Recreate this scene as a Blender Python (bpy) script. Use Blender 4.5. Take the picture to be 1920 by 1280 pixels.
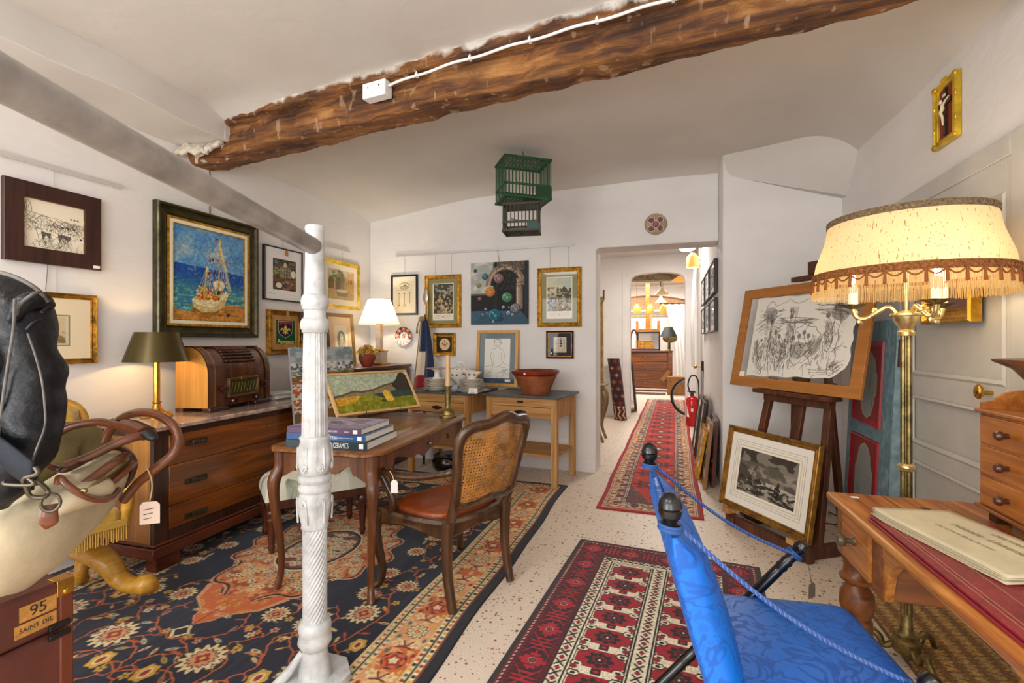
import bpy, math, random
import numpy as np
from mathutils import Vector, Matrix, Euler
for _o in list(bpy.data.objects):
 bpy.data.objects.remove(_o)
SC = bpy.context.scene
COL = SC.collection
PI = math.pi
# ------------------------------------------------------------------ camera
_cam = bpy.data.cameras.new('camera')
_cam.sensor_width = 36.0
_cam.lens = 900.0 / 1920.0 * 36.0
_cam.clip_start = 0.05
_cam.clip_end = 100
camera = bpy.data.objects.new('camera', _cam)
COL.objects.link(camera)
YAW = math.atan(295 / 900.0)
camera.location = (0, 0, 1.35)
camera.rotation_euler = (PI / 2, 0, YAW)
SC.camera = camera
# ------------------------------------------------------------------ sky, lights, exposure
world = bpy.data.worlds.new('World')
SC.world = world
world.use_nodes = True
world.node_tree.nodes['Background'].inputs['Color'].default_value = (0.86, 0.93, 1.0, 1)
world.node_tree.nodes['Background'].inputs['Strength'].default_value = 1.2
SC.view_settings.view_transform = 'Standard'
SC.view_settings.look = 'None'
SC.view_settings.gamma = 1.0
SC.view_settings.use_curve_mapping = False
SC.view_settings.exposure = 0.12
def area_light(name, loc, rot, sx, sy, power, col=(1, 1, 1)):
 l = bpy.data.lights.new(name, 'AREA')
 l.shape = 'RECTANGLE'
 l.size, l.size_y, l.energy, l.color = sx, sy, power, col
 o = bpy.data.objects.new(name, l)
 o.location, o.rotation_euler = loc, rot
 COL.objects.link(o)
 return o
def point_light(name, loc, power, col=(1, 0.75, 0.45), r=0.03):
 l = bpy.data.lights.new(name, 'POINT')
 l.energy, l.color, l.shadow_soft_size = power, col, r
 o = bpy.data.objects.new(name, l)
 o.location = loc
 COL.objects.link(o)
 return o
# fill lights added behind the camera, set in unseen window openings
area_light('window_daylight', (-2.1, -2.12, 1.55), (PI / 2, 0, 0), 2.0, 1.8, 90, (0.97, 0.98, 1.0))
area_light('window_daylight', (0.35, -2.12, 1.55), (PI / 2, 0, 0), 1.5, 1.8, 42, (0.97, 0.98, 1.0))
# pair of off-frame ceiling lamps added for brightness (housings modelled further down)
area_light('ceiling_lamp_light', (-2.1, -0.5, 2.86), (0, 0, 0), 1.1, 0.5, 36, (1.0, 0.95, 0.88))
area_light('ceiling_lamp_light', (-0.3, -1.0, 2.86), (0, 0, 0), 1.1, 0.5, 18, (1.0, 0.95, 0.88))
area_light('hall_lamp_light', (0.05, 7.1, 2.80), (0, 0, 0), 0.5, 0.25, 42, (1.0, 0.96, 0.9))
area_light('back_room_light', (-0.8, 13.4, 3.1), (0, 0, 0), 2.4, 2.4, 200, (1.0, 0.97, 0.93))
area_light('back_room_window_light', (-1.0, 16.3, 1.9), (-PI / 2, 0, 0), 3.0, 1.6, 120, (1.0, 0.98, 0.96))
# ------------------------------------------------------------------ helpers
def lin(c):
 c = np.asarray(c, dtype=float)
 return np.where(c <= 0.04045, c / 12.92, ((c + 0.055) / 1.055) ** 2.4)
def hexc(h):
 h = h.lstrip('#')
 return tuple(int(h[i:i + 2], 16) / 255.0 for i in (0, 2, 4))
def tag(o, label, cat, group=None, kind=None):
 if label:
  o['label'] = label
 if cat:
  o['category'] = cat
 if group:
  o['group'] = group
 if kind:
  o['kind'] = kind
 return o
def thing(name, label, cat, loc=(0, 0, 0), rz=0.0, rx=0.0, group=None, ry=0.0):
 o = bpy.data.objects.new(name, None)
 o.empty_display_size = 0.1
 COL.objects.link(o)
 o.location = loc
 o.rotation_euler = (rx, ry, rz)
 return tag(o, label, cat, group)
def copy_tree(o, parent=None):
 c = o.copy()
 COL.objects.link(c)
 c.parent = parent
 for ch in list(o.children):
  copy_tree(ch, c)
 return c
def frame_from(d):
 d = Vector(d).normalized()
 a = Vector((0, 0, 1)) if abs(d.z) < 0.95 else Vector((1, 0, 0))
 x = a.cross(d).normalized()
 return x, d.cross(x)
class MB:
 """collects shapes, then links them as ONE mesh object"""
 def __init__(self):
  self.v, self.f = [], []
 def add(self, vs, fs, M=None):
  n = len(self.v)
  if M is not None:
   vs = [M @ Vector(p) for p in vs]
  self.v += [tuple(p) for p in vs]
  self.f += [tuple(i + n for i in q) for q in fs]
  return self
 def box(self, c, s, rz=0.0, M=None, taper=1.0):
  x, y, z = s[0] / 2, s[1] / 2, s[2] / 2
  t = taper
  vs = [(-x * t, -y * t, -z), (x * t, -y * t, -z), (x * t, y * t, -z), (-x * t, y * t, -z), (-x, -y, z), (x, -y, z), (x, y, z), (-x, y, z)]
  T = Matrix.Translation(Vector(c)) @ Matrix.Rotation(rz, 4, 'Z')
  if M is not None:
   T = M @ T
  return self.add(vs, [(0, 3, 2, 1), (4, 5, 6, 7), (0, 1, 5, 4), (1, 2, 6, 5), (2, 3, 7, 6), (3, 0, 4, 7)], T)
 def bb(self, x0, x1, y0, y1, z0, z1):
  return self.box(((x0 + x1) / 2, (y0 + y1) / 2, (z0 + z1) / 2), (abs(x1 - x0), abs(y1 - y0), abs(z1 - z0)))
 def bar(self, p0, p1, w, t, up=(0, 0, 1)):
  """rectangular bar, width w across, thickness t along 'up'"""
  p0, p1 = Vector(p0), Vector(p1)
  d = (p1 - p0).normalized()
  x = Vector(up).cross(d)
  if x.length < 1e-4:
   x = Vector((1, 0, 0))
  x.normalize()
  y = d.cross(x)
  vs = []
  for p in (p0, p1):
   for a, b in ((-1, -1), (1, -1), (1, 1), (-1, 1)):
    vs.append(p + x * (a * w / 2) + y * (b * t / 2))
  return self.add(vs, [(3, 2, 1, 0), (4, 5, 6, 7), (0, 1, 5, 4), (1, 2, 6, 5), (2, 3, 7, 6), (3, 0, 4, 7)])
 def tube(self, pts, r, n=10, closed=False, sy=1.0, sq=False):
  pts = [Vector(p) for p in pts]
  m = len(pts)
  rs = r if isinstance(r, (list, tuple)) else [r] * m
  vs, fs = [], []
  px = None
  for i, p in enumerate(pts):
   if closed:
    d = pts[(i + 1) % m] - pts[i - 1]
   else:
    d = pts[min(i + 1, m - 1)] - pts[max(i - 1, 0)]
   d = d.normalized() if d.length > 1e-9 else Vector((0, 0, 1))
   if px is None:
    x, y = frame_from(d)
   else:
    x = px - d * px.dot(d)
    x = x.normalized() if x.length > 1e-6 else frame_from(d)[0]
    y = d.cross(x)
   px = x
   for k in range(n):
    a = 2 * PI * (k + (0.5 if sq else 0)) / n
    vs.append(p + x * (math.cos(a) * rs[i]) + y * (math.sin(a) * rs[i] * sy))
  for i in range(m if closed else m - 1):
   j = (i + 1) % m
   for k in range(n):
    l = (k + 1) % n
    fs.append((i * n + k, i * n + l, j * n + l, j * n + k))
  if not closed:
   fs.append(tuple(reversed(range(n))))
   fs.append(tuple((m - 1) * n + k for k in range(n)))
  return self.add(vs, fs)
 def lathe(self, prof, n=24, c=(0, 0, 0), sx=1.0, sy=1.0, mod=None, M=None, cap=True):
  vs, fs = [], []
  m = len(prof)
  for i, (r, z) in enumerate(prof):
   for k in range(n):
    a = 2 * PI * k / n
    q = r * (mod(a, z) if mod else 1.0)
    vs.append((c[0] + q * math.cos(a) * sx, c[1] + q * math.sin(a) * sy, c[2] + z))
  for i in range(m - 1):
   for k in range(n):
    l = (k + 1) % n
    fs.append((i * n + k, i * n + l, (i + 1) * n + l, (i + 1) * n + k))
  if cap and prof[0][0] > 1e-5:
   fs.append(tuple(reversed(range(n))))
  if cap and prof[-1][0] > 1e-5:
   fs.append(tuple((m - 1) * n + k for k in range(n)))
  return self.add(vs, fs, M)
 def ball(self, c, r, nu=14, nv=9, M=None):
  if not isinstance(r, (tuple, list)):
   r = (r, r, r)
  prof = [(math.sin(PI * i / nv), -math.cos(PI * i / nv)) for i in range(nv + 1)]
  prof[0] = (0.001, -1)
  prof[-1] = (0.001, 1)
  T = Matrix.Translation(Vector(c)) @ Matrix.Diagonal((r[0], r[1], r[2], 1))
  return self.lathe(prof, nu, M=(M @ T) if M is not None else T)
 def prism(self, poly, d0, d1, M=None):
  """polygon (x,z) extruded along y from d0 to d1"""
  n = len(poly)
  vs = [(x, d0, z) for x, z in poly] + [(x, d1, z) for x, z in poly]
  fs = [tuple(range(n)), tuple(reversed(range(n, 2 * n)))]
  fs += [((i + 1) % n, i, i + n, (i + 1) % n + n) for i in range(n)]
  return self.add(vs, fs, M)
 def surf(self, fn, nu, nv, closed_u=False):
  vs = [fn(i / (nu if closed_u else nu - 1), j / (nv - 1)) for j in range(nv) for i in range(nu)]
  fs = []
  for j in range(nv - 1):
   for i in range(nu if closed_u else nu - 1):
    k = (i + 1) % nu
    fs.append((j * nu + i, j * nu + k, (j + 1) * nu + k, (j + 1) * nu + i))
  return self.add(vs, fs)
 def build(self, name, mat, parent=None, loc=(0, 0, 0), rz=0.0, ang=48, bevel=0.0, solid=0.0, sub=0, flat=False):
  me = bpy.data.meshes.new(name)
  me.from_pydata(self.v, [], self.f)
  me.validate(clean_customdata=False)
  if not flat:
   me.shade_smooth()
   me.set_sharp_from_angle(angle=math.radians(ang))
  o = bpy.data.objects.new(name, me)
  COL.objects.link(o)
  me.materials.append(mat)
  o.parent = parent
  o.location = loc
  o.rotation_euler = (0, 0, rz)
  if solid:
   m = o.modifiers.new('solid', 'SOLIDIFY')
   m.thickness = solid
   m.offset = 0
  if bevel:
   m = o.modifiers.new('bevel', 'BEVEL')
   m.width = bevel
   m.segments = 2
   m.limit_method = 'ANGLE'
   m.angle_limit = math.radians(40)
   m.harden_normals = False
  if sub:
   m = o.modifiers.new('sub', 'SUBSURF')
   m.levels = m.render_levels = sub
  return o
def struct(o):
 o['kind'] = 'structure'
 return o
def smooth_path(pts, n=8):
 """Catmull-Rom through the points"""
 P = [Vector(p) for p in pts]
 P = [P[0] * 2 - P[1]] + P + [P[-1] * 2 - P[-2]]
 out = []
 for i in range(1, len(P) - 2):
  for k in range(n):
   t = k / n
   a, b, c, d = P[i - 1], P[i], P[i + 1], P[i + 2]
   out.append(0.5 * ((2 * b) + (c - a) * t + (2 * a - 5 * b + 4 * c - d) * t * t + (3 * b - a - 3 * c + d) * t ** 3))
 out.append(P[-2])
 return out
def lerp_list(vals, n):
 x = np.linspace(0, len(vals) - 1, n)
 return [float(q) for q in np.interp(x, range(len(vals)), vals)]
# ------------------------------------------------------------------ materials
def _new(name):
 m = bpy.data.materials.new(name)
 m.use_nodes = True
 nt = m.node_tree
 return m, nt, nt.nodes['Principled BSDF']
def _node(nt, t, **kw):
 n = nt.nodes.new(t)
 for k, v in kw.items():
  if k in n.inputs:
   n.inputs[k].default_value = v
  else:
   setattr(n, k, v)
 return n
def _coords(nt, scale, kind='Object', rot=(0, 0, 0)):
 tc = _node(nt, 'ShaderNodeTexCoord')
 mp = _node(nt, 'ShaderNodeMapping')
 mp.inputs['Scale'].default_value = scale
 mp.inputs['Rotation'].default_value = rot
 nt.links.new(tc.outputs[kind], mp.inputs['Vector'])
 return mp.outputs['Vector']
def _ramp(nt, fac, stops):
 r = _node(nt, 'ShaderNodeValToRGB')
 e = r.color_ramp.elements
 while len(e) < len(stops):
  e.new(0.5)
 for q, (p, c) in zip(e, stops):
  q.position = p
  q.color = tuple(lin(c)) + (1,)
 nt.links.new(fac, r.inputs['Fac'])
 return r.outputs['Color']
def _bump(nt, b, fac, strength, dist=0.01):
 n = _node(nt, 'ShaderNodeBump', Strength=strength, Distance=dist)
 nt.links.new(fac, n.inputs['Height'])
 nt.links.new(n.outputs['Normal'], b.inputs['Normal'])
def mat(name, col, rough=0.5, metal=0.0, var=0.0, vscale=8.0, bump=0.0, bscale=40.0, emit=None, es=0.0, coat=0.0, sheen=0.0, trans=0.0, alpha=1.0, spec=0.5, col2=None):
 m, nt, b = _new(name)
 c = hexc(col) if isinstance(col, str) else col
 b.inputs['Base Color'].default_value = tuple(lin(c)) + (1,)
 b.inputs['Roughness'].default_value = rough
 b.inputs['Metallic'].default_value = metal
 b.inputs['Coat Weight'].default_value = coat
 b.inputs['Coat Roughness'].default_value = 0.08
 b.inputs['Sheen Weight'].default_value = sheen
 b.inputs['Transmission Weight'].default_value = trans
 b.inputs['Specular IOR Level'].default_value = spec
 if var or col2:
  n = _node(nt, 'ShaderNodeTexNoise', Scale=vscale, Detail=5.0, Roughness=0.6)
  nt.links.new(_coords(nt, (1, 1, 1)), n.inputs['Vector'])
  ca = np.array(c)
  cb = np.array(hexc(col2)) if col2 else np.clip(ca * (1 + var), 0, 1)
  cc = ca if col2 else np.clip(ca * (1 - var), 0, 1)
  nt.links.new(_ramp(nt, n.outputs['Fac'], [(0.32, cc), (0.68, cb)]), b.inputs['Base Color'])
 if bump:
  n2 = _node(nt, 'ShaderNodeTexNoise', Scale=bscale, Detail=4.0)
  nt.links.new(_coords(nt, (1, 1, 1)), n2.inputs['Vector'])
  _bump(nt, b, n2.outputs['Fac'], bump)
 if emit:
  e = hexc(emit) if isinstance(emit, str) else emit
  b.inputs['Emission Color'].default_value = tuple(lin(e)) + (1,)
  b.inputs['Emission Strength'].default_value = es
 return m
def wood(name, dark, light, axis='x', rough=0.4, scale=1.0, mid=None, coat=0.15, knots=False, bump=0.08):
 m, nt, b = _new(name)
 s = {'x': (1.8, 30, 30), 'y': (30, 1.8, 30), 'z': (30, 30, 1.8)}[axis]
 v = _coords(nt, tuple(q * scale for q in s))
 n = _node(nt, 'ShaderNodeTexNoise', Scale=1.0, Detail=6.0, Roughness=0.62, Distortion=0.7)
 nt.links.new(v, n.inputs['Vector'])
 d, l = hexc(dark), hexc(light)
 md = hexc(mid) if mid else tuple((a + c) / 2 for a, c in zip(d, l))
 nt.links.new(_ramp(nt, n.outputs['Fac'], [(0.3, d), (0.5, md), (0.7, l)]), b.inputs['Base Color'])
 b.inputs['Roughness'].default_value = rough
 b.inputs['Coat Weight'].default_value = coat
 b.inputs['Coat Roughness'].default_value = 0.2
 if bump:
  _bump(nt, b, n.outputs['Fac'], bump)
 return m
def vcol_mat(name, rough=0.7, coat=0.0, bump=0.0, bscale=300.0, sheen=0.0, bs=(1, 1, 1)):
 m, nt, b = _new(name)
 a = _node(nt, 'ShaderNodeAttribute', attribute_name='Col')
 nt.links.new(a.outputs['Color'], b.inputs['Base Color'])
 b.inputs['Roughness'].default_value = rough
 b.inputs['Coat Weight'].default_value = coat
 b.inputs['Coat Roughness'].default_value = 0.03
 b.inputs['Sheen Weight'].default_value = sheen
 b.inputs['Specular IOR Level'].default_value = 0.3
 if bump:
  n = _node(nt, 'ShaderNodeTexNoise', Scale=bscale, Detail=2.0)
  nt.links.new(_coords(nt, bs), n.inputs['Vector'])
  _bump(nt, b, n.outputs['Fac'], bump, 0.004)
 return m
def plaster(name, col, bump=0.25):
 m, nt, b = _new(name)
 n = _node(nt, 'ShaderNodeTexNoise', Scale=1.6, Detail=6.0, Roughness=0.55)
 nt.links.new(_coords(nt, (1, 1, 1.6)), n.inputs['Vector'])
 c = np.array(hexc(col))
 nt.links.new(_ramp(nt, n.outputs['Fac'], [(0.3, c * 0.975), (0.7, np.clip(c * 1.02, 0, 1))]), b.inputs['Base Color'])
 b.inputs['Roughness'].default_value = 0.85
 b.inputs['Specular IOR Level'].default_value = 0.2
 n2 = _node(nt, 'ShaderNodeTexNoise', Scale=5.0, Detail=5.0, Roughness=0.5, Distortion=0.8)
 nt.links.new(_coords(nt, (1, 1, 2.2)), n2.inputs['Vector'])
 _bump(nt, b, n2.outputs['Fac'], bump, 0.03)
 return m
def terrazzo(name):
 m, nt, b = _new(name)
 v = _coords(nt, (1, 1, 1))
 nz = _node(nt, 'ShaderNodeTexNoise', Scale=60.0, Detail=1.0)
 nt.links.new(v, nz.inputs['Vector'])
 ad = _node(nt, 'ShaderNodeVectorMath', operation='MULTIPLY_ADD')
 ad.inputs[1].default_value = (0.012, 0.012, 0.0)
 nt.links.new(nz.outputs['Color'], ad.inputs[0])
 nt.links.new(v, ad.inputs[2])
 base = _node(nt, 'ShaderNodeTexNoise', Scale=120.0, Detail=2.0)
 nt.links.new(v, base.inputs['Vector'])
 cur = _ramp(nt, base.outputs['Fac'], [(0.3, hexc('dcc8b2')), (0.7, hexc('eadccb'))])
 for sc, th in ((30.0, 0.28), (52.0, 0.26)):
  vo = _node(nt, 'ShaderNodeTexVoronoi', Scale=sc)
  vo.distance = 'MANHATTAN'
  nt.links.new(ad.outputs[0], vo.inputs['Vector'])
  sep = _node(nt, 'ShaderNodeSeparateColor')
  nt.links.new(vo.outputs['Color'], sep.inputs[0])
  sz = _node(nt, 'ShaderNodeMath', operation='MULTIPLY')
  nt.links.new(sep.outputs[0], sz.inputs[0])
  sz.inputs[1].default_value = th * 1.6
  lt = _node(nt, 'ShaderNodeMath', operation='LESS_THAN')
  nt.links.new(vo.outputs['Distance'], lt.inputs[0])
  nt.links.new(sz.outputs[0], lt.inputs[1])
  cc = _ramp(nt, sep.outputs[1], [(0.0, hexc('6e5146')), (0.3, hexc('9a5a3c')), (0.5, hexc('c08a60')), (0.62, hexc('5e5850')), (0.8, hexc('b06a48')), (1.0, hexc('8b7a68'))])
  mx = _node(nt, 'ShaderNodeMixRGB')
  nt.links.new(lt.outputs[0], mx.inputs[0])
  nt.links.new(cur, mx.inputs[1])
  nt.links.new(cc, mx.inputs[2])
  cur = mx.outputs[0]
 nt.links.new(cur, b.inputs['Base Color'])
 b.inputs['Roughness'].default_value = 0.42
 return m
M_WALL = plaster('wall_plaster', 'ece8e4', 0.16)
M_CEIL = plaster('ceiling_plaster', 'd9d4cd', 0.12)
M_FLOOR = terrazzo('terrazzo')
M_GREYP = mat('grey_door_paint', 'c6c3bb', 0.5, var=0.04, vscale=3)
M_WHITE = mat('white_paint', 'e9e8e4', 0.5)
M_PLASTIC = mat('white_plastic', 'f2f2f2', 0.35)
M_ART = vcol_mat('painted_picture', 0.6, bump=0.25, bscale=160)
M_PRINT = vcol_mat('glazed_print', 0.6, coat=0.35)
M_PAPERART = vcol_mat('drawing_paper', 0.8)
M_RUG = vcol_mat('wool_rug', 0.95, bump=0.6, bscale=420, sheen=0.15)
M_GLAZE = vcol_mat('painted_glaze', 0.25, coat=0.4)
M_GOLD = mat('gilt_frame', 'b98a32', 0.42, 0.75, var=0.3, vscale=30, bump=0.35, bscale=90)
M_GOLD2 = mat('old_gilt', '9c6f22', 0.45, 0.7, var=0.35, vscale=25, bump=0.5, bscale=70)
M_YGOLD = mat('bright_gilt', 'd8b436', 0.35, 0.7, var=0.15, vscale=15)
M_LINER = mat('cream_liner', 'efe6c4', 0.5)
M_BRASS = mat('brass', 'c79a45', 0.25, 1.0, var=0.12, vscale=20)
M_OBRASS = mat('aged_brass', '85754a', 0.42, 0.9, var=0.25, vscale=30)
M_LBRASS = mat('pale_brass', 'd9c489', 0.3, 0.9, var=0.15, vscale=30)
M_BLACK = mat('black_lacquer', '08080a', 0.28, coat=0.25)
M_BLKFR = mat('black_frame', '1a1a1b', 0.4)
M_IRON = mat('dark_iron', '2b2724', 0.5, 0.6)
M_STEEL = mat('steel', '9b9b98', 0.35, 0.9)
M_PAPER = mat('paper', 'efeae0', 0.85)
M_CARD = mat('card', 'f5f2ec', 0.8)
M_INK = mat('ink', '2a2826', 0.8)
M_TAGC = mat('tag_card', 'd9cdb8', 0.85)
M_TAGB = mat('kraft_tag', 'b98a4e', 0.85)
M_STRING = mat('string', 'b79d70', 0.9)
M_MAHOG = wood('mahogany', '3c160a', '7a371a', 'x', 0.3, coat=0.35)
M_MAHOGZ = wood('mahogany_upright', '36130a', '74341a', 'z', 0.3, coat=0.35)
M_WALNUT = wood('walnut_veneer', '54280c', 'a05a1c', 'x', 0.28, 0.7, coat=0.4)
M_ROSE = wood('rosewood_band', '1d0d07', '4a2413', 'z', 0.3, 2.0, coat=0.4)
M_OAK = wood('oak_frame', '9a5f26', 'b97a38', 'x', 0.5, 1.0, coat=0.0)
M_PINE = wood('stripped_pine', 'a06c34', 'dcae70', 'z', 0.6, 0.8, coat=0.0)
M_PINEX = wood('stripped_pine_board', 'a06c34', 'dcae70', 'x', 0.6, 0.8, coat=0.0)
M_DPINE = wood('waxed_pine', '763e12', 'd8933e', 'y', 0.42, 0.9, mid='ae6622', coat=0.2)
M_DPINEX = wood('waxed_pine_front', '542a0e', '9c5a22', 'x', 0.42, 0.9, coat=0.2)
M_EASEL = wood('easel_wood', '33180c', '6d3a1e', 'z', 0.5, 0.9, coat=0.05)
M_DWOOD = wood('dark_wood', '21110a', '4a2816', 'x', 0.45, 1.0, coat=0.1)
M_BEAM = None
# ------------------------------------------------------------------ painted surfaces
RNG = np.random.default_rng(7)
def vnoise(h, w, cells, seed=0, octv=3):
 r = np.random.default_rng(seed)
 out = np.zeros((h, w))
 amp, tot = 1.0, 0.0
 cy = cells[0] if isinstance(cells, (tuple, list)) else cells * h / max(h, w)
 cx = cells[1] if isinstance(cells, (tuple, list)) else cells * w / max(h, w)
 for o in range(octv):
  ny, nx = max(2, int(cy * 2 ** o) + 2), max(2, int(cx * 2 ** o) + 2)
  g = r.random((ny, nx))
  yy, xx = np.linspace(0, ny - 1.001, h), np.linspace(0, nx - 1.001, w)
  yi, xi = yy.astype(int), xx.astype(int)
  fy, fx = (yy - yi)[:, None], (xx - xi)[None, :]
  fy, fx = fy * fy * (3 - 2 * fy), fx * fx * (3 - 2 * fx)
  a = g[np.ix_(yi, xi)] * (1 - fx) + g[np.ix_(yi, xi + 1)] * fx
  b = g[np.ix_(yi + 1, xi)] * (1 - fx) + g[np.ix_(yi + 1, xi + 1)] * fx
  out += amp * (a * (1 - fy) + b * fy)
  tot += amp
  amp *= 0.5
 return out / tot
class Art:
 """a picture painted into a grid; coordinates are in units of the short definition W x H, y downwards"""
 def __init__(self, W, H, res, bg):
  self.W, self.H, self.res = W, H, res
  self.nx, self.ny = int(W * res) + 1, int(H * res) + 1
  self.X, self.Y = np.meshgrid(np.linspace(0, W, self.nx), np.linspace(0, H, self.ny))
  self.a = np.empty((self.ny, self.nx, 3))
  self.a[:] = hexc(bg) if isinstance(bg, str) else bg
  self.r = random.Random(int(W * 1000 + H * 77 + res))
 def _c(self, c):
  return np.array(hexc(c) if isinstance(c, str) else c)
 def win(self, x0, x1, y0, y1):
  i0, i1 = max(0, int(x0 * self.res)), min(self.nx, int(x1 * self.res) + 2)
  j0, j1 = max(0, int(y0 * self.res)), min(self.ny, int(y1 * self.res) + 2)
  return slice(j0, max(j1, j0)), slice(i0, max(i1, i0))
 def put(self, s, mask, c, al=1.0):
  t = self.a[s]
  m = (mask * al)[..., None]
  t[:] = t * (1 - m) + self._c(c) * m
 def fill(self, mask, c, al=1.0):
  m = (np.asarray(mask, dtype=float) * al)[..., None]
  self.a = self.a * (1 - m) + self._c(c) * m
 def rect(self, x0, y0, x1, y1, c, al=1.0):
  s = self.win(x0, x1, y0, y1)
  X, Y = self.X[s], self.Y[s]
  self.put(s, ((X >= x0) & (X <= x1) & (Y >= y0) & (Y <= y1)).astype(float), c, al)
 def ell(self, cx, cy, rx, ry, c, al=1.0, rot=0.0, lob=0, la=0.0):
  R = max(rx, ry) * (1 + la) + 2 / self.res
  s = self.win(cx - R, cx + R, cy - R, cy + R)
  X, Y = self.X[s] - cx, self.Y[s] - cy
  if rot:
   X, Y = X * math.cos(rot) + Y * math.sin(rot), -X * math.sin(rot) + Y * math.cos(rot)
  q = np.hypot(X / rx, Y / ry)
  if lob:
   q = q / (1 + la * np.cos(lob * np.arctan2(Y / ry, X / rx)))
  e = 0.8 / self.res / max(min(rx, ry), 1e-6)
  self.put(s, np.clip((1 - q) / e + 0.5, 0, 1), c, al)
 def poly(self, pts, c, al=1.0):
  xs, ys = [p[0] for p in pts], [p[1] for p in pts]
  s = self.win(min(xs), max(xs), min(ys), max(ys))
  X, Y = self.X[s], self.Y[s]
  ins = np.zeros(X.shape, bool)
  n = len(pts)
  for i in range(n):
   x1, y1 = pts[i]
   x2, y2 = pts[(i + 1) % n]
   if y1 == y2:
    continue
   cnd = ((Y >= min(y1, y2)) & (Y < max(y1, y2)))
   xi = x1 + (Y - y1) * (x2 - x1) / (y2 - y1)
   ins ^= cnd & (X < xi)
  self.put(s, ins.astype(float), c, al)
 def line(self, pts, w, c, al=1.0):
  hw = w / 2
  px = 0.7 / self.res
  for (x1, y1), (x2, y2) in zip(pts[:-1], pts[1:]):
   s = self.win(min(x1, x2) - hw - px, max(x1, x2) + hw + px, min(y1, y2) - hw - px, max(y1, y2) + hw + px)
   X, Y = self.X[s], self.Y[s]
   if X.size == 0:
    continue
   dx, dy = x2 - x1, y2 - y1
   L = dx * dx + dy * dy + 1e-12
   t = np.clip(((X - x1) * dx + (Y - y1) * dy) / L, 0, 1)
   d = np.hypot(X - x1 - t * dx, Y - y1 - t * dy)
   self.put(s, np.clip((hw + px * 0.5 - d) / px, 0, 1), c, al)
 def wob(self, pts, w, c, j=0.01, n=5, al=1.0):
  out = []
  for (x1, y1), (x2, y2) in zip(pts[:-1], pts[1:]):
   for k in range(n):
    t = k / n
    out.append((x1 + (x2 - x1) * t + self.r.uniform(-j, j), y1 + (y2 - y1) * t + self.r.uniform(-j, j)))
  out.append(pts[-1])
  self.line(out, w, c, al)
 def hatch(self, x0, y0, x1, y1, n, ang, L, w, c, al=0.7):
  for _ in range(n):
   x, y = self.r.uniform(x0, x1), self.r.uniform(y0, y1)
   a = ang + self.r.uniform(-0.2, 0.2)
   l = L * self.r.uniform(0.5, 1.2)
   self.line([(x, y), (x + l * math.cos(a), y + l * math.sin(a))], w, c, al)
 def dabs(self, n, x0, y0, x1, y1, cols, l, w, ang=0.0, spread=0.5, al=0.8):
  for _ in range(n):
   x, y = self.r.uniform(x0, x1), self.r.uniform(y0, y1)
   self.ell(x, y, l * self.r.uniform(0.5, 1.3), w * self.r.uniform(0.6, 1.3), self.r.choice(cols), al, ang + self.r.uniform(-spread, spread))
 def grain(self, amt, cells, seed=1):
  n = vnoise(self.ny, self.nx, cells, seed, 3) - 0.5
  self.a = np.clip(self.a * (1 + amt * 2 * n[..., None]), 0, 1)
def paint_mesh(me, arr):
 at = me.color_attributes.new('Col', 'FLOAT_COLOR', 'POINT')
 c = np.ones((arr.shape[0] * arr.shape[1], 4), dtype=np.float32)
 c[:, :3] = lin(np.clip(arr, 0, 1)).reshape(-1, 3)
 at.data.foreach_set('color', c.ravel())
def grid_mesh(name, co, ny, nx):
 """fast quad grid from an (ny*nx,3) array; row 0 is the picture's top"""
 me = bpy.data.meshes.new(name)
 idx = np.arange(ny * nx).reshape(ny, nx)
 q = np.stack([idx[1:, :-1], idx[1:, 1:], idx[:-1, 1:], idx[:-1, :-1]], -1).reshape(-1, 4)
 me.vertices.add(ny * nx)
 me.vertices.foreach_set('co', np.asarray(co, dtype=np.float32).ravel())
 me.loops.add(q.size)
 me.loops.foreach_set('vertex_index', q.astype(np.int32).ravel())
 me.polygons.add(len(q))
 me.polygons.foreach_set('loop_start', np.arange(0, q.size, 4, dtype=np.int32))
 me.update(calc_edges=True)
 me.validate(clean_customdata=False)
 return me
def canvas(name, art, w, h, parent, m, y=0.0, x0=None, z0=0.0, shape=None):
 """picture standing in the local XZ plane, facing -Y, bottom at z0; shape(u,v)->dy optional relief"""
 ny, nx = art.ny, art.nx
 U, V = np.meshgrid(np.linspace(0, 1, nx), np.linspace(0, 1, ny))
 x0 = -w / 2 if x0 is None else x0
 dy = shape(U, V) if shape else 0 * U
 co = np.stack([x0 + U * w, y + dy, z0 + (1 - V) * h], -1).reshape(-1, 3)
 me = grid_mesh(name, co, ny, nx)
 paint_mesh(me, art.a)
 me.materials.append(m)
 o = bpy.data.objects.new(name, me)
 COL.objects.link(o)
 o.parent = parent
 return o
def text_obj(txt, size, name, m, parent, M, depth=0.0006, align='CENTER', shear=0.0, sx=1.0, bold=0.0):
 cu = bpy.data.curves.new(name, 'FONT')
 cu.body = txt
 cu.size = size
 cu.align_x = align
 cu.align_y = 'CENTER'
 cu.extrude = depth
 cu.shear = shear
 cu.offset = bold
 to = bpy.data.objects.new(name, cu)
 COL.objects.link(to)
 dg = bpy.context.evaluated_depsgraph_get()
 me = bpy.data.meshes.new_from_object(to.evaluated_get(dg))
 bpy.data.objects.remove(to)
 me.transform(M @ Matrix.Diagonal((sx, 1, 1, 1)))
 me.materials.clear()
 me.materials.append(m)
 me.name = name
 o = bpy.data.objects.new(name, me)
 COL.objects.link(o)
 o.parent = parent
 return o
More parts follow.
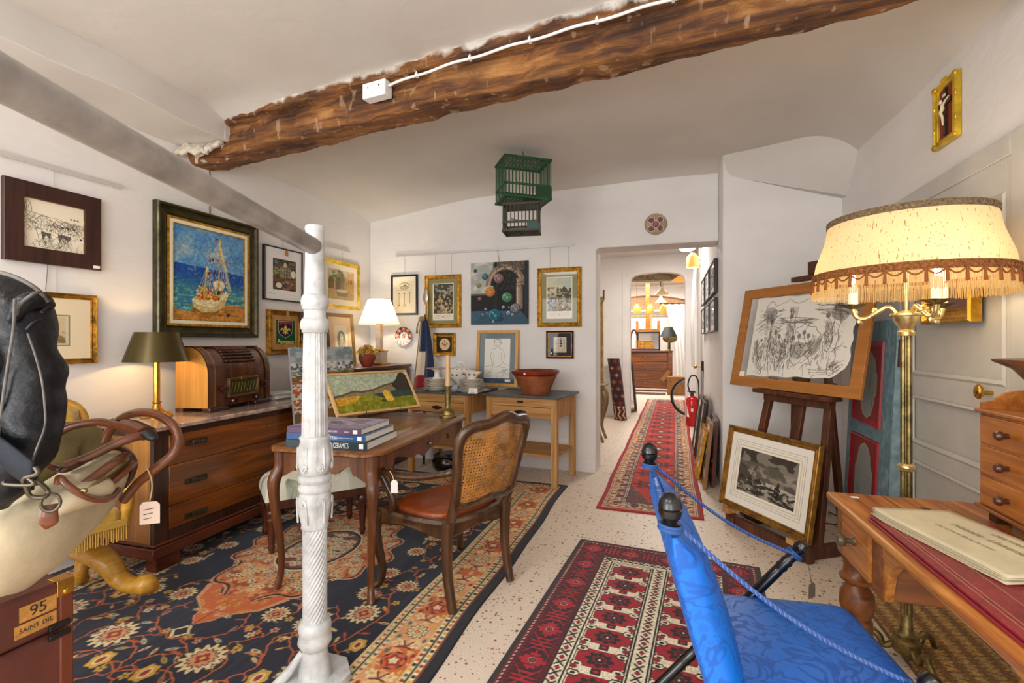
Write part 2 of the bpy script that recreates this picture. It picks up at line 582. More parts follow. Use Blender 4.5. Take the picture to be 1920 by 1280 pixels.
# text matrices: plane facing -Y (upright) and plane facing +Z
def upright(x, y, z):
 return Matrix.Translation((x, y, z)) @ Matrix.Rotation(PI / 2, 4, 'X')
def picture_frame(name, w, h, prof, m, parent, bevel=0.0, board=True):
 """mitred frame round w x h, standing at z 0..h; prof = [(inset, forward)], front is -Y"""
 b = MB()
 n = len(prof)
 vs, fs = [], []
 for i, d in prof:
  vs += [(-w / 2 + i, -d, i), (w / 2 - i, -d, i), (w / 2 - i, -d, h - i), (-w / 2 + i, -d, h - i)]
 for k in range(n - 1):
  for j in range(4):
   l = (j + 1) % 4
   fs.append((k * 4 + j, k * 4 + l, (k + 1) * 4 + l, (k + 1) * 4 + j))
 b.add(vs, fs)
 if board:
  i = prof[-1][0] * 0.5
  b.bb(-w / 2 + i, w / 2 - i, -0.004, 0.0, i, h - i)
 return b.build(name, m, parent, ang=25)
def PROF(fw, d, kind='flat'):
 if kind == 'flat':
  return [(0, 0), (0, d * 0.92), (d * 0.08, d), (fw - d * 0.06, d), (fw, d * 0.85), (fw, 0.004)]
 if kind == 'ogee':
  return [(0, 0), (0, d * 0.6), (fw * 0.06, d * 0.9), (fw * 0.16, d), (fw * 0.28, d * 0.92), (fw * 0.36, d * 0.66), (fw * 0.6, d * 0.52), (fw * 0.78, d * 0.6), (fw * 0.84, d * 0.74), (fw * 0.93, d * 0.7), (fw, d * 0.5), (fw, 0.004)]
 if kind == 'slope':
  return [(0, 0), (0, d), (fw * 0.12, d), (fw * 0.2, d * 0.85), (fw * 0.8, d * 0.5), (fw * 0.85, d * 0.6), (fw, d * 0.5), (fw, 0.004)]
 if kind == 'cove':
  return [(0, 0), (0, d * 0.8), (fw * 0.1, d), (fw * 0.25, d), (fw * 0.35, d * 0.6), (fw * 0.55, d * 0.45), (fw * 0.8, d * 0.45), (fw * 0.85, d * 0.55), (fw, d * 0.35), (fw, 0.004)]
def rim(name, w, h, i0, i1, y, m, parent, t=0.004):
 """flat rectangular ring (mount / liner) between insets i0 and i1 at depth y"""
 return picture_frame(name, w - 2 * i0, h - 2 * i0, [(0, y), (0, y + t), (i1 - i0, y + t), (i1 - i0, y)], m, parent, board=False), i0
def put_on(o, dz):
 o.location.z += dz
 return o
# ------------------------------------------------------------------ the room
LX, RX, BY, B2 = -3.43, 1.36, 4.96, 4.63      # left wall, right wall, back wall, back wall right of the doorway
b = MB()
b.bb(-6.2, 4.2, -2.4, 17.2, -0.1, 0)
struct(b.build('floor', M_FLOOR, flat=True))
b = MB()
b.bb(LX - 0.15, LX, -2.3, 5.3, 0, 3.2)
struct(b.build('wall_left', M_WALL, flat=True))
b = MB()
b.bb(RX, RX + 0.15, -2.3, B2, 0, 3.2)
struct(b.build('wall_right', M_WALL, flat=True))
# back wall with the doorway (splayed, softly rounded reveal)
b = MB()
b.prism([(LX, 0), (-0.714, 0), (-0.714, 2.295), (-0.69, 2.31), (0.45, 2.31), (0.45, 3.2), (LX, 3.2)], BY, BY + 0.32)
struct(b.build('wall_back', M_WALL, bevel=0.012))
b = MB()
b.bb(0.45, RX + 0.15, B2, 8.78, 0, 3.2)
struct(b.build('wall_hall_right', M_WALL, bevel=0.012))
b = MB()
b.bb(-2.15, -2.0, BY + 0.32, 8.78, 0, 3.2)
struct(b.build('wall_hall_left', M_WALL, flat=True))
# hall partition with a basket-arched opening
arch = [(-0.66, 2.38), (-0.65, 2.45), (-0.62, 2.50), (-0.55, 2.535), (-0.38, 2.555), (-0.18, 2.565), (0.0, 2.555), (0.13, 2.535), (0.21, 2.50), (0.245, 2.45), (0.26, 2.38)]
b = MB()
b.prism([(-2.0, 0), (-0.66, 0)] + arch + [(0.26, 0), (0.45, 0), (0.45, 3.2), (-2.0, 3.2)], 8.78, 8.95)
b.prism([(-0.80, 0), (-0.725, 0), (-0.725, 2.57), (-0.80, 2.60)], 8.765, 8.785)
struct(b.build('wall_hall_end', M_WALL, bevel=0.006))
b = MB()
b.bb(-2.0, 0.45, BY + 0.32, 8.78, 2.86, 2.95)
struct(b.build('ceiling_hall', M_CEIL, flat=True))
# far room shell
b = MB()
b.bb(-4.2, 3.2, 16.6, 16.75, 0, 3.4)
struct(b.build('wall_far', M_WALL, flat=True))
b = MB()
b.bb(-4.3, -4.15, 8.95, 16.7, 0, 3.4)
struct(b.build('wall_far_left', M_WALL, flat=True))
b = MB()
b.bb(3.1, 3.25, 8.95, 16.7, 0, 3.4)
struct(b.build('wall_far_right', M_WALL, flat=True))
b = MB()
b.bb(-4.2, 3.2, 8.95, 16.7, 3.15, 3.25)
struct(b.build('ceiling_far', M_CEIL, flat=True))
b = MB()
b.bb(-4.2, -2.0, 8.78, 8.95, 0, 3.4)
b.bb(0.45, 3.2, 8.78, 8.95, 0, 3.4)
struct(b.build('wall_far_front', M_WALL, flat=True))
M_CORK = mat('rough_beam_plaster', '8f8468', 0.95, var=0.25, vscale=14, bump=1.0, bscale=20)
b = MB()
b.box((-0.6, 11.4, 2.83), (6.5, 0.3, 0.2))
struct(b.build('trim_3', M_CORK))
# unseen front wall behind the camera, window openings added for the light
b = MB()
b.prism([(LX - 0.15, 0), (RX + 0.15, 0), (RX + 0.15, 0.6), (LX - 0.15, 0.6)], -2.3, -2.15)
b.prism([(LX - 0.15, 2.5), (RX + 0.15, 2.5), (RX + 0.15, 3.2), (LX - 0.15, 3.2)], -2.3, -2.15)
b.bb(LX - 0.15, -3.15, -2.3, -2.15, 0.6, 2.5)
b.bb(-1.05, -0.45, -2.3, -2.15, 0.6, 2.5)
b.bb(1.15, RX + 0.15, -2.3, -2.15, 0.6, 2.5)
struct(b.build('wall_front', M_WALL, flat=True))
for i, (x0, x1) in enumerate(((-3.15, -1.05), (-0.45, 1.15))):
 b = MB()
 for xa in (x0 + 0.03, (x0 + x1) / 2, x1 - 0.03):
  b.bb(xa - 0.03, xa + 0.03, -2.26, -2.2, 0.6, 2.5)
 for za in (0.63, 2.47):
  b.bb(x0, x1, -2.26, -2.2, za - 0.03, za + 0.03)
 struct(b.build('window_%d' % (i + 1), M_WHITE))
# ceiling: one softly uneven plaster skin, lower beyond the beam, coved into the right wall
def ceil_z(x, y):
 back = 1 / (1 + math.exp(-(y - 2.62 + 0.12 * (x + 3.43)) * 30))
 zf = 2.965
 t = min(1, max(0, (x + 3.43) / 1.6))
 zb = 2.86 + 0.10 * t * t * (3 - 2 * t) + 0.05 * max(0, (y - 3.6) / 1.3) * t
 z = zf * (1 - back) + zb * back
 q = max(0, 1 - (RX - x) / 0.38)
 z -= 0.2 * q * q
 q = max(0, 1 - (x - LX) / 0.2)
 z -= 0.03 * q * q
 q = max(0, 1 - (BY - y) / 0.35)
 z -= 0.06 * q * q
 z += 0.006 * math.sin(x * 3.1 + y * 1.7) + 0.005 * math.sin(y * 4.3 - x * 2.2)
 return z
b = MB()
b.surf(lambda u, v: (LX - 0.02 + u * (RX - LX + 0.04), -2.2 + v * 7.4, ceil_z(LX + u * (RX - LX), -2.2 + v * 7.4)), 72, 110)
struct(b.build('ceiling', M_CEIL, ang=60))
b = MB()
b.bb(LX - 0.3, RX + 0.3, -2.4, 5.3, 3.2, 3.3)
struct(b.build('ceiling_slab', M_CEIL, flat=True))
# boxed plaster soffit along the left wall
def soffit(u, v):
 y = -2.2 + v * 4.84
 w = 0.006 * math.sin(y * 4.1) + 0.004 * math.sin(y * 9.7 + 1)
 pts = [(LX - 0.02, 2.79), (-3.2, 2.787), (-3.0, 2.785), (-2.995, 2.79), (-2.985, 3.0)]
 x, z = pts[int(round(u * 4))]
 return (x + (w if u > 0.1 else 0), y, z + w)
b = MB()
b.surf(soffit, 5, 60)
b.bb(LX, -2.992, 2.60, 2.64, 2.79, 2.98)
struct(b.build('trim_1', M_CEIL, ang=24))
# swelling of the vault over the wall right of the doorway
def swell(u, v):
 x = 0.452 + u * (RX - 0.43)
 t = u
 zlow = 2.84 - 0.32 * t ** 0.9
 ylow = B2 + 0.01 - 0.12 * t
 yup, zup = 4.63 - 0.46 * t, 3.02
 s = math.sin(v * PI) * 0.05 * t
 if v == 0:
  return (x, B2 + 0.02, zlow + 0.01)
 q = (v - 0.08) / 0.92
 return (x, ylow + (yup - ylow) * q - s, zlow + (zup - zlow) * q - s * 0.3)
b = MB()
b.surf(swell, 26, 13)
struct(b.build('trim_2', M_CEIL, ang=40))
# ------------------------------------------------------------------ old ceiling beam
def beam_material():
 m, nt, bs = _new('old_beam')
 v = _coords(nt, (1.3, 14, 14), rot=(0, 0, 0.11))
 n = _node(nt, 'ShaderNodeTexNoise', Scale=1.0, Detail=8.0, Roughness=0.7, Distortion=0.5)
 nt.links.new(v, n.inputs['Vector'])
 wd = _ramp(nt, n.outputs['Fac'], [(0.28, hexc('32201a')), (0.42, hexc('5e3a22')), (0.54, hexc('94602e')), (0.66, hexc('bd8a52')), (0.78, hexc('5a3c28'))])
 n2 = _node(nt, 'ShaderNodeTexNoise', Scale=2.4, Detail=4.0)
 nt.links.new(_coords(nt, (1, 1, 1)), n2.inputs['Vector'])
 dk = _ramp(nt, n2.outputs['Fac'], [(0.35, (0.45, 0.42, 0.42)), (0.6, (1, 1, 1))])
 mu = _node(nt, 'ShaderNodeMixRGB', blend_type='MULTIPLY')
 mu.inputs[0].default_value = 0.8
 nt.links.new(wd, mu.inputs[1])
 nt.links.new(dk, mu.inputs[2])
 # hewn notches and flecks of old limewash
 v3 = _coords(nt, (17, 17, 5.5), rot=(0, 0.25, 0))
 n3 = _node(nt, 'ShaderNodeTexNoise', Scale=1.0, Detail=2.0)
 nt.links.new(v3, n3.inputs['Vector'])
 fl = _ramp(nt, n3.outputs['Fac'], [(0.62, (0, 0, 0)), (0.68, (0.7, 0.7, 0.7))])
 mx = _node(nt, 'ShaderNodeMixRGB')
 nt.links.new(fl, mx.inputs[0])
 nt.links.new(mu.outputs[0], mx.inputs[1])
 mx.inputs[2].default_value = tuple(lin(hexc('c9ab85'))) + (1,)
 # limewash left along the top edge
 sp = _node(nt, 'ShaderNodeSeparateXYZ')
 tc = _node(nt, 'ShaderNodeTexCoord')
 nt.links.new(tc.outputs['Object'], sp.inputs[0])
 n4 = _node(nt, 'ShaderNodeTexNoise', Scale=7.0, Detail=5.0)
 nt.links.new(_coords(nt, (1, 1, 1)), n4.inputs['Vector'])
 a1 = _node(nt, 'ShaderNodeMath', operation='MULTIPLY_ADD')
 nt.links.new(n4.outputs['Fac'], a1.inputs[0])
 a1.inputs[1].default_value = 0.16
 nt.links.new(sp.outputs['Z'], a1.inputs[2])
 st = _node(nt, 'ShaderNodeMapRange')
 st.inputs['From Min'].default_value = 3.005
 st.inputs['From Max'].default_value = 3.03
 nt.links.new(a1.outputs[0], st.inputs['Value'])
 m2 = _node(nt, 'ShaderNodeMixRGB')
 nt.links.new(st.outputs[0], m2.inputs[0])
 nt.links.new(mx.outputs[0], m2.inputs[1])
 m2.inputs[2].default_value = tuple(lin(hexc('dcd5cb'))) + (1,)
 nt.links.new(m2.outputs[0], bs.inputs['Base Color'])
 bs.inputs['Roughness'].default_value = 0.75
 _bump(nt, bs, n.outputs['Fac'], 0.9, 0.02)
 return m
M_BEAM = beam_material()
_bn = vnoise(60, 400, (4, 34), 5, 4)
def beam_fn(u, v):
 x = LX + v * (RX - LX)
 yf, yb = 2.67 - 0.11 * (x - LX), 2.92 - 0.136 * (x - LX)
 sec = [(0.0, 2.99), (-0.035, 2.95), (-0.03, 2.895), (0.022, 2.885), (0.018, 2.872), (-0.004, 2.80), (0.0, 2.74), (0.012, 2.70), (0.05, 2.69), (0.13, 2.688), (0.20, 2.69), (0.235, 2.70), (0.25, 2.74), (0.25, 2.99)]
 i = min(int(u * 13.0001), 12)
 t = u * 13 - i
 q = sec[i][0] * (1 - t) + sec[i + 1][0] * t
 z = sec[i][1] * (1 - t) + sec[i + 1][1] * t
 n = _bn[min(59, int(u * 59)), min(399, int(v * 399))] - 0.5
 n2 = _bn[min(59, int(59 - u * 59)), min(399, int(399 - v * 399))] - 0.5
 edge = 0.0 if z > 2.97 else 1.0
 return (x, yf + (yb - yf) * q / 0.25 + n * 0.05 * edge, z + n2 * 0.035 * edge)
b = MB()
b.surf(beam_fn, 53, 400)
o = b.build('trim_8', M_BEAM, ang=75)
struct(o)
b = MB()
b.surf(lambda u, v: (LX + 0.02 + v * 0.36 + 0.02 * math.sin(9 * u + 4 * v), 2.55 + 0.16 * u - 0.02 * math.sin(v * 7), 2.70 + 0.10 * math.sin(PI * min(1, u * 1.0)) * (1 - 0.35 * v) + 0.012 * math.sin(v * 23 + u * 9)), 9, 20)
struct(b.build('trim_4', mat('crumbling_plaster', 'd6cdbd', 0.9, var=0.12, vscale=20, bump=0.9, bscale=30), solid=0.03))
# double socket and cable on the beam
bx = -1.62
by = 2.67 - 0.11 * (bx - LX) - 0.04
t = thing('socket_outlet', 'white double socket outlet screwed to the side of the old ceiling beam', 'socket', (bx, by, 2.80), -0.11)
b = MB()
b.bb(-0.083, 0.083, -0.045, 0.02, -0.035, 0.055)
b.build('housing', M_PLASTIC, t, bevel=0.005)
for sx in (-0.04, 0.04):
 b = MB()
 T = Matrix.Translation((sx, -0.046, 0.01)) @ Matrix.Rotation(PI / 2, 4, 'X')
 b.lathe([(0.001, -0.006), (0.026, -0.006), (0.028, 0.003), (0.031, 0.003), (0.032, 0.0)], 24, M=T)
 f = b.build('socket', M_PLASTIC, t)
 b = MB()
 for dx, dz in ((-0.009, 0.002), (0.009, -0.002)):
  b.ball((sx + dx, -0.042, 0.006 + dz), 0.0035, 8, 6)
 b.tube([(sx, -0.042, 0.022), (sx + 0.002, -0.05, 0.022)], 0.0035, 8)
 b.build('contact_holes', M_IRON, f)
pts = []
for i in range(60):
 x = bx + 0.085 + (RX - bx - 0.1) * i / 59
 yy = 2.67 - 0.11 * (x - LX) - 0.055
 pts.append((x - bx, 0, 2.835 - 2.80 + 0.028 * (1 - math.exp(-i / 6)) + 0.004 * math.sin(i * 0.9) + 0.02 * i / 59 - 0.01))
b = MB()
b.tube([(p[0] * math.cos(0.0), -0.012 - 0.0 * p[0], p[2]) for p in pts], 0.0075, 8)
b.build('cable', M_PLASTIC, t)
for i in range(4, 60, 7):
 p = pts[i]
 b = MB()
 b.box((p[0], -0.014, p[2]), (0.012, 0.022, 0.022))
 b.tube([(p[0], -0.01, p[2] + 0.012), (p[0], -0.02, p[2] + 0.02)], 0.004, 6)
 b.build('cable_clip', M_PLASTIC, t)
# ------------------------------------------------------------------ picture rails, skirting, wall plates
for i, (p0, p1) in enumerate((((LX + 0.012, -1.5, 2.365), (LX + 0.012, 2.19, 2.365)), ((LX + 0.012, 4.15, 2.362), (LX + 0.012, 4.56, 2.362)), ((-3.06, BY - 0.012, 2.36), (-0.95, BY - 0.012, 2.36)))):
 b = MB()
 b.bar(p0, p1, 0.014, 0.026)
 b.bar((Vector(p0) + Vector((0.008 if i < 2 else 0, 0 if i < 2 else -0.008, -0.012))), (Vector(p1) + Vector((0.008 if i < 2 else 0, 0 if i < 2 else -0.008, -0.012))), 0.012, 0.006)
 struct(b.build('trim_%d' % (5 + i), mat('rail_white', 'd9d6d1', 0.4, 0.2)))
b = MB()
b.bb(LX, -0.72, BY - 0.012, BY + 0.01, 0, 0.15)
struct(b.build('baseboard_back', M_WALL, bevel=0.004))
t = thing('vent_cover', 'flat white plate on the skirting left of the doorway', 'vent cover', (-0.86, BY - 0.012, 0.075))
b = MB()
b.bb(-0.1, 0.1, -0.006, 0.001, 0, 0.062)
b.build('plate', M_WHITE, t, bevel=0.002)
# ------------------------------------------------------------------ panelled grey door in the right wall
d = thing('door_1', None, None, (RX, 3.0, 0))
del_keys = [k for k in d.keys()]
d['kind'] = 'structure'
X0 = 0.0
b = MB()
b.bb(-0.03, 0.02, -0.62, -0.49, 0, 2.21)
b.bb(-0.03, 0.02, 0.5, 0.585, 0, 2.21)
b.bb(-0.03, 0.02, -0.4895, 0.4995, 2.12, 2.21)
b.build('door_frame', M_GREYP, d, bevel=0.004)
b = MB()
for y0, y1, z0, z1 in ((-0.49, -0.45, 0.01, 2.12), (0.39, 0.5, 0.01, 2.12), (-0.45, 0.39, 1.98, 2.12), (-0.45, 0.39, 1.045, 1.157), (-0.45, 0.39, 0.675, 0.765), (-0.45, 0.39, 0.01, 0.2)):
 b.bb(-0.022, 0.01, y0, y1, z0, z1)
b.bb(-0.006, 0.01, -0.49, 0.5, 0.01, 2.12)
b.build('door_leaf', M_GREYP, d, bevel=0.002)
for z0, z1 in ((1.157, 1.98), (0.765, 1.045), (0.2, 0.675)):
 b = MB()
 vs = []
 for ins, dep in ((0, -0.022), (0.012, -0.03), (0.026, -0.012), (0.03, -0.012)):
  vs += [(dep, -0.45 + ins, z0 + ins), (dep, 0.39 - ins, z0 + ins), (dep, 0.39 - ins, z1 - ins), (dep, -0.45 + ins, z1 - ins)]
 fs = []
 for k in range(3):
  for j in range(4):
   l = (j + 1) % 4
   fs.append((k * 4 + j, (k + 1) * 4 + j, (k + 1) * 4 + l, k * 4 + l))
 b.add(vs, fs)
 b.build('panel_moulding', M_GREYP, d, ang=20)
# housings of the added ceiling lamps, out of view behind the camera
for i, (x, y) in enumerate(((-2.1, -0.5), (-0.3, -1.0))):
 t = thing('ceiling_light', 'flat white ceiling light above the ' + ('front of the room' if i == 0 else 'shop window'), 'ceiling light', (x, y, 2.965))
 b = MB()
 b.bb(-0.6, 0.6, -0.3, 0.3, -0.09, 0.0)
 b.build('housing', M_WHITE, t, bevel=0.01)
# ------------------------------------------------------------------ pictures: what is painted on them
INK = '34302c'
def a_village():
 A = Art(1.0, 1.03, 190, 'efe5cd')
 r = A.r
 A.wob([(0, .28), (.2, .30), (.35, .34), (.5, .33), (.7, .38), (1, .42)], .006, INK, .008)
 A.line([(.03, .27), (.03, .12), (.05, .12), (.05, .07), (.08, .05), (.11, .08), (.11, .13), (.13, .14), (.14, .28)], .006, INK)
 A.wob([(.06, .15), (.06, .2), (.09, .2), (.09, .15)], .006, INK, .003)
 A.hatch(.02, .13, .06, .26, 14, 1.4, .06, .004, INK)
 for k in range(150):
  x, y = r.uniform(0, 1), r.uniform(.3, .62)
  w = r.uniform(.04, .13)
  y += .1 * x * (1 - (y - .3) * 2)
  A.wob([(x, y + .03), (x, y), (x + w * .4, y - .025), (x + w, y + .01), (x + w, y + .04)], .0045, INK, .005, 3, .8)
 for k in range(3):
  x = .75 + .06 * k
  A.poly([(x, .3), (x + .03, .26), (x + .05, .31)], INK, .7)
 for x in (.6, .7, .8):
  A.poly([(x, .5), (x + .06, .49), (x + .03, .55)], INK, .9)
 for x0, x1, y0, y1 in ((.28, .45, .66, .8), (.55, .78, .66, .8)):
  A.poly([(x0, y0), (x1, y0 + .02), (x1 - .04, y1), (x0 + .08, y1 - .08), (x0 + .03, y1 + .06)], '4a453f', .8)
  A.hatch(x0, y0, x1, y1 + .1, 40, 1.2, .1, .005, INK)
 for k in range(60):
  x, y = r.uniform(0, 1), r.uniform(.62, 1.0)
  A.wob([(x, y), (x + r.uniform(-.12, .12), y + r.uniform(-.05, .16))], .0045, INK, .006, 4, .8)
 for k in range(9):
  A.line([(.5 + .015 * k, .99 - .03 * k), (.6 + .015 * k, .97 - .03 * k)], .005, INK)
 A.wob([(.2, .6), (.27, .98), (.55, 1.0), (.8, .7)], .006, INK, .01)
 A.poly([(.92, .68), (.98, .7), (.95, .74)], INK)
 return A
def a_portrait():
 A = Art(.92, 1.0, 150, 'f2dfba')
 A.rect(.14, .28, .66, .78, '9a8a68')
 A.rect(.155, .295, .645, .765, 'd9cfae')
 A.rect(.19, .32, .61, .74, 'd6bf93')
 A.poly([(.19, .74), (.24, .6), (.36, .54), (.52, .58), (.61, .68), (.61, .74)], '8a6b45', .8)
 A.ell(.38, .43, .075, .1, 'b99a6c', .9)
 A.wob([(.3, .45), (.32, .36), (.4, .33), (.46, .37)], .01, '6b5236', .006)
 A.hatch(.25, .55, .58, .72, 80, .6, .06, .004, '5b452c')
 A.hatch(.33, .4, .44, .55, 20, .6, .03, .004, '7a5d3d')
 for x in (.35, .4):
  A.ell(x, .42, .012, .006, '4e3b26')
 A.line([(.36, .48), (.4, .48)], .006, '6e5238')
 return A
class Zoomed:
 def __init__(self, A, cx, cy, sx, sy, tx, ty):
  self.A, self.q = A, lambda p: (tx + (p[0] - cx) * sx, ty + (p[1] - cy) * sy)
  self.k = sx
 def poly(self, pts, *a):
  self.A.poly([self.q(p) for p in pts], *a)
 def line(self, pts, w, *a):
  self.A.line([self.q(p) for p in pts], w * self.k, *a)
 def ell(self, x, y, rx, ry, *a):
  x, y = self.q((x, y))
  self.A.ell(x, y, rx * self.k, ry, *a)
 def dabs(self, n, x0, y0, x1, y1, *a):
  (x0, y0), (x1, y1) = self.q((x0, y0)), self.q((x1, y1))
  self.A.dabs(n, x0, y0, x1, y1, *a)
def a_ship():
 A = Art(.82, 1.0, 250, '5b8bb8')
 n1 = vnoise(A.ny, A.nx, 7, 3, 4)
 n2 = vnoise(A.ny, A.nx, (60, 10), 4, 3)
 n3 = vnoise(A.ny, A.nx, 30, 9, 3)
 Y = A.Y / A.H
 hor = .40 + .05 * A.X / A.W
 sky = Y < hor
 g = np.clip(Y / .4, 0, 1)
 A.fill(sky, '5590c2')
 A.fill(sky, 'b3c4c0', np.clip((n1 - .30) * 2.2, 0, 1) * np.clip(1 - abs(g - .55) * 1.2, 0, 1))
 A.fill(sky, '2f6bb0', np.clip((n3 - .45) * 2, 0, 1) * .6)
 sea = ~sky
 A.fill(sea, '1d4f9c')
 A.fill(sea, '2f7f9b', np.clip((Y - hor - .06) * 5, 0, 1) * .8)
 A.fill(sea, '5aa08a', np.clip((Y - hor - .18) * 5, 0, 1) * np.clip((n2 - .3) * 2, 0, 1))
 A.fill(sea, 'a8c47a', np.clip((n2 - .45) * 4, 0, 1) * np.clip((Y - .55) * 4, 0, .9))
 A.fill(sea, '133f8a', np.clip((n2 - .55) * 5, 0, 1) * np.clip((.72 - Y) * 4, 0, .9))
 A.fill(sea, 'd8e3c8', np.clip((n3 - .66) * 8, 0, 1) * .5)
 A.fill(Y > .86 + .05 * np.sin(A.X * 6 + .5), 'c98a3c')
 A.fill(Y > .86 + .05 * np.sin(A.X * 6 + .5), '8f5a24', np.clip((n2 - .5) * 3, 0, 1))
 A.poly([(.18, .9), (.24, .83), (.42, .86), (.55, .93), (.3, .97)], 'a86a24', .9)
 A.dabs(60, .2, .84, .5, .93, ['7b4a1c', 'c08a3a', '5a5a2a'], .03, .006, .3)
 B = Zoomed(A, .40, .80, 1.28, 1.06, .44, .84)
 hull = [(.21, .74), (.26, .69), (.43, .72), (.52, .62), (.545, .66), (.5, .78), (.42, .86), (.3, .87), (.22, .82)]
 B.poly(hull, 'e9d9a4')
 B.poly([(.22, .78), (.4, .82), (.52, .68), (.5, .79), (.42, .86), (.3, .87), (.22, .82)], 'd3b878')
 B.poly([(.23, .74), (.28, .64), (.45, .66), (.5, .62), (.43, .73)], 'd29a32')
 B.ell(.45, .57, .055, .06, 'e8dcc0')
 B.dabs(120, .25, .6, .46, .74, ['e0a52e', 'c0461c', 'f1d27a', '7a3c16', 'f6e6b8', 'b4281e'], .015, .008, .4)
 B.line([(.465, .07), (.445, .66)], .014, 'c9962e')
 B.line([(.34, .38), (.315, .74)], .012, 'd3a43a')
 B.line([(.37, .29), (.56, .315)], .01, '9c5a20')
 for k in range(9):
  B.line([(.46, .08 + .01 * k), (.36 + .025 * k, .30 + (.3 if k > 4 else 0))], .004, 'e8d6a0', .8)
  B.line([(.34, .39), (.25 + .03 * k, .68)], .004, 'e8d6a0', .7)
  B.line([(.46, .09), (.54 + .004 * k, .62)], .004, 'dcc890', .6)
 B.dabs(90, .34, .3, .54, .62, ['f0e3bd', 'dcbf78', 'b9c9c4'], .012, .004, 1.4)
 B.poly([(.445, .06), (.43, .065), (.43, .085), (.445, .08)], '27448f')
 B.poly([(.43, .065), (.418, .07), (.418, .09), (.43, .085)], 'c8323c')
 B.poly([(.36, .44), (.38, .42), (.37, .47)], 'c02c24')
 for x, y in ((.4, .33), (.43, .32), (.39, .47)):
  A.ell(x, y, .012, .014, '2d2a3c')
 A.ell(.5, .68, .02, .03, '2b2f3a', .9, .5)
 A.ell(.62, .93, .02, .02, '41352c')
 A.ell(.64, .915, .012, .012, 'b03a2a')
 A.grain(.22, 55, 3)
 return A
def a_poster():
 A = Art(.72, 1.0, 190, 'efebe4')
 A.rect(.15, .2, .60, .80, '3b352c')
 n = vnoise(A.ny, A.nx, 20, 3)
 s = (A.X > .15) & (A.X < .6) & (A.Y > .2) & (A.Y < .8)
 A.fill(s & (n > .55), '6a4a30', .8)
 A.fill(s & (n < .38), '1f2621', .8)
 A.rect(.15, .58, .6, .64, '6b4a30')
 A.ell(.22, .27, .03, .035, '3fa6b4')
 A.ell(.23, .26, .015, .02, '1d5f7a')
 for k in range(4):
  A.rect(.29, .35 + .055 * k, .49, .395 + .055 * k, 'd8cf9c', .75)
  for j in range(6):
   A.rect(.3 + .032 * j, .357 + .055 * k, .318 + .032 * j, .39 + .055 * k, '3a3426')
 A.ell(.385, .29, .025, .03, 'd4cba5')
 A.ell(.385, .325, .045, .02, 'c9bd92')
 A.ell(.545, .47, .05, .075, 'e3dcc8')
 A.ell(.265, .715, .06, .055, 'dfd8c2')
 A.rect(.17, .38, .26, .5, '5f6a3c', .7)
 A.dabs(60, .16, .36, .27, .55, ['9a9a4a', 'c2a84e', '47603a'], .015, .008)
 A.dabs(70, .34, .62, .58, .78, ['8a4a2a', 'b86a3a', '412a1c', 'c9a070'], .03, .008)
 A.rect(.46, .24, .58, .28, '7f8a5a')
 for j in range(6):
  A.rect(.47 + .018 * j, .247, .48 + .018 * j, .273, '2f3326')
 A.wob([(.07, .88), (.2, .885)], .006, '8a857c', .004)
 return A
def a_crest():
 A = Art(.66, 1.0, 200, '14572f')
 A.fill(vnoise(A.ny, A.nx, 60, 2) > .55, '0f4726', .5)
 sh = [(.08, .04), (.58, .04), (.58, .4), (.53, .58), (.33, .74), (.13, .58), (.08, .4)]
 A.poly(sh, 'd9c77a')
 A.poly([(.33 + (x - .33) * .93, .38 + (y - .38) * .95) for x, y in sh], '16203f')
 A.poly([(.13, .09), (.53, .09), (.53, .13), (.13, .13)], 'b3243a')
 for x in (.16, .33, .5):
  A.poly([(x - .025, .13), (x + .025, .13), (x + .035, .18), (x - .035, .18)], 'b3243a')
 Y = 'ebc545'
 A.poly([(.33, .2), (.385, .31), (.36, .43), (.3, .43), (.275, .31)], Y)
 for s in (-1, 1):
  A.poly([(.33 + s * x, y) for x, y in ((.04, .44), (.06, .36), (.11, .32), (.165, .36), (.16, .43), (.13, .45), (.125, .40), (.09, .40), (.07, .44))], Y)
  A.poly([(.33 + s * x, y) for x, y in ((.02, .47), (.07, .5), (.1, .55), (.06, .56), (.03, .52))], Y)
 A.rect(.24, .435, .42, .47, Y)
 A.poly([(.3, .47), (.36, .47), (.35, .56), (.33, .6), (.31, .56)], Y)
 return A
def a_fountain():
 A = Art(1.2, 1.0, 150, 'e9dcc4')
 A.rect(.13, .14, 1.07, .86, 'a98a5c')
 n = vnoise(A.ny, A.nx, 14, 5, 4)
 s = (A.X > .13) & (A.X < 1.07) & (A.Y > .14) & (A.Y < .86)
 A.fill(s, 'd8bd8a', np.clip((n - .4) * 2, 0, 1) * .7)
 A.rect(.13, .14, 1.07, .3, 'ddd3bd', .6)
 for cx in (.25, .48):
  A.poly([(cx - .1, .62), (cx - .1, .42), (cx - .05, .33), (cx + .05, .33), (cx + .1, .42), (cx + .1, .62)], '57442e', .85)
 A.dabs(90, .3, .14, .6, .42, ['5f7a34', '3f5a28', '86994a'], .03, .015)
 A.poly([(.82, .2), (1.07, .16), (1.07, .7), (.82, .6)], 'c59a5e', .9)
 for k in range(4):
  A.rect(.86 + .055 * k, .34, .885 + .055 * k, .44, '4f3b25', .8)
 A.poly([(.55, .22), (.7, .22), (.72, .36), (.66, .45), (.69, .6), (.56, .6), (.59, .45), (.53, .36)], '7d7357')
 A.ell(.625, .22, .03, .06, '6d6248')
 A.ell(.63, .66, .22, .06, '9c8f6c')
 A.poly([(.42, .66), (.85, .66), (.82, .78), (.45, .78)], '766a4c')
 A.ell(.63, .645, .2, .04, 'c4b892')
 A.hatch(.15, .16, 1.05, .84, 170, .8, .06, .004, '4a3a25', .4)
 return A
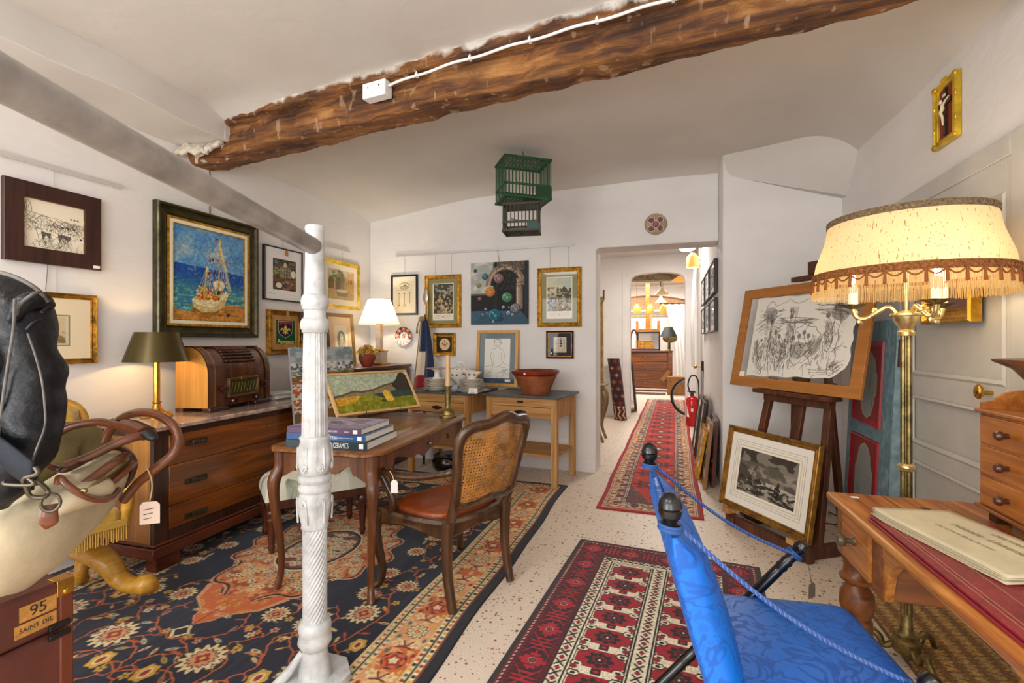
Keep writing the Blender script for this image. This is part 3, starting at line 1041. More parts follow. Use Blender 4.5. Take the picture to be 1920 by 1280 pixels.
def a_oval():
 A = Art(.8, 1.0, 120, 'e6c6a0')
 for k in range(30):
  A.line([(.8 * k / 30, 0), (.8 * k / 30, 1)], .004, 'd8b48c', .6)
 A.rect(.2, .2, .64, .92, 'ece0c4')
 A.ell(.42, .5, .15, .2, '8d8a72')
 A.ell(.43, .44, .06, .08, 'd9d2bb')
 A.ell(.44, .6, .1, .1, 'c3bda6')
 A.hatch(.3, .35, .55, .65, 40, .8, .04, .005, '55523f', .5)
 return A
def a_columns():
 A = Art(.66, 1.0, 160, 'f2e9d2')
 A.rect(.1, .12, .56, .88, 'eee0c0')
 for k in range(14):
  t = -.9 + 1.8 * k / 13
  A.line([(.33 + .17 * math.sin(t), .33 - .16 * math.cos(t)), (.33 + .17 * math.sin(t + .08), .33 - .16 * math.cos(t + .08))], .02, '7a6a4a', .7)
 A.ell(.33, .3, .12, .05, '6f6149', .8)
 A.ell(.33, .3, .1, .035, 'd9c9a2')
 A.ell(.33, .25, .05, .035, '7d6e52', .9)
 A.ell(.3, .24, .02, .02, 'e3d6b4')
 A.ell(.4, .31, .03, .03, 'b3a27c')
 A.wob([(.12, .38), (.54, .38)], .006, '9a8a66', .003)
 for x, y1 in ((.18, .78), (.33, .78), (.48, .72)):
  A.line([(x, .46), (x, y1)], .016, '8d7c58')
  A.rect(x - .03, .44, x + .03, .465, '6b5d40')
 A.ell(.33, .78, .035, .045, '8d7c58')
 A.ell(.33, .78, .02, .03, 'e4d6b2')
 A.rect(.155, .76, .205, .79, '6b5d40')
 return A
def a_engraving(seed, sky):
 A = Art(.66, 1.0, 190, '8f8a5e')
 A.rect(.1, .1, .57, .92, 'efe8d2')
 A.rect(.12, .12, .55, .77, '8b7d5c')
 n = vnoise(A.ny, A.nx, 22, seed, 4)
 m = vnoise(A.ny, A.nx, 6, seed + 1, 2)
 s = (A.X > .12) & (A.X < .55) & (A.Y > .12) & (A.Y < .77)
 if sky:
  A.fill(s & (A.Y < .42 + .1 * (m - .5)), 'b9c2b4')
  A.fill(s & (A.Y < .42), 'd9cfa8', np.clip((m - .45) * 3, 0, 1))
  A.poly([(.33, .4), (.42, .28), (.5, .38), (.55, .3), (.55, .6), (.3, .6)], '4b4234', .9)
  A.poly([(.12, .48), (.26, .5), (.24, .7), (.12, .74)], '9fb6c4')
 else:
  A.rect(.12, .12, .55, .3, '9fb0b4', .6)
  A.fill(s & (n + .25 * (.5 - A.Y) > .5), '3f3a2a', .9)
  A.ell(.36, .33, .06, .07, 'c7c2b2', .7)
 A.fill(s & (n > .56) & (A.Y > .3), '403626', .8)
 A.fill(s & (n < .38) & (A.Y > .4), 'cdbb92', .8)
 A.dabs(120, .14, .5, .53, .74, ['e0d2b4', '3a3022', '7a5a3c', 'b8a078', '9a4a3a'], .012, .007, 1.5)
 A.dabs(12, .28, .55, .42, .68, ['efe6d2', 'd6a89a', 'c9b98a'], .012, .03, 0)
 A.ell(.335, .84, .02, .025, '8a7d5e')
 A.ell(.335, .84, .012, .016, 'efe8d2')
 for k in range(3):
  A.wob([(.16, .81 + .03 * k), (.29, .81 + .03 * k)], .004, 'a3977a', .002)
  A.wob([(.38, .81 + .03 * k), (.51, .81 + .03 * k)], .004, 'a3977a', .002)
 return A
def a_spheres():
 A = Art(.98, 1.1, 190, '1d2023')
 n = vnoise(A.ny, A.nx, (9, 5), 8, 4)
 s = (A.X < .4) & (A.Y < .55)
 A.fill(s, 'a8aca4')
 A.fill(s, 'd5d2c2', np.clip((n - .42) * 4, 0, 1))
 A.rect(0, .55, .42, .58, '5d6a6a')
 A.rect(.38, .03, .44, .56, '7d918f')
 A.rect(.4, 0, .46, .9, '23282b')
 A.rect(.46, 0, .92, .16, '6a5c50')
 ring = np.hypot(A.X - .6, (A.Y - .42) * .9)
 up = A.Y < .42
 A.fill((ring < .34) & up, '8d7c6c')
 A.fill((ring < .29) & (ring > .27) & up, 'c9a478')
 A.fill((ring < .25) & up, '17181b')
 A.rect(.46, .42, .82, .86, '17181b')
 A.rect(.78, .3, .89, .84, '9a8672')
 A.rect(.80, .34, .815, .84, 'd0b08a')
 A.rect(.86, .34, .87, .84, '5c4f44')
 q = (A.X > .44) & (A.X < .93) & (A.Y < .5)
 A.fill(q & (vnoise(A.ny, A.nx, 50, 4) > .56), '453c34', .7)
 A.rect(.92, 0, .98, .95, '2a2e33')
 A.poly([(0, .86), (.85, .86), (.98, 1.02), (.98, 1.1), (0, 1.1)], '3f5f72')
 A.poly([(.2, .86), (.85, .86), (.98, 1.02), (.98, 1.1), (.1, 1.1)], '34505f', .6)
 def ball(cx, cy, r, c1, c2, k):
  A.ell(cx, cy, r, r, c2)
  A.ell(cx - r * .12, cy - r * .12, r * .82, r * .82, c1, .75)
  for j in range(k):
   a = PI * j / k
   A.ell(cx + r * .8 * math.cos(a * 2) * .8, cy + r * .7 * math.sin(a * 2), r * .2, r * .12, c2, .8, a * 2)
   A.ell(cx + r * .4 * math.cos(a * 2 + .5), cy + r * .38 * math.sin(a * 2 + .5), r * .16, r * .1, c2, .8, a * 2)
  A.ell(cx - r * .35, cy - r * .4, r * .2, r * .16, 'e8ece6', .45)
 ball(.08, .14, .032, '56666a', '2c383c', 5)
 ball(.25, .25, .058, '5f8f98', '27474f', 7)
 ball(.485, .29, .085, 'c9a8a4', '6a4c4c', 12)
 ball(.14, .4, .042, 'b9a878', '6d5f3a', 6)
 ball(.335, .52, .088, 'efb05a', 'a8672a', 14)
 ball(.155, .64, .035, 'd07a6a', '7d342c', 6)
 ball(.63, .63, .088, '98d6a4', '2e5f45', 13)
 ball(.77, .83, .09, 'b5b4ae', '45474a', 10)
 A.ell(.46, 1.0, .11, .06, '1c2e38', .7)
 ball(.425, .945, .115, '53b4c4', '0f4658', 16)
 for x, y, r in ((.26, .83, .022), (.21, .92, .016), (.565, .8, .026), (.66, .8, .014), (.65, .9, .03), (.72, .93, .02), (.39, 1.05, .02), (.28, .9, .012)):
  A.ell(x, y, r, r, 'c3d2da')
  A.ell(x + .2 * r, y + .2 * r, r * .7, r * .7, '6b8593')
 A.grain(.12, 60, 5)
 return A
def a_flower():
 A = Art(.8, .95, 110, '2f2c20')
 A.ell(.4, .47, .27, .34, 'ecc896')
 for x, y in ((.4, .28), (.28, .42), (.52, .42), (.46, .52), (.34, .5)):
  A.line([(.42, .68), (.4, .5), (x, y)], .016, '5a5232')
  A.ell(x, y, .05, .035, '8f6a4a', .9, x * 9, 5, .3)
 A.ell(.4, .26, .035, .04, 'c97a5a')
 return A
def a_nude():
 A = Art(.8, 1.12, 190, '6a7b82')
 A.fill(A.X < .14 + .02 * A.Y, '8fa2a0', .5)
 A.fill(A.Y > 1.0, '3a5068')
 A.rect(.12, .12, .68, 1.0, 'e9e7dd')
 k = '77746c'
 A.ell(.4, .22, .075, .085, k)
 A.ell(.4, .222, .068, .078, 'e9e7dd')
 A.wob([(.32, .22), (.33, .14), (.4, .12), (.48, .15), (.49, .24)], .006, k, .008)
 A.wob([(.37, .3), (.36, .34), (.28, .38), (.26, .5), (.28, .64), (.33, .7)], .006, k, .006)
 A.wob([(.44, .3), (.45, .34), (.53, .37), (.56, .5), (.55, .6), (.5, .7), (.44, .74)], .006, k, .006)
 A.wob([(.33, .42), (.33, .55), (.31, .68), (.3, .78)], .005, k, .006)
 A.wob([(.5, .42), (.49, .55), (.5, .64)], .005, k, .006)
 A.wob([(.3, .76), (.45, .74), (.58, .76), (.62, .82), (.5, .86), (.38, .88), (.4, .98)], .006, k, .008)
 A.wob([(.3, .78), (.22, .88), (.2, .98)], .006, k, .008)
 A.wob([(.5, .86), (.55, .92), (.5, .99)], .005, k, .008)
 A.wob([(.36, .21), (.38, .21)], .006, k, .002)
 A.wob([(.42, .21), (.44, .21)], .006, k, .002)
 A.wob([(.38, .26), (.42, .26)], .005, k, .003)
 A.hatch(.14, .8, .3, .97, 40, 2.4, .07, .004, k, .6)
 A.hatch(.5, .78, .66, .9, 40, .5, .07, .004, k, .6)
 A.wob([(.13, .75), (.3, .72)], .005, k, .008)
 A.wob([(.55, .68), (.67, .72)], .005, k, .008)
 A.rect(.58, 1.02, .7, 1.08, 'f2f0ea')
 return A
def a_house():
 A = Art(.74, .8, 120, '232327')
 A.rect(.17, .15, .58, .66, 'dccdb6')
 A.poly([(.34, .22), (.4, .17), (.47, .22)], '4a4038', .9)
 for k in range(5):
  A.wob([(.2, .26 + .09 * k), (.55, .26 + .09 * k)], .006, '8a7b68', .006)
 for x in (.27, .34, .47, .52):
  A.wob([(x, .22), (x, .62)], .006, '8a7b68', .005)
 for y in (.27, .36, .44):
  A.ell(.405, y, .028, .035, '3c322b')
 A.hatch(.2, .25, .55, .62, 40, .4, .04, .005, '6b5d4d', .5)
 A.rect(.08, .66, .12, .71, 'f0ece4')
 return A
def a_landscape():
 A = Art(1.6, .8, 150, 'a9b296')
 n = vnoise(A.ny, A.nx, (8, 14), 6, 4)
 A.fill(A.Y < .3, '98a89a', np.clip((n - .4) * 2, 0, 1))
 A.fill(A.Y < .4, 'c0c0a2', np.clip((n - .5) * 3, 0, 1) * .6)
 A.poly([(0, .46), (.2, .42), (.42, .36), (.55, .39), (.8, .36), (1.05, .28), (1.3, .2), (1.38, .12), (1.5, .02), (1.6, .14), (1.6, .5), (0, .6)], '8d7a5c')
 A.poly([(0, .44), (.2, .40), (.42, .34), (.55, .37), (.8, .34), (1.05, .26), (1.3, .22), (1.3, .25), (1.05, .3), (.8, .38), (.55, .41), (.42, .38), (.2, .44), (0, .48)], '5c5034')
 A.poly([(1.2, .3), (1.33, .17), (1.45, .02), (1.52, 0), (1.6, .08), (1.6, .55), (1.3, .45)], '3a352f')
 A.fill(A.Y > .50 - .05 * np.sin(A.X * 2.2), '87861e')
 A.fill((A.Y > .52) & (n > .55), '74761c', .8)
 A.fill((A.Y > .52) & (n < .4), '9c9632', .7)
 A.poly([(.75, .45), (1.0, .44), (1.3, .4), (1.6, .46), (1.6, .56), (1.2, .56), (.9, .54)], '36483c')
 A.poly([(0, .5), (.3, .46), (.52, .47), (.42, .56), (.1, .64), (0, .62)], 'd19c2a')
 A.dabs(60, 0, .48, .45, .6, ['e0b23a', '8f6a1c', 'b9862a'], .02, .008, 1.2)
 A.poly([(.86, .62), (.92, .58), (1.05, .6), (1.05, .66)], '3b4534')
 A.poly([(.96, .45), (1.03, .37), (1.1, .42), (1.14, .62), (1.02, .65), (.98, .6)], 'e3bb45')
 A.poly([(1.1, .42), (1.12, .42), (1.17, .61), (1.14, .62)], 'b08a2c')
 A.grain(.2, 40, 4)
 return A
def a_abstract():
 A = Art(.9, 1.5, 110, '9aa6a6')
 n = vnoise(A.ny, A.nx, (10, 8), 16, 4)
 n2 = vnoise(A.ny, A.nx, (30, 22), 17, 3)
 A.fill(n > .52, 'b9c2c2', .8)
 A.fill(n < .42, '7f9096', .8)
 A.fill((A.Y > .35) & (A.Y < .55) & (n2 > .5), 'e4e2da', .9)
 A.fill((A.Y > .38) & (n2 < .42), '4a4a44', .8)
 A.fill(A.Y > .62, '6a5a34', .85)
 A.dabs(160, 0, .55, .9, 1.2, ['d2641e', 'e9e4d8', '3f4238', 'a8842a', 'b93c14', '7a7a34', 'f1eee6'], .05, .014, .5)
 A.fill((A.Y > .78) & (n2 > .52), 'e2602a', .8)
 A.fill((A.Y > .84) & (n2 < .47), 'eeeae0', .9)
 return A
def a_crucifixion():
 A = Art(1.34, 1.0, 260, 'e6e1d6')
 k = '5e5952'
 r = A.r
 def cross(cx, top, bot, x0, x1, ya, yb):
  w = .035
  A.line([(cx - w, top), (cx - w, bot)], .006, k)
  A.line([(cx + w, top), (cx + w, bot)], .006, k)
  A.wob([(x0, ya), (cx, (ya + yb) / 2 - .02), (x1, yb)], .006, k, .004)
  A.wob([(x0, ya + .06), (cx, (ya + yb) / 2 + .04), (x1, yb + .06)], .006, k, .004)
  A.hatch(x0, min(ya, yb), x1, max(ya, yb) + .05, 60, .1, .08, .0045, k, .6)
  A.rect(cx - .06, top - .01, cx + .06, top + .07, 'cfc9bd')
  A.hatch(cx - .06, top, cx + .04, top + .06, 26, 1.4, .05, .005, k)
 def man(cx, y, s, lean=0.0):
  A.ell(cx + lean, y, .035 * s, .045 * s, k, .75)
  A.wob([(cx - .06 * s, y + .07 * s), (cx - .04 * s, y + .25 * s), (cx - .06 * s, y + .45 * s), (cx - .02 * s, y + .7 * s)], .0055, k, .008)
  A.wob([(cx + .06 * s, y + .07 * s), (cx + .04 * s, y + .25 * s), (cx + .07 * s, y + .45 * s), (cx + .01 * s, y + .7 * s)], .0055, k, .008)
  A.wob([(cx - .07 * s, y + .28 * s), (cx, y + .34 * s), (cx + .08 * s, y + .27 * s), (cx + .06 * s, y + .42 * s), (cx - .06 * s, y + .43 * s)], .0055, k, .008)
  A.hatch(cx - .05 * s, y + .06 * s, cx + .04 * s, y + .45 * s, int(60 * s), 1.2, .06, .0045, k, .6)
 cross(.24, .2, .92, .04, .42, .36, .16)
 cross(.58, .14, .9, .38, .86, .28, .29)
 cross(1.14, .1, .96, .86, 1.3, .12, .2)
 man(.56, .25, .75)
 A.wob([(.52, .33), (.4, .27)], .008, k, .004)
 A.wob([(.6, .33), (.84, .30)], .008, k, .004)
 man(1.06, .26, .75, -.03)
 man(.26, .32, .7, .02)
 for x, y, s, l in ((.34, .45, .7, .02), (.44, .5, .62, -.02), (.16, .55, .5, 0), (.5, .55, .5, .01)):
  man(x, y, s, l)
 for x, y in ((.62, .52), (.7, .5), (.76, .46), (.82, .5)):
  A.ell(x, y, .025, .03, k, .7)
  A.wob([(x, y + .03), (x + .04, y + .14), (x - .02, y + .22)], .0055, k, .01)
 A.wob([(.6, .62), (.86, .58), (.8, .72), (.9, .84), (.7, .84), (.62, .9), (.58, .82), (.66, .7)], .0055, k, .01)
 A.wob([(.64, .42), (.75, .36), (.9, .4), (1.0, .52)], .006, k, .008)
 A.poly([(.84, .62), (.98, .48), (1.0, .66), (.88, .74)], 'b8b2a6')
 A.hatch(.84, .52, 1.0, .74, 60, 2.2, .09, .005, k)
 A.poly([(.04, .58), (.1, .52), (.14, .66), (.1, .74)], 'c3bdb1')
 A.hatch(.04, .54, .14, .8, 40, 1.2, .1, .005, k)
 A.wob([(1.12, .7), (1.22, .62), (1.3, .64)], .006, k, .006)
 A.hatch(1.16, .78, 1.3, .92, 40, 2.5, .08, .005, k)
 for q in range(40):
  x, y = r.uniform(1.14, 1.32), r.uniform(.0, .18)
  A.line([(x, y), (x + r.uniform(-.03, .03), y + r.uniform(-.03, .03))], .005, k, .8)
 A.wob([(.16, .14), (.2, .06), (.26, .05), (.3, .12), (.44, .08), (.5, .04), (.62, .1), (.8, .05), (.9, .12), (1.0, .04), (1.1, .06)], .0045, k, .01)
 for x0, y0, x1, y1, n, g in ((.08, .34, .42, .5, 70, -.6), (.3, .45, .52, .7, 90, 1.3), (.5, .3, .66, .7, 70, 1.5), (.98, .22, 1.2, .5, 80, .9), (.6, .55, .9, .85, 70, 2.3), (.1, .7, .5, .9, 60, 1.2)):
  A.hatch(x0, y0, x1, y1, n, g, .05, .004, k, .5)
 for q in range(70):
  x, y = r.uniform(.1, 1.25), r.uniform(.4, .92)
  A.wob([(x, y), (x + r.uniform(-.06, .06), y + r.uniform(-.1, .1)), (x + r.uniform(-.08, .08), y + r.uniform(0, .12))], .0045, k, .008, 4, .75)
 for q in range(3):
  A.wob([(.86 + .04 * q, .9 + .03 * q), (1.16, .91 + .03 * q)], .005, '77726a', .006)
 return A
def a_sea():
 A = Art(1.0, .78, 200, '5d564c')
 n = vnoise(A.ny, A.nx, (9, 7), 26, 4)
 n2 = vnoise(A.ny, A.nx, (22, 12), 27, 4)
 A.fill(n > .5, '8a8274', .8)
 A.fill((A.Y < .2) & (n < .55), '3e3932', .9)
 A.fill((A.Y > .25) & (A.Y < .42), 'a39a8a', np.clip((n - .35) * 2, 0, 1))
 A.poly([(0, .25), (.12, .3), (.22, .42), (.3, .55), (.2, .78), (0, .78)], '453f37', .85)
 A.fill((A.Y > .46 + .1 * A.X) & (n2 < .5), '332f29', .85)
 A.fill((A.Y > .44 + .08 * A.X) & (A.Y < .58 + .1 * A.X) & (n2 > .55) & (A.X > .35), 'c4bcac', .85)
 A.fill((A.Y > .6) & (n2 > .58), 'b3ab9c', .7)
 A.line([(.2, .55), (.33, .25)], .012, '2e2a25')
 A.poly([(.66, .52), (.7, .5), (.76, .53), (.74, .7), (.66, .68)], '2b2823')
 A.poly([(.69, .5), (.71, .4), (.74, .44), (.74, .52)], '37332d')
 A.poly([(.3, .5), (.4, .46), (.44, .54), (.34, .58)], '2e2a25', .9)
 A.dabs(120, 0, .5, 1, .76, ['2a2621', '8f8778', 'cdc5b5', '4a443b'], .025, .006, .4)
 return A
def a_bw(seed):
 A = Art(.7, 1.0, 60, 'f2f1ee')
 n = vnoise(A.ny, A.nx, 7, seed, 3)
 s = (A.X > .1) & (A.X < .6) & (A.Y > .12) & (A.Y < .85)
 A.fill(s, '7d7d7b')
 A.fill(s & (n > .52), '2d2d2d')
 A.fill(s & (n < .4), 'c9c9c6')
 return A
# ------------------------------------------------------------------ framed pictures
def mount(name, w, h, i0, i1, y0, y1, m, parent):
 o = picture_frame(name, w - 2 * i0, h - 2 * i0, [(0, y0), (0, y1), (i1 - i0, y1), (i1 - i0, y0)], m, parent, board=False)
 o.location.z = i0
 return o
def sticker(parent, x, z, y, w=0.035, h=0.018, m=None, name='price_sticker'):
 b = MB()
 b.bb(x - w / 2, x + w / 2, -y - 0.0015, -y + 0.001, z - h / 2, z + h / 2)
 return b.build(name, m or M_CARD, parent)
def hang_tag(parent, x, z, y, m=None, s=1.0, name='price_tag'):
 b = MB()
 w, h = 0.018 * s, 0.055 * s
 b.prism([(x - w, z - h), (x + w, z - h), (x + w, z - 0.012 * s), (x + w * 0.5, z), (x - w * 0.5, z), (x - w, z - 0.012 * s)], -y - 0.002, -y)
 b.tube([(x, -y - 0.001, z - 0.006 * s), (x + 0.002, -y + 0.01, z + 0.03 * s)], 0.001, 5)
 return b.build(name, m or M_TAGB, parent)
def wires(parent, h, top, xs=(0.0,), r=0.0012, m=None):
 for x in xs:
  b = MB()
  b.tube([(x, -0.004, h - 0.01), (x, -0.004, top)], r, 5)
  b.build('hanging_wire', m or M_STEEL, parent)
def pic(name, label, wall, a0, a1, z0, z1, fw, fd, kind, fm, art, am, lean=0.0, off=0.004, cat='picture', liners=(), ay=0.012, group=None, board=True, rz=None, loc=None):
 w, h = a1 - a0, z1 - z0
 if loc is None:
  if wall == 'L':
   loc, rz = (LX + off, (a0 + a1) / 2, z0), PI / 2
  elif wall == 'B':
   loc, rz = ((a0 + a1) / 2, BY - off, z0), 0.0
  elif wall == 'R':
   loc, rz = (RX - off, (a0 + a1) / 2, z0), -PI / 2
 t = thing(name, label, cat, loc, rz, -lean, group)
 picture_frame('frame', w, h, PROF(fw, fd, kind), fm, t)
 i = fw - 0.002
 for nm, width, m in liners:
  mount(nm, w, h, i, i + width, 0.004, ay + 0.007, m, t)
  i += width
 if art is not None:
  canvas('picture', art, w - 2 * i + 0.004, h - 2 * i + 0.004, t, am, y=-ay, z0=i - 0.002)
 return t
# --- left wall
t = pic('framed_drawing', 'ink drawing of village roofs in a wide dark brown frame', 'L', 1.601, 2.068, 1.795, 2.245, 0.088, 0.028, 'flat', wood('wenge_frame', '2a1510', '4a2a20', 'z', 0.45, coat=0.0), a_village(), M_PAPERART, liners=(('fillet', 0.003, M_GOLD),), ay=0.01)
sticker(t, 0.205, 0.018, 0.03)
wires(t, 0.45, 0.572, (0.0,))
b = MB()
b.tube(smooth_path([(-0.03, -0.004, 0.0), (-0.035, -0.004, -0.09), (-0.04, -0.004, -0.15)]), 0.0018, 5)
b.build('picture_cord', M_STEEL, t)
t = pic('framed_portrait', 'small engraved portrait of an officer, broad cream mount, gilt frame behind the leather jacket', 'L', 1.60, 2.047, 1.215, 1.637, 0.032, 0.028, 'ogee', M_GOLD2, a_portrait(), M_PRINT)
wires(t, 0.42, 0.58, (0.02,))
t = pic('framed_painting', 'oil painting of a white sailing boat at sea in a heavy dark frame', 'L', 2.40, 3.265, 1.382, 2.339, 0.085, 0.055, 'cove', mat('green_bronze_frame', '3a3418', 0.35, 0.5, var=0.35, vscale=20, coat=0.2), a_ship(), M_ART, liners=(('gilt_liner', 0.018, M_GOLD), ('cream_liner', 0.024, M_LINER), ('gilt_slip', 0.008, M_GOLD)), ay=0.022)
b = MB()
for k in range(9):
 z = 0.962 + 0.042 * k
 b.tube([(0.009 * math.cos(a) * (1 if k % 2 else 0.2), -0.012 + 0.009 * math.cos(a) * (0.2 if k % 2 else 1), z + 0.024 * math.sin(a)) for a in [2 * PI * j / 10 for j in range(10)]], 0.0022, 6, closed=True)
b.build('hanging_chain', M_OBRASS, t)
t = pic('framed_poster', 'collage of dark bottles and labels on a white sheet in a thin black frame', 'L', 3.348, 3.815, 1.724, 2.214, 0.012, 0.03, 'flat', M_BLKFR, a_poster(), M_PRINT, ay=0.02)
hang_tag(t, 0.02, 0.475, 0.031)
wires(t, 0.49, 0.63, (-0.0,))
t = pic('framed_crest', 'green heraldic panel with a yellow lily shield lettered Provence in a stepped gilt frame', 'L', 3.39, 3.812, 1.231, 1.639, 0.05, 0.045, 'ogee', M_GOLD2, a_crest(), M_ART, liners=(('wood_liner', 0.045, wood('liner_wood', 'a8743a', 'c99a58', 'z', 0.5)),), ay=0.02)
text_obj('Provence', 0.06, 'lettering', mat('crest_yellow', 'f0d878', 0.6), t, upright(0, -0.0215, 0.115), 0.0004, shear=0.2, sx=0.9, bold=0.0008)
hang_tag(t, 0.0, 0.40, 0.047)
sticker(t, 0.11, 0.07, 0.03, 0.012, 0.012)
t = pic('framed_print', 'print of a stone urn fountain in a bright yellow gilt frame behind the white column', 'L', 4.10, 4.732, 1.708, 2.225, 0.04, 0.03, 'slope', M_YGOLD, a_fountain(), M_PRINT)
wires(t, 0.51, 0.65, (0.03,))
t = pic('framed_portrait', 'oval portrait engraving on peach mount, dull gold frame, standing on the corner cabinet', 'L', 4.15, 4.585, 1.085, 1.652, 0.035, 0.03, 'slope', mat('dull_gold', '8a6c3a', 0.45, 0.5), a_oval(), M_PRINT, lean=0.09, off=0.06)
t = pic('picture_frame', 'dark brown frame leaning on the wall just left of the oval portrait', 'L', 3.75, 4.10, 1.085, 1.64, 0.05, 0.03, 'flat', M_DWOOD, a_bw(3), M_PAPERART, lean=0.2, off=0.14)
# --- back wall
t = pic('framed_print', 'architectural print of three slender columns in a black frame beside the pleated lamp', 'B', -3.12, -2.77, 1.659, 2.129, 0.022, 0.025, 'flat', M_BLKFR, a_columns(), M_PRINT)
wires(t, 0.47, 0.70, (0.0,))
t = pic('framed_engraving', 'gilt framed engraving of a garden party, left of the painting of spheres', 'B', -2.672, -2.222, 1.507, 2.106, 0.045, 0.035, 'ogee', M_GOLD, a_engraving(31, False), M_PRINT)
wires(t, 0.59, 0.85, (-0.1, 0.1))
t = thing('painting', 'unframed painting of floating spheres before a stone archway', 'picture', (-1.766, BY - 0.004, 1.537))
b = MB()
b.bb(-0.331, 0.331, -0.026, 0.0, 0, 0.681)
b.build('stretcher', mat('canvas_edge', '2c3135', 0.8), t)
canvas('canvas', a_spheres(), 0.662, 0.681, t, M_ART, y=-0.027)
b = MB()
b.tube(smooth_path([(0.0, -0.006, 0.67), (-0.02, -0.006, 0.78), (-0.025, -0.01, 0.83), (-0.015, -0.014, 0.84), (-0.005, -0.012, 0.82)]), 0.002, 6)
b.build('hanging_hook', M_IRON, t)
t = pic('framed_engraving', 'gilt framed engraving of a crowd before a pavilion, right of the painting of spheres', 'B', -1.336, -0.864, 1.504, 2.126, 0.045, 0.035, 'ogee', M_GOLD, a_engraving(44, True), M_PRINT)
wires(t, 0.6, 0.85, (-0.1, 0.1))
t = pic('framed_flower', 'small pressed flower sprig on a cream oval in a square gilt frame', 'B', -2.56, -2.293, 1.187, 1.447, 0.035, 0.03, 'slope', M_GOLD, a_flower(), M_PRINT, liners=(('gilt_slip', 0.006, M_GOLD),))
wires(t, 0.26, 0.3)
t = pic('framed_drawing', 'pencil drawing of a seated woman in a yellow wooden frame above the side tables', 'B', -2.02, -1.54, 0.862, 1.472, 0.036, 0.025, 'flat', wood('yellow_frame', 'c98a2c', 'e0a848', 'z', 0.45, coat=0.2), a_nude(), M_PRINT, lean=0.09, off=0.065)
t = pic('framed_drawing', 'small ink drawing of a house facade on a black mount in a dark red frame', 'B', -1.24, -0.945, 1.171, 1.462, 0.022, 0.022, 'slope', mat('oxblood_frame', '4a1418', 0.3, coat=0.3), a_house(), M_PRINT, liners=(('gilt_slip', 0.004, M_GOLD),))
def disc_plate(name, label, cat, loc, r, fn, prof, rx=PI / 2, group=None, rz=0.0):
 """round ceramic, painted face towards local +Z; fn(x,y)->rgb arrays in -1..1"""
 t = thing(name, label, cat, loc, rz, rx, group)
 nr, na = 44, 120
 rr = np.linspace(0.0, 1.0, nr)
 aa = np.linspace(0, 2 * PI, na)
 A, R = np.meshgrid(aa, rr)
 X, Y = R * np.cos(A), R * np.sin(A)
 Z = np.interp(R, [p[0] for p in prof], [p[1] for p in prof])
 co = np.stack([X * r, Y * r, Z], -1).reshape(-1, 3)
 me = grid_mesh('painted_face', co, nr, na)
 paint_mesh(me, fn(X, Y))
 me.shade_smooth()
 me.materials.append(M_GLAZE)
 o = bpy.data.objects.new('painted_face', me)
 COL.objects.link(o)
 o.parent = t
 b = MB()
 b.lathe([(r * 0.5, 0.0), (r * 0.55, 0.004), (r * 0.98, np.interp(1, [p[0] for p in prof], [p[1] for p in prof]) - 0.004), (r, prof[-1][1]), (r * 0.99, prof[-1][1] + 0.0012)], 48, cap=False)
 b.build('back', mat('glazed_white', 'e6e2da', 0.2, coat=0.3), t)
 return t
def imari(X, Y):
 a = np.zeros(X.shape + (3,))
 a[:] = hexc('ece8e2')
 R, T = np.hypot(X, Y), np.arctan2(Y, X)
 up = (T > -0.35) & (T < PI + 0.25) | (T < -PI + 0.25)
 a[up & (R > .48)] = hexc('1f2a55')
 for k in range(5):
  t0 = 0.1 + k * 0.74
  d = np.hypot(X - .75 * np.cos(t0), Y - .75 * np.sin(t0))
  a[d < .2] = hexc('c9603a')
  a[d < .09] = hexc('f0d8c0')
  a[(d > .2) & (d < .225)] = hexc('e8d8b8')
 a[(~up) & (R > .5) & (np.sin(T * 17 + R * 22) * np.sin(R * 31 + T * 5) > .55)] = hexc('4a4a78')
 a[(~up) & (R > .5) & (np.sin(T * 23 + R * 12) * np.sin(R * 19) > .75)] = hexc('c0663a')
 a[(R > .44) & (R < .48)] = hexc('b9bdcf')
 a[R < .24] = hexc('c9702f')
 a[(R < .22) & (np.sin(T * 6) > .2) & (R > .08)] = hexc('f3e3cc')
 a[R > .97] = hexc('d8cfc2')
 return a
t = disc_plate('decorative_plate', 'blue and orange painted china plate hung beside the pleated lamp', 'plate', (-2.952, BY - 0.008, 1.412), 0.112, imari, [(0, 0.004), (0.5, 0.005), (0.62, 0.014), (1, 0.024)])
b = MB()
b.tube([(0.006, 0.106, 0.02), (0, 0.13, 0.004), (-0.006, 0.106, 0.02)], 0.0015, 5)
b.build('wire_hanger', M_BRASS, t)
def tile_fn(X, Y):
 a = np.zeros(X.shape + (3,))
 a[:] = hexc('8a7a5c')
 R, T = np.hypot(X, Y), np.arctan2(Y, X)
 a[np.sin(T * 30) * np.sin(R * 40) > .3] = hexc('d8cfae')
 for k in range(4):
  t0 = PI / 4 + k * PI / 2
  d = np.hypot((X - .56 * np.cos(t0)), (Y - .56 * np.sin(t0)))
  a[d < .30] = hexc('e6dcc4')
  a[d < .26] = hexc('7d3a44')
  a[(d < .2) & (np.sin(X * 40) * np.sin(Y * 40) > 0)] = hexc('a86a70')
  a[d < .08] = hexc('3c4a58')
 a[R < .34] = hexc('d9cdae')
 a[R < .3] = hexc('6a3a4a')
 a[(R < .22) & (np.sin(T * 8) > 0)] = hexc('b98a86')
 a[(R > .9)] = hexc('b39f7c')
 a[(R > .94)] = hexc('8d4a34')
 return a
disc_plate('wall_plate', 'round patterned dark red pottery plate hung above the doorway', 'plate', (-0.128, BY - 0.006, 2.507), 0.105, tile_fn, [(0, 0.012), (0.9, 0.012), (1, 0.016)])
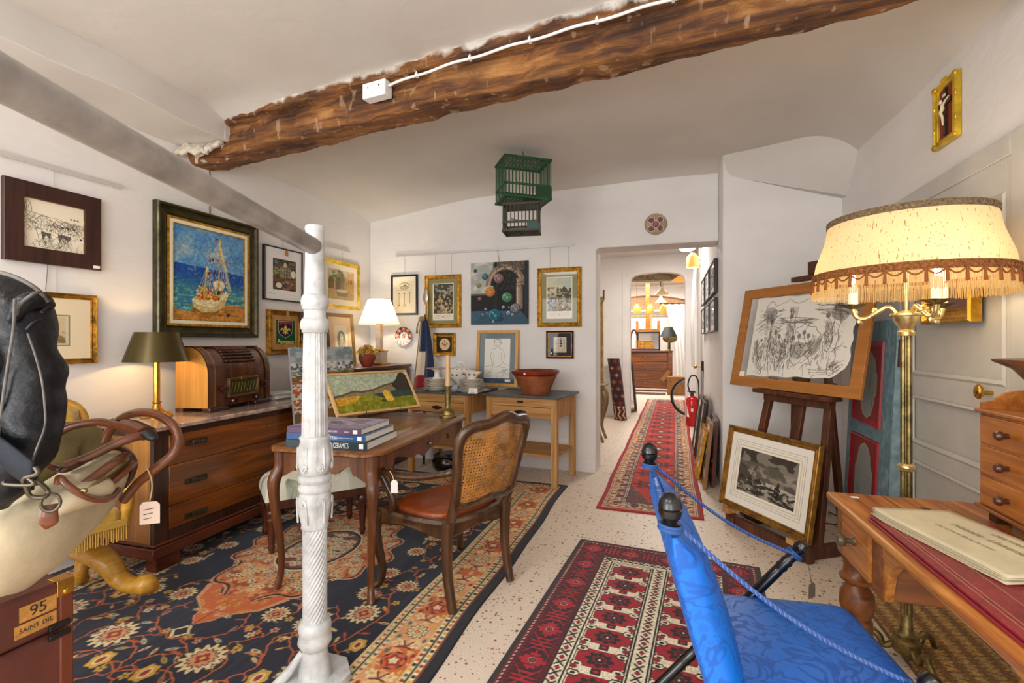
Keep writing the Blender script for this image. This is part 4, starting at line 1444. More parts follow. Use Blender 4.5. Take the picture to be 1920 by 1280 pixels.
# --- right wall
vel = Art(.6, .6, 40, '6a0f1a')
vel.grain(.3, 20)
t = pic('framed_velvet', 'empty red velvet panel in a deep gilt frame hung on the grey door', None, 0, 0.44, 0, 0.42, 0.07, 0.05, 'cove', mat('bright_gold_frame', 'c9952c', 0.32, 0.8, var=0.15, vscale=20), vel, vcol_mat('velvet', 0.9, sheen=0.8), loc=(RX - 0.026, 2.925, 1.44), rz=-PI / 2)
sticker(t, -0.10, 0.085, 0.02, 0.014, 0.014)
# carved crucifix plaque
t = thing('crucifix_plaque', 'small gilt framed crucifix on red felt hung high on the right wall above the door', 'crucifix', (RX - 0.004, 3.02, 2.36), -PI / 2, 0.0)
w, h = 0.21, 0.325
picture_frame('frame', w, h, PROF(0.036, 0.028, 'ogee'), M_YGOLD, t)
for sx in (-1, 1):
 for z in (0.012, h - 0.012):
  MB().ball((sx * (w / 2 - 0.01), -0.022, z), (0.018, 0.012, 0.016), 10, 7).build('carved_corner', M_YGOLD, t)
 for z in (0.1, 0.22):
  MB().ball((sx * (w / 2 - 0.006), -0.02, z), (0.009, 0.008, 0.02), 10, 7).build('carved_leaf', M_YGOLD, t)
MB().ball((0, -0.02, h + 0.004), (0.03, 0.012, 0.012), 10, 7).build('carved_crest', M_YGOLD, t)
b = MB()
b.bb(-w / 2 + 0.034, w / 2 - 0.034, -0.008, -0.003, 0.034, h - 0.034)
b.build('felt_panel', mat('brick_felt', '8a3a22', 0.95), t)
b = MB()
b.bb(-0.01, 0.01, -0.022, -0.008, 0.045, h - 0.04)
b.bb(-0.055, 0.055, -0.022, -0.008, h - 0.125, h - 0.105)
c = b.build('cross', M_DWOOD, t)
b = MB()
zc = h - 0.115
b.tube([(0, -0.026, zc - 0.115), (0.003, -0.03, zc - 0.075), (-0.006, -0.034, zc - 0.05), (0, -0.028, zc - 0.03), (0, -0.03, zc - 0.012)], [0.004, 0.006, 0.008, 0.010, 0.007], 8)
for s in (-1, 1):
 b.tube([(0, -0.028, zc - 0.014), (s * 0.025, -0.026, zc + 0.005), (s * 0.048, -0.024, zc + 0.014)], [0.006, 0.004, 0.0035], 7)
b.ball((-0.004, -0.034, zc + 0.006), (0.008, 0.008, 0.011), 10, 8)
b.bb(-0.012, 0.012, -0.024, -0.021, zc + 0.03, zc + 0.045)
b.build('ivory_figure', mat('ivory', 'e8d9b4', 0.45), t)
# ------------------------------------------------------------------ rugs
def rug(name, label, cat, art, cx, cy, rz, t=0.010, wave=0.0, group=None):
 ny, nx = art.ny, art.nx
 U, V = np.meshgrid(np.linspace(-0.5, 0.5, nx), np.linspace(0.5, -0.5, ny))
 Z = np.full(U.shape, t)
 Z[0, :] = Z[-1, :] = Z[:, 0] = Z[:, -1] = 0.001
 X, Y = U * art.W, V * art.H
 if wave:
  X = X + wave * (np.sin(Y * 3.1) * 0.6 + np.sin(Y * 7.3 + 1) * 0.4) * np.abs(U) * 2
 co = np.stack([X, Y, Z], -1).reshape(-1, 3)
 me = grid_mesh(name, co, ny, nx)
 paint_mesh(me, art.a)
 me.materials.append(M_RUG)
 o = bpy.data.objects.new(name, me)
 COL.objects.link(o)
 o.location = (cx, cy, 0.0)
 o.rotation_euler = (0, 0, rz)
 return tag(o, label, cat, group)
def mirror4(q):
 """quarter (outer corner top-left, centre bottom-right) to a whole carpet"""
 top = np.concatenate([q, q[:, -2::-1]], 1)
 return np.concatenate([top, top[-2::-1]], 0)
def big_rug():
 hw, hh, res = 1.25, 1.85, 200
 A = Art(hw, hh, res, '141a2e')
 r = random.Random(5)
 n = vnoise(A.ny, A.nx, (6, 60), 3, 2)
 A.fill(n > .6, '22304a', .5)
 CR, OR, PK, RD, YE, TL, BK = 'e9d3a2', 'd0662a', 'd99a72', '9c2a1c', 'd9a93c', '4d6a6a', '17161c'
 def rosette(x, y, s, c1=CR, c2=RD, k=8, rot=0.0):
  A.ell(x, y, s * 1.12, s * 1.12, BK, 1, rot, k, .14)
  A.ell(x, y, s, s, c1, 1, rot, k, .16)
  A.ell(x, y, s * .68, s * .68, BK, 1, rot, k, .12)
  A.ell(x, y, s * .6, s * .6, PK if c1 == CR else CR, 1, rot, k, .14)
  A.ell(x, y, s * .34, s * .34, c2, 1, rot, 4, .2)
  A.ell(x, y, s * .14, s * .14, YE)
 def flower(x, y, s, c, c2=RD):
  for j in range(5):
   a = j * 2 * PI / 5 + x * 40
   A.ell(x + s * .6 * math.cos(a), y + s * .6 * math.sin(a), s * .42, s * .3, c, 1, a)
  A.ell(x, y, s * .28, s * .28, c2)
 def leaf(x, y, l, a, c, c2=None):
  A.ell(x, y, l, l * .36, c, 1, a)
  if c2:
   A.ell(x, y, l * .55, l * .16, c2, 1, a)
 def vine(pts, c=OR, w=.007, dens=.05):
  pp = [tuple(p)[:2] for p in smooth_path([(x, y, 0) for x, y in pts], 6)]
  pp = [(x + r.uniform(-.008, .008), y + r.uniform(-.008, .008)) for x, y in pp]
  A.line(pp, w, c)
  acc = 0
  for (x1, y1), (x2, y2) in zip(pp[:-1], pp[1:]):
   acc += math.hypot(x2 - x1, y2 - y1)
   if acc > dens:
    acc = 0
    a = math.atan2(y2 - y1, x2 - x1)
    s = r.choice((-1, 1))
    q = a + s * 1.1
    l = r.uniform(.016, .03)
    A.line([(x2, y2), (x2 + l * 1.2 * math.cos(q), y2 + l * 1.2 * math.sin(q))], w * .8, c)
    tx, ty = x2 + l * 2 * math.cos(q), y2 + l * 2 * math.sin(q)
    k = r.random()
    if k < .45:
     leaf(tx, ty, l, q, r.choice([CR, PK, YE, OR, CR]), r.choice([RD, TL, YE]))
    elif k < .85:
     flower(tx, ty, r.uniform(.018, .03), r.choice([CR, YE, PK, OR]), r.choice([RD, OR, TL]))
    else:
     leaf(tx, ty, l * 1.2, q, RD, OR)
 # vines all over the ground, growing from the axis
 b0 = .36
 for pts in (((1.25, .62), (1.05, .7), (.9, .62), (.78, .72), (.62, .66)), ((1.25, .62), (1.12, .52), (1.0, .46), (.88, .5)), ((.62, .66), (.56, .8), (.64, .95), (.52, 1.05), (.45, 1.2)), ((.64, .95), (.75, 1.05), (.68, 1.2)),
    ((.45, 1.2), (.42, 1.35), (.5, 1.5), (.42, 1.64)), ((.5, 1.5), (.6, 1.42), (.68, 1.52)), ((.9, .62), (.86, .8), (.96, .9), (.86, 1.0)), ((1.05, .7), (1.1, .82), (1.2, .86)), ((.78, .72), (.72, .84), (.8, .92)), ((.86, 1.0), (.96, 1.08), (.86, 1.2), (.9, 1.3)), ((.72, .84), (.8, 1.0), (.7, 1.1), (.62, 1.2), (.7, 1.32)), ((.42, 1.35), (.56, 1.4), (.62, 1.58), (.54, 1.78)), ((1.25, .86), (1.12, .9), (1.02, 1.0), (1.06, 1.12)), ((.42, 1.64), (.5, 1.76), (.44, 1.84)), ((1.25, .62), (1.2, .74), (1.1, .8)), ((1.0, .46), (.9, .4), (.8, .42)), ((.52, 1.05), (.42, .98), (.4, .9))):
  vine(pts)
 for x, y, s in ((.52, .86, .085), (.98, .80, .085), (.53, 1.3, .075), (.84, .52, .06), (1.12, .45, .06), (.46, 1.6, .055), (.74, 1.14, .055), (.94, 1.16, .06), (.64, 1.7, .055), (.62, 1.46, .05)):
  rosette(x, y, s, CR, RD, 14)
 for x, y, s in ((.66, .78, .04), (1.12, .66, .042), (.62, 1.06, .038), (.41, 1.08, .036), (.78, .64, .035)):
  A.ell(x, y, s * 1.15, s * 1.4, BK)
  A.ell(x, y, s, s * 1.25, YE, 1, 0, 6, .1)
  A.ell(x, y, s * .55, s * .8, CR)
  A.ell(x, y, s * .3, s * .5, RD)
 # corner spandrel in yellow
 dx, dy = A.X - b0, A.Y - b0
 ang = np.arctan2(dy, np.maximum(dx, 1e-6))
 rad = np.hypot(dx / .62, dy / .5)
 lim = .80 + .10 * np.cos(ang * 9) + .05 * np.cos(ang * 21) - .1 * np.sin(2 * ang)
 sp = (dx > 0) & (dy > 0)
 A.fill(sp & (rad < lim + .035), PK)
 A.fill(sp & (rad < lim + .015), BK)
 yl = sp & (rad < lim)
 A.fill(yl, 'd6ac52')
 n2 = vnoise(A.ny, A.nx, 42, 9, 3)
 A.fill(yl & (n2 > .58), '8a5a26', .85)
 A.fill(yl & (n2 < .40), 'ecd08c', .8)
 for _ in range(80):
  x, y = b0 + r.uniform(.02, .5), b0 + r.uniform(.02, .42)
  if math.hypot((x - b0) / .62, (y - b0) / .5) < .66:
   flower(x, y, r.uniform(.014, .028), r.choice([CR, OR, RD, 'f0dca0']), r.choice([RD, BK, TL]))
 # medallion
 dx, dy = 1.25 - A.X, hh - A.Y
 ang = np.arctan2(dy, np.maximum(dx, 1e-6))
 R = np.hypot(dx / .50, dy / .68)
 lim = .90 + .07 * np.cos(ang * 12) + .05 * np.cos(ang * 4)
 A.fill(R < lim + .05, PK)
 A.fill(R < lim + .025, BK)
 A.fill(R < lim, 'cf7636')
 md = R < lim - .02
 n3 = vnoise(A.ny, A.nx, 46, 19, 3)
 A.fill(md & (n3 > .56), 'e3a368', .9)
 A.fill(md & (n3 < .40), '9c3a1c', .8)
 for _ in range(130):
  a, q = r.uniform(0, PI / 2), r.uniform(.45, .86)
  x, y = 1.25 - .5 * q * math.cos(a), hh - .68 * q * math.sin(a)
  flower(x, y, r.uniform(.014, .026), r.choice([CR, 'e9c17a', PK, 'c9d0b0']), r.choice([RD, TL, BK]))
 A.fill(R < .46, CR)
 A.fill(R < .44, BK)
 A.fill(R < .41, '6b4a30')
 q = R < .39
 A.fill(q & (n3 > .5), 'c9b088', .9)
 A.fill(q & (n2 < .42), '7c241a', .9)
 for _ in range(60):
  a, s = r.uniform(0, PI / 2), r.uniform(.08, .36)
  flower(1.25 - .5 * s * math.cos(a), hh - .68 * s * math.sin(a), .02, r.choice([CR, PK, 'd8d2b0']), r.choice([RD, TL, BK]))
 A.fill(R < .12, YE)
 A.fill(R < .09, RD)
 # anchor-shaped pendant on the long axis
 for pts in (((1.25, .98), (1.18, .92), (1.19, .84), (1.25, .78)), ((1.25, .90), (1.16, .90), (1.06, .97), (1.0, 1.1), (1.05, 1.12), (1.12, 1.04), (1.25, 1.0))):
  A.poly([(1.25 - (1.25 - x) * 1.12, y + .184) for x, y in pts], PK)
  A.poly([(x, y + .19) for x, y in pts], OR)
 for _ in range(26):
  x, y = r.uniform(1.06, 1.25), r.uniform(.82, 1.06)
  if abs((y - .9) - (1.25 - x) * .5) < .08:
   flower(x, y + .19, .015, r.choice([CR, YE]), RD)
 A.poly([(1.25, .85), (1.20, .91), (1.25, .97)], CR)
 A.poly([(1.25, .87), (1.215, .91), (1.25, .95)], BK)
 # borders
 D = np.minimum(A.X, A.Y)
 S = np.where(A.X < A.Y, A.Y, A.X)
 def band(d0, d1, c):
  A.fill((D >= d0) & (D < d1), c)
 band(0, .36, CR)
 band(0, .052, '12141f')
 band(.052, .058, RD)
 for d0, d1 in ((.058, .09), (.094, .122), (.286, .314), (.318, .352)):
  band(d0, d1, 'e3c58c')
  band(d0, d0 + .004, '3f5248')
  band(d1, d1 + .003, '3f5248')
 band(.122, .286, 'dfa06a')
 ph = (S / .42) % 1.0
 A.fill((D > .125) & (D < .283) & (np.abs(ph - .5) < .22 + .04 * np.cos(D * 80)), 'd2682c')
 A.fill((D > .125) & (D < .283) & (n3 > .58), 'eac28c', .7)
 for side in (0, 1):
  L = hh if side == 0 else hw
  P = (lambda d, s: (d, s)) if side == 0 else (lambda d, s: (s, d))
  s = .12
  k = 0
  while s < L:
   for d0 in (.074, .108, .30, .335):
    if s > d0:
     x, y = P(d0, s + (.01 if d0 > .2 else 0))
     c = [RD, TL, YE, BK, OR][(k + int(d0 * 100)) % 5]
     A.ell(x, y, .0095, .0095, c)
     x, y = P(d0, s + .017)
     A.ell(x, y, .006, .006, 'f3e6c4')
   s += .033
   k += 1
  s = .20
  k = 0
  while s < L:
   x, y = P(.204, s)
   if k % 4 == 0:
    A.ell(x, y, .055, .055, BK)
    A.ell(x, y, .05, .05, OR, 1, 0, 6, .1)
    A.ell(x, y, .036, .036, RD, 1, 0, 5, .2)
    A.ell(x, y, .02, .02, CR, 1, 0, 5, .2)
   elif k % 4 == 2:
    rosette(x, y, .042, 'e6d6a0', OR, 11)
   else:
    for e in (-1, 1):
     x, y = P(.204 + e * .042, s + .012)
     flower(x, y, .03, CR, YE)
    x, y = P(.204, s - .01)
    A.line([P(.17, s - .02), (x, y), P(.238, s - .02)], .009, '5c1a16')
    A.line([P(.18, s + .03), (x, y), P(.228, s + .03)], .007, '5c1a16')
   for e in (-1, 1):
    x, y = P(.204 + e * .064, s + .05)
    A.ell(x, y, .01, .014, r.choice([RD, TL, YE]))
   s += .105
   k += 1
 full = mirror4(A.a)
 B = Art(2 * hw, 2 * hh, 10, '000000')
 B.a, B.ny, B.nx, B.res = full, full.shape[0], full.shape[1], res
 B.a = np.clip(B.a * (1 + .16 * (RNG.random(B.a.shape[:2]) - .5))[..., None], 0, 1)
 return B
rug('persian_carpet', 'large navy and orange floral carpet under the writing table', 'rug', big_rug(), -2.15, 2.575, 0.0, 0.008, 0.012)
def red_rug():
 W, H, res = 1.09, 1.95, 240
 A = Art(W, H, res, '2a0a10')
 BK, RD, DR, CR, WI = '1b1718', 'ae1426', '7a1020', 'e9ddc0', '4a0f1c'
 D = np.minimum(np.minimum(A.X, W - A.X), np.minimum(A.Y, H - A.Y))
 dx = np.minimum(A.X, W - A.X)
 A.fill(D < .36, WI)
 A.fill((dx < .028), '2f2a27')
 tri = (np.abs(((A.Y + A.X) * 40) % 1 - .5) < .25)
 A.fill((D > .028) & (D < .034), DR)
 A.fill((D > .036) & (D < .044) & tri, CR, .8)
 A.fill((D > .046) & (D < .205), '3c0d18')
 A.fill((D > .05) & (D < .2) & (vnoise(A.ny, A.nx, 60, 3) > .5), WI, .8)
 A.fill(((D > .05) & (D < .07) | (D > .178) & (D < .2)) & (np.sin((A.X + A.Y) * 150) * np.sin((A.X - A.Y) * 150) > .1), DR, .9)
 def ser(cx, cy, a, bq, c, c2, vert):
  for i in range(7):
   t = i / 6
   w = a * (1 - abs(2 * t - 1)) + .004
   yy = -bq + 2 * bq * t
   if vert:
    A.rect(cx - w, cy + yy - bq / 6.5, cx + w, cy + yy + bq / 6.5, c)
   else:
    A.rect(cx + yy - bq / 6.5, cy - w, cx + yy + bq / 6.5, cy + w, c)
  k = .4
  A.poly([(cx, cy - a * k), (cx + a * k, cy), (cx, cy + a * k), (cx - a * k, cy)], c2)
  A.poly([(cx, cy - a * k * .5), (cx + a * k * .5, cy), (cx, cy + a * k * .5), (cx - a * k * .5, cy)], RD)
  for q in range(8):
   an = q * PI / 4
   A.ell(cx + a * .3 * math.cos(an), cy + a * .3 * math.sin(an), .0032, .0032, CR)
 for side in range(4):
  L = H if side < 2 else W
  s = .12
  k = 0
  while s < L - .08:
   d = .124
   x, y = {0: (d, s), 1: (W - d, s), 2: (s, d), 3: (s, H - d)}[side]
   v = side < 2
   if k % 2 == 0:
    ser(x, y, .056, .058, RD, BK, v)
   else:
    for e in (-1, 1):
     for i in range(4):
      o = e * (.012 + .013 * i)
      hw = .05 - .009 * i
      if v:
       A.rect(x - hw, y + o - .005, x + hw, y + o + .005, BK if i % 2 else RD)
      else:
       A.rect(x + o - .005, y - hw, x + o + .005, y + hw, BK if i % 2 else RD)
    if v:
     A.line([(x - .055, y - .07), (x + .055, y + .07)], .006, RD)
     A.line([(x + .055, y - .07), (x - .055, y + .07)], .006, RD)
    else:
     A.line([(x - .07, y - .055), (x + .07, y + .055)], .006, RD)
     A.line([(x - .07, y + .055), (x + .07, y - .055)], .006, RD)
   s += .118
   k += 1
 # inner field
 x0, x1, y0, y1 = .21, W - .21, .21, H - .21
 A.rect(x0, y0, x1, y1, CR)
 cm = W / 2
 def xstrip(cx, ya, yb, w, horiz=False):
  s = ya + .03
  k = 0
  while s < yb - .01:
   P = (lambda a, c: (c, a)) if horiz else (lambda a, c: (a, c))
   if k % 2 == 0:
    A.line([P(cx - w, s - w), P(cx + w, s + w)], .009, BK)
    A.line([P(cx + w, s - w), P(cx - w, s + w)], .009, BK)
   else:
    A.poly([P(cx, s - w), P(cx + w * .8, s), P(cx, s + w), P(cx - w * .8, s)], '8f1526')
   s += w * 1.9
   k += 1
 xstrip(x0 + .024, y0, y1, .018)
 xstrip(x1 - .024, y0, y1, .018)
 xstrip(cm, y0 + .05, y1 - .05, .018)
 xstrip(y0 + .022, x0, x1, .017, True)
 xstrip(y1 - .022, x0, x1, .017, True)
 ch = .155
 for cx0, cx1 in ((x0 + .052, cm - .034), (cm + .034, x1 - .052)):
  A.rect(cx0, y0 + .05, cx1, y1 - .05, BK)
  A.rect(cx0 + .008, y0 + .056, cx1 - .008, y1 - .056, CR)
  A.rect(cx0 + .014, y0 + .062, cx1 - .014, y1 - .062, BK)
  A.rect(cx0 + .019, y0 + .067, cx1 - .019, y1 - .067, CR)
  cx = (cx0 + cx1) / 2
  hw = (cx1 - cx0) / 2 - .022
  y = y0 + .07
  while y + ch < y1 - .04:
   c = y + ch * .5
   hh = ch * .40
   A.poly([(cx - hw * .62, c - hh), (cx + hw * .62, c - hh), (cx + hw, c - hh * .4), (cx + hw, c + hh * .4), (cx + hw * .62, c + hh), (cx - hw * .62, c + hh), (cx - hw, c + hh * .4), (cx - hw, c - hh * .4)], 'a01024')
   A.ell(cx, c, hw * .52, hh * .72, BK, 1, 0, 8, .16)
   A.ell(cx, c, hw * .3, hh * .42, '8a1222', 1, .4, 8, .2)
   A.ell(cx, c, hw * .2, hh * .28, BK)
   A.ell(cx, c, .006, .006, 'f4d9c0')
   for ex in (-1, 1):
    for ey in (-1, 1):
     X, Y = cx + ex * hw * .84, c + ey * hh * .86
     A.poly([(X - .03, Y), (X - .018, Y - .02), (X + .018, Y - .02), (X + .03, Y), (X + .018, Y + .02), (X - .018, Y + .02)], BK)
     A.poly([(X - .023, Y), (X - .014, Y - .014), (X + .014, Y - .014), (X + .023, Y), (X + .014, Y + .014), (X - .014, Y + .014)], CR)
     A.poly([(X - .012, Y), (X - .008, Y - .007), (X + .008, Y - .007), (X + .012, Y), (X + .008, Y + .007), (X - .008, Y + .007)], BK)
   yb = y + ch
   A.rect(cx - hw * .78, yb - .018, cx + hw * .78, yb + .018, CR)
   A.rect(cx - hw * .22, yb - .018, cx + hw * .22, yb + .018, BK)
   A.ell(cx, yb, .012, .009, 'b3142a')
   for ex in (-1, 1):
    A.ell(cx + ex * hw * .92, yb - .004, .016, .014, '8f1526')
    A.rect(cx + ex * hw * .92 - .004, yb, cx + ex * hw * .92 + .004, yb + .03, '8f1526')
   y += ch + .012
 A.a = np.clip(A.a * (1 + .3 * (RNG.random(A.a.shape[:2]) - .5))[..., None], 0, 1)
 return A
rug('bokhara_rug', 'small dark red rug with cream lattice of red octagons beside the blue chair', 'rug', red_rug(), -0.105, 2.24, -0.075, 0.009)
def runner():
 W, H, res = .82, 7.8, 130
 A = Art(W, H, res, 'c02c22')
 CR, OR, PU, BK = 'dcc8a8', 'c8743c', '6a3040', '3a1c22'
 D = np.minimum(np.minimum(A.X, W - A.X), np.minimum(A.Y, H - A.Y))
 S = np.where((np.minimum(A.X, W - A.X) < np.minimum(A.Y, H - A.Y)), A.Y, A.X)
 A.fill(D < .215, PU)
 A.fill(D < .045, 'a8191c')
 for d in (.045, .058, .19, .205):
  A.fill((D > d) & (D < d + .008), CR)
 A.fill((D > .066) & (D < .188), OR)
 w = np.sin(S * 2 * PI / .17)
 A.fill((D > .066) & (D < .188) & (D > .125 + .04 * w), PU)
 A.fill((D > .07) & (D < .185) & (np.abs(D - .125 - .04 * w) < .014), CR)
 A.fill((D > .07) & (D < .12) & (np.abs(np.sin(S * PI / .085)) > .85), 'e0c9a0')
 A.fill((D > .135) & (D < .185) & (np.abs(np.cos(S * PI / .085)) > .9), 'c9a07a')
 n = vnoise(A.ny, A.nx, (300, 34), 3, 2)
 A.fill((D < .21) & (D > .066) & (n > .62), BK, .6)
 A.fill((D > .215) & (D < .222), BK)
 fx = np.abs(A.X - W / 2)
 fy = np.minimum(A.Y, H - A.Y) - .22
 A.fill((D > .222) & (fy < .5 * (fx / .19) + .02) & (fy < .42), '7d4a48')
 A.fill((D > .222) & (fy < .5 * (fx / .19) + .02) & (np.sin(A.X * 260) * np.sin(A.Y * 260) > .1), '2f1a22', .8)
 y = .62
 while y < H - .5:
  for k in range(4):
   s = 1 - k * .24
   A.ell(W / 2, y, .155 * s, .12 * s, [BK, 'a8342a', BK, 'c9a27a'][k], .9, 0, 8, .22)
  for e in (-1, 1):
   A.ell(W / 2 + e * .12, y, .03, .03, BK, .9, 0, 4, .4)
   A.ell(W / 2 + e * .14, y + .2, .022, .014, 'c9a27a', .9, 0, 4, .4)
  A.line([(W / 2, y), (W / 2, y + .4)], .008, BK)
  A.ell(W / 2, y, .015, .06, 'd9c0a0')
  y += .40
 A.a = np.clip(A.a * (1 + .25 * (RNG.random(A.a.shape[:2]) - .5))[..., None], 0, 1)
 return A
rug('runner_rug', 'long red runner with cream and purple border leading through the doorway', 'rug', runner(), -0.115, 7.79, -0.011, 0.009, 0.007)
def jute():
 W, H, res = .40, .95, 150
 A = Art(W, H, res, '8a6230')
 k = 26
 u, v = A.X * k, A.Y * k
 ph = (np.floor(v) % 2)
 A.fill(((u * 0.5 + ph * 0.5 + 0.3 * np.sin(v * PI)) % 1) < .5, 'c49a58')
 A.fill(np.abs(v % 1 - .5) > .44, '6b4a24', .5)
 A.fill(np.minimum(A.X, W - A.X) < .012, '6b4a24')
 A.a = np.clip(A.a * (1 + .4 * (RNG.random(A.a.shape[:2]) - .5))[..., None], 0, 1)
 return A
rug('woven_mat', 'brown and straw coloured woven jute mat under the desk', 'mat', jute(), 1.145, 2.70, 0.0, 0.011)
# ------------------------------------------------------------------ chest of drawers and what stands on it
CT, ST = math.cos(YAW), math.sin(YAW)
def at(px, py, d):
 """a point seen at picture position px,py (1920 x 1280) at distance d along the view"""
 u, v = (px - 960) / 900.0, (640 - py) / 900.0
 return Vector((d * (-ST + u * CT), d * (CT + u * ST), 1.35 + v * d))
M_HAND = mat('dark_bronze', '4a4436', 0.4, 0.7, var=0.3, vscale=60)
M_MARBLE = mat('brown_marble', '8a6a5c', 0.15, col2='c9b3a4', vscale=18, coat=0.5)
t = thing('chest_of_drawers', 'long walnut chest of three drawers with marble top against the left wall', 'chest of drawers', (-3.112, 2.80, 0.0095), PI / 2 + 0.03)
L, D = 0.83, 0.275
b = MB()
b.bb(-L, L, -D + 0.012, D, 0.165, 0.80)
b.build('body', wood('walnut_side', '8a5a22', 'c88a3c', 'z', 0.3, 0.7, coat=0.3), t, bevel=0.003)  # yellow light on the chest's side is put into this paler walnut
b = MB()
b.bb(-L - 0.02, L + 0.02, -D - 0.02, D, 0.085, 0.15)
b.bb(-L - 0.01, L + 0.01, -D - 0.01, D, 0.15, 0.168)
b.build('plinth', M_MAHOG, t, bevel=0.008)
for sx in (-1, 1):
 for y in (-D + 0.05, D - 0.07):
  MB().bb(sx * L - sx * 0.17, sx * L - sx * 0.02, y - 0.04, y + 0.04, 0, 0.085).build('foot', M_MAHOG, t)
 b = MB()
 b.bb(sx * L - sx * 0.085, sx * L, -D - 0.001, -D + 0.03, 0.167, 0.80)
 b.build('corner_stile', M_ROSE, t)
b = MB()
b.bb(-L - 0.004, L + 0.004, -D - 0.006, D, 0.785, 0.822)
b.build('top_band', M_ROSE, t)
b = MB()
b.bb(-L - 0.02, L + 0.02, -D - 0.028, D, 0.822, 0.85)
b.build('marble_top', M_MARBLE, t, bevel=0.006)
MB().bb(-L + 0.086, L - 0.086, -D - 0.002, -D + 0.02, 0.168, 0.225).build('base_band', M_ROSE, t)
for z0, z1 in ((0.228, 0.362), (0.367, 0.602), (0.607, 0.783)):
 b = MB()
 b.bb(-L + 0.088, L - 0.088, -D - 0.004, -D + 0.02, z0, z1)
 dr = b.build('drawer', M_WALNUT, t, bevel=0.002)
 zc = z0 + (z1 - z0) * (0.62 if z0 > 0.6 else 0.48 if z0 > 0.3 else 0.3)
 for x in (-0.57, 0.57):
  b = MB()
  b.bb(x - 0.075, x + 0.075, -D - 0.010, -D - 0.003, zc - 0.016, zc + 0.016)
  h = b.build('handle_plate', M_HAND, dr, bevel=0.002)
  b = MB()
  b.bb(x - 0.035, x + 0.055, -D - 0.028, -D - 0.009, zc - 0.014, zc + 0.014)
  for k in range(6):
   b.box((x - 0.025 + 0.014 * k, -D - 0.029, zc), (0.007, 0.004, 0.012))
  b.build('handle', M_HAND, dr, bevel=0.002)
 MB().ball((0, -D - 0.006, zc), (0.011, 0.004, 0.014), 10, 7).build('keyhole', M_OBRASS, dr)
t = thing('table_lamp', 'brass table lamp with a dull gold drum shade beside the old radio', 'lamp', (-3.18, 2.255, 0.8595))
MB().lathe([(0.0, 0.0), (0.088, 0.0), (0.09, 0.008), (0.075, 0.018), (0.045, 0.032), (0.028, 0.055), (0.02, 0.085), (0.026, 0.09), (0.026, 0.1), (0.0, 0.1)], 32).build('base', M_BRASS, t)
MB().lathe([(0.0, 0.1), (0.02, 0.1), (0.02, 0.37), (0.012, 0.38), (0.012, 0.44), (0, 0.44)], 10).build('stem', M_BRASS, t, ang=20)
b = MB()
b.lathe([(0.181, 0.36), (0.12, 0.55)], 48, cap=False)
b.lathe([(0.118, 0.549), (0.179, 0.361)], 48, cap=False)
sh = b.build('lamp_shade', mat('gold_card_shade', '4f4424', 0.34, 0.6), t)
MB().ball((0, 0, 0.46), (0.028, 0.028, 0.035), 12, 8).build('bulb', mat('warm_bulb', 'ffe2b0', 0.3, emit='ffcf8a', es=8), t)
b = MB()
b.tube(smooth_path([(-0.08, -0.03, 0.004), (-0.14, -0.14, 0.006), (-0.1, -0.25, 0.004), (-0.18, -0.33, 0.006)]), 0.003, 6)
b.build('cord', M_IRON, t)
point_light('brass_lamp_light', (-3.18, 2.255, 1.31), 24, (1.0, 0.66, 0.28), 0.03)
# the radio
t = thing('radio', 'large old wooden table radio with a waterfall front on the chest of drawers', 'radio', (-3.185, 2.775, 0.8595), PI / 2 + 0.165)
W, Dp, H = 0.32, 0.125, 0.45
def rad_prof(s):
 """side profile from front foot over the top to the back, s in 0..1"""
 if s < 0.4:
  return (-Dp, 0.03 + 0.22 * s / 0.4)
 if s < 0.85:
  a = (s - 0.4) / 0.45 * PI / 2
  return (-Dp + 0.15 * (1 - math.cos(a)), 0.25 + 0.2 * math.sin(a))
 q = (s - 0.85) / 0.15
 return (-Dp + 0.15 + 0.10 * q, 0.45)
prof = [rad_prof(i / 40) for i in range(41)]
side = [(y, z) for y, z in prof] + [(Dp, 0.03)]
n = len(side)
M_RS = wood('radio_side', 'a8742c', 'cf9444', 'z', 0.3, 0.7, coat=0.3)  # sides paler than the veneer: lamp light painted into the wood
for sx in (-1, 1):
 MB().add([(sx * W, y, z) for y, z in side], [tuple(range(n))] if sx < 0 else [tuple(reversed(range(n)))]).build('side_panel', M_RS, t, ang=30)
b = MB()
vs, fs = [], []
for i, (y, z) in enumerate(side):
 vs += [(-W, y, z), (W, y, z)]
fs = [(2 * i, 2 * i + 1, (2 * i + 3) % (2 * n), (2 * i + 2) % (2 * n)) for i in range(n)]
b.add(vs, fs)
M_RADIO = wood('radio_veneer', '3c1c0c', '7a4420', 'z', 0.25, 0.9, coat=0.5)
b.build('cabinet', M_RADIO, t, ang=40)
for x0, x1, m in ((-W - 0.003, -W + 0.05, M_RADIO), (-W + 0.05, -W + 0.065, mat('inlay_line', '8a5a2c', 0.3, coat=0.4)), (W - 0.05, W + 0.003, M_RADIO)):
 b = MB()
 vs = []
 for y, z in prof:
  vs += [(x0, y - 0.008, z + 0.004), (x1, y - 0.008, z + 0.004)]
 b.add(vs, [(2 * i, 2 * i + 1, 2 * i + 3, 2 * i + 2) for i in range(len(prof) - 1)])
 b.build('front_band', m, t, ang=40)
gx0, gx1 = -0.15, 0.17
gp = [rad_prof(s) for s in np.linspace(0.52, 0.83, 15)]
b = MB()
vs = []
for y, z in gp:
 vs += [(gx0, y - 0.002, z + 0.001), (gx1, y - 0.002, z + 0.001)]
b.add(vs, [(2 * i, 2 * i + 1, 2 * i + 3, 2 * i + 2) for i in range(14)])
g = b.build('grille', mat('grille_cloth', '1d1009', 0.9), t)
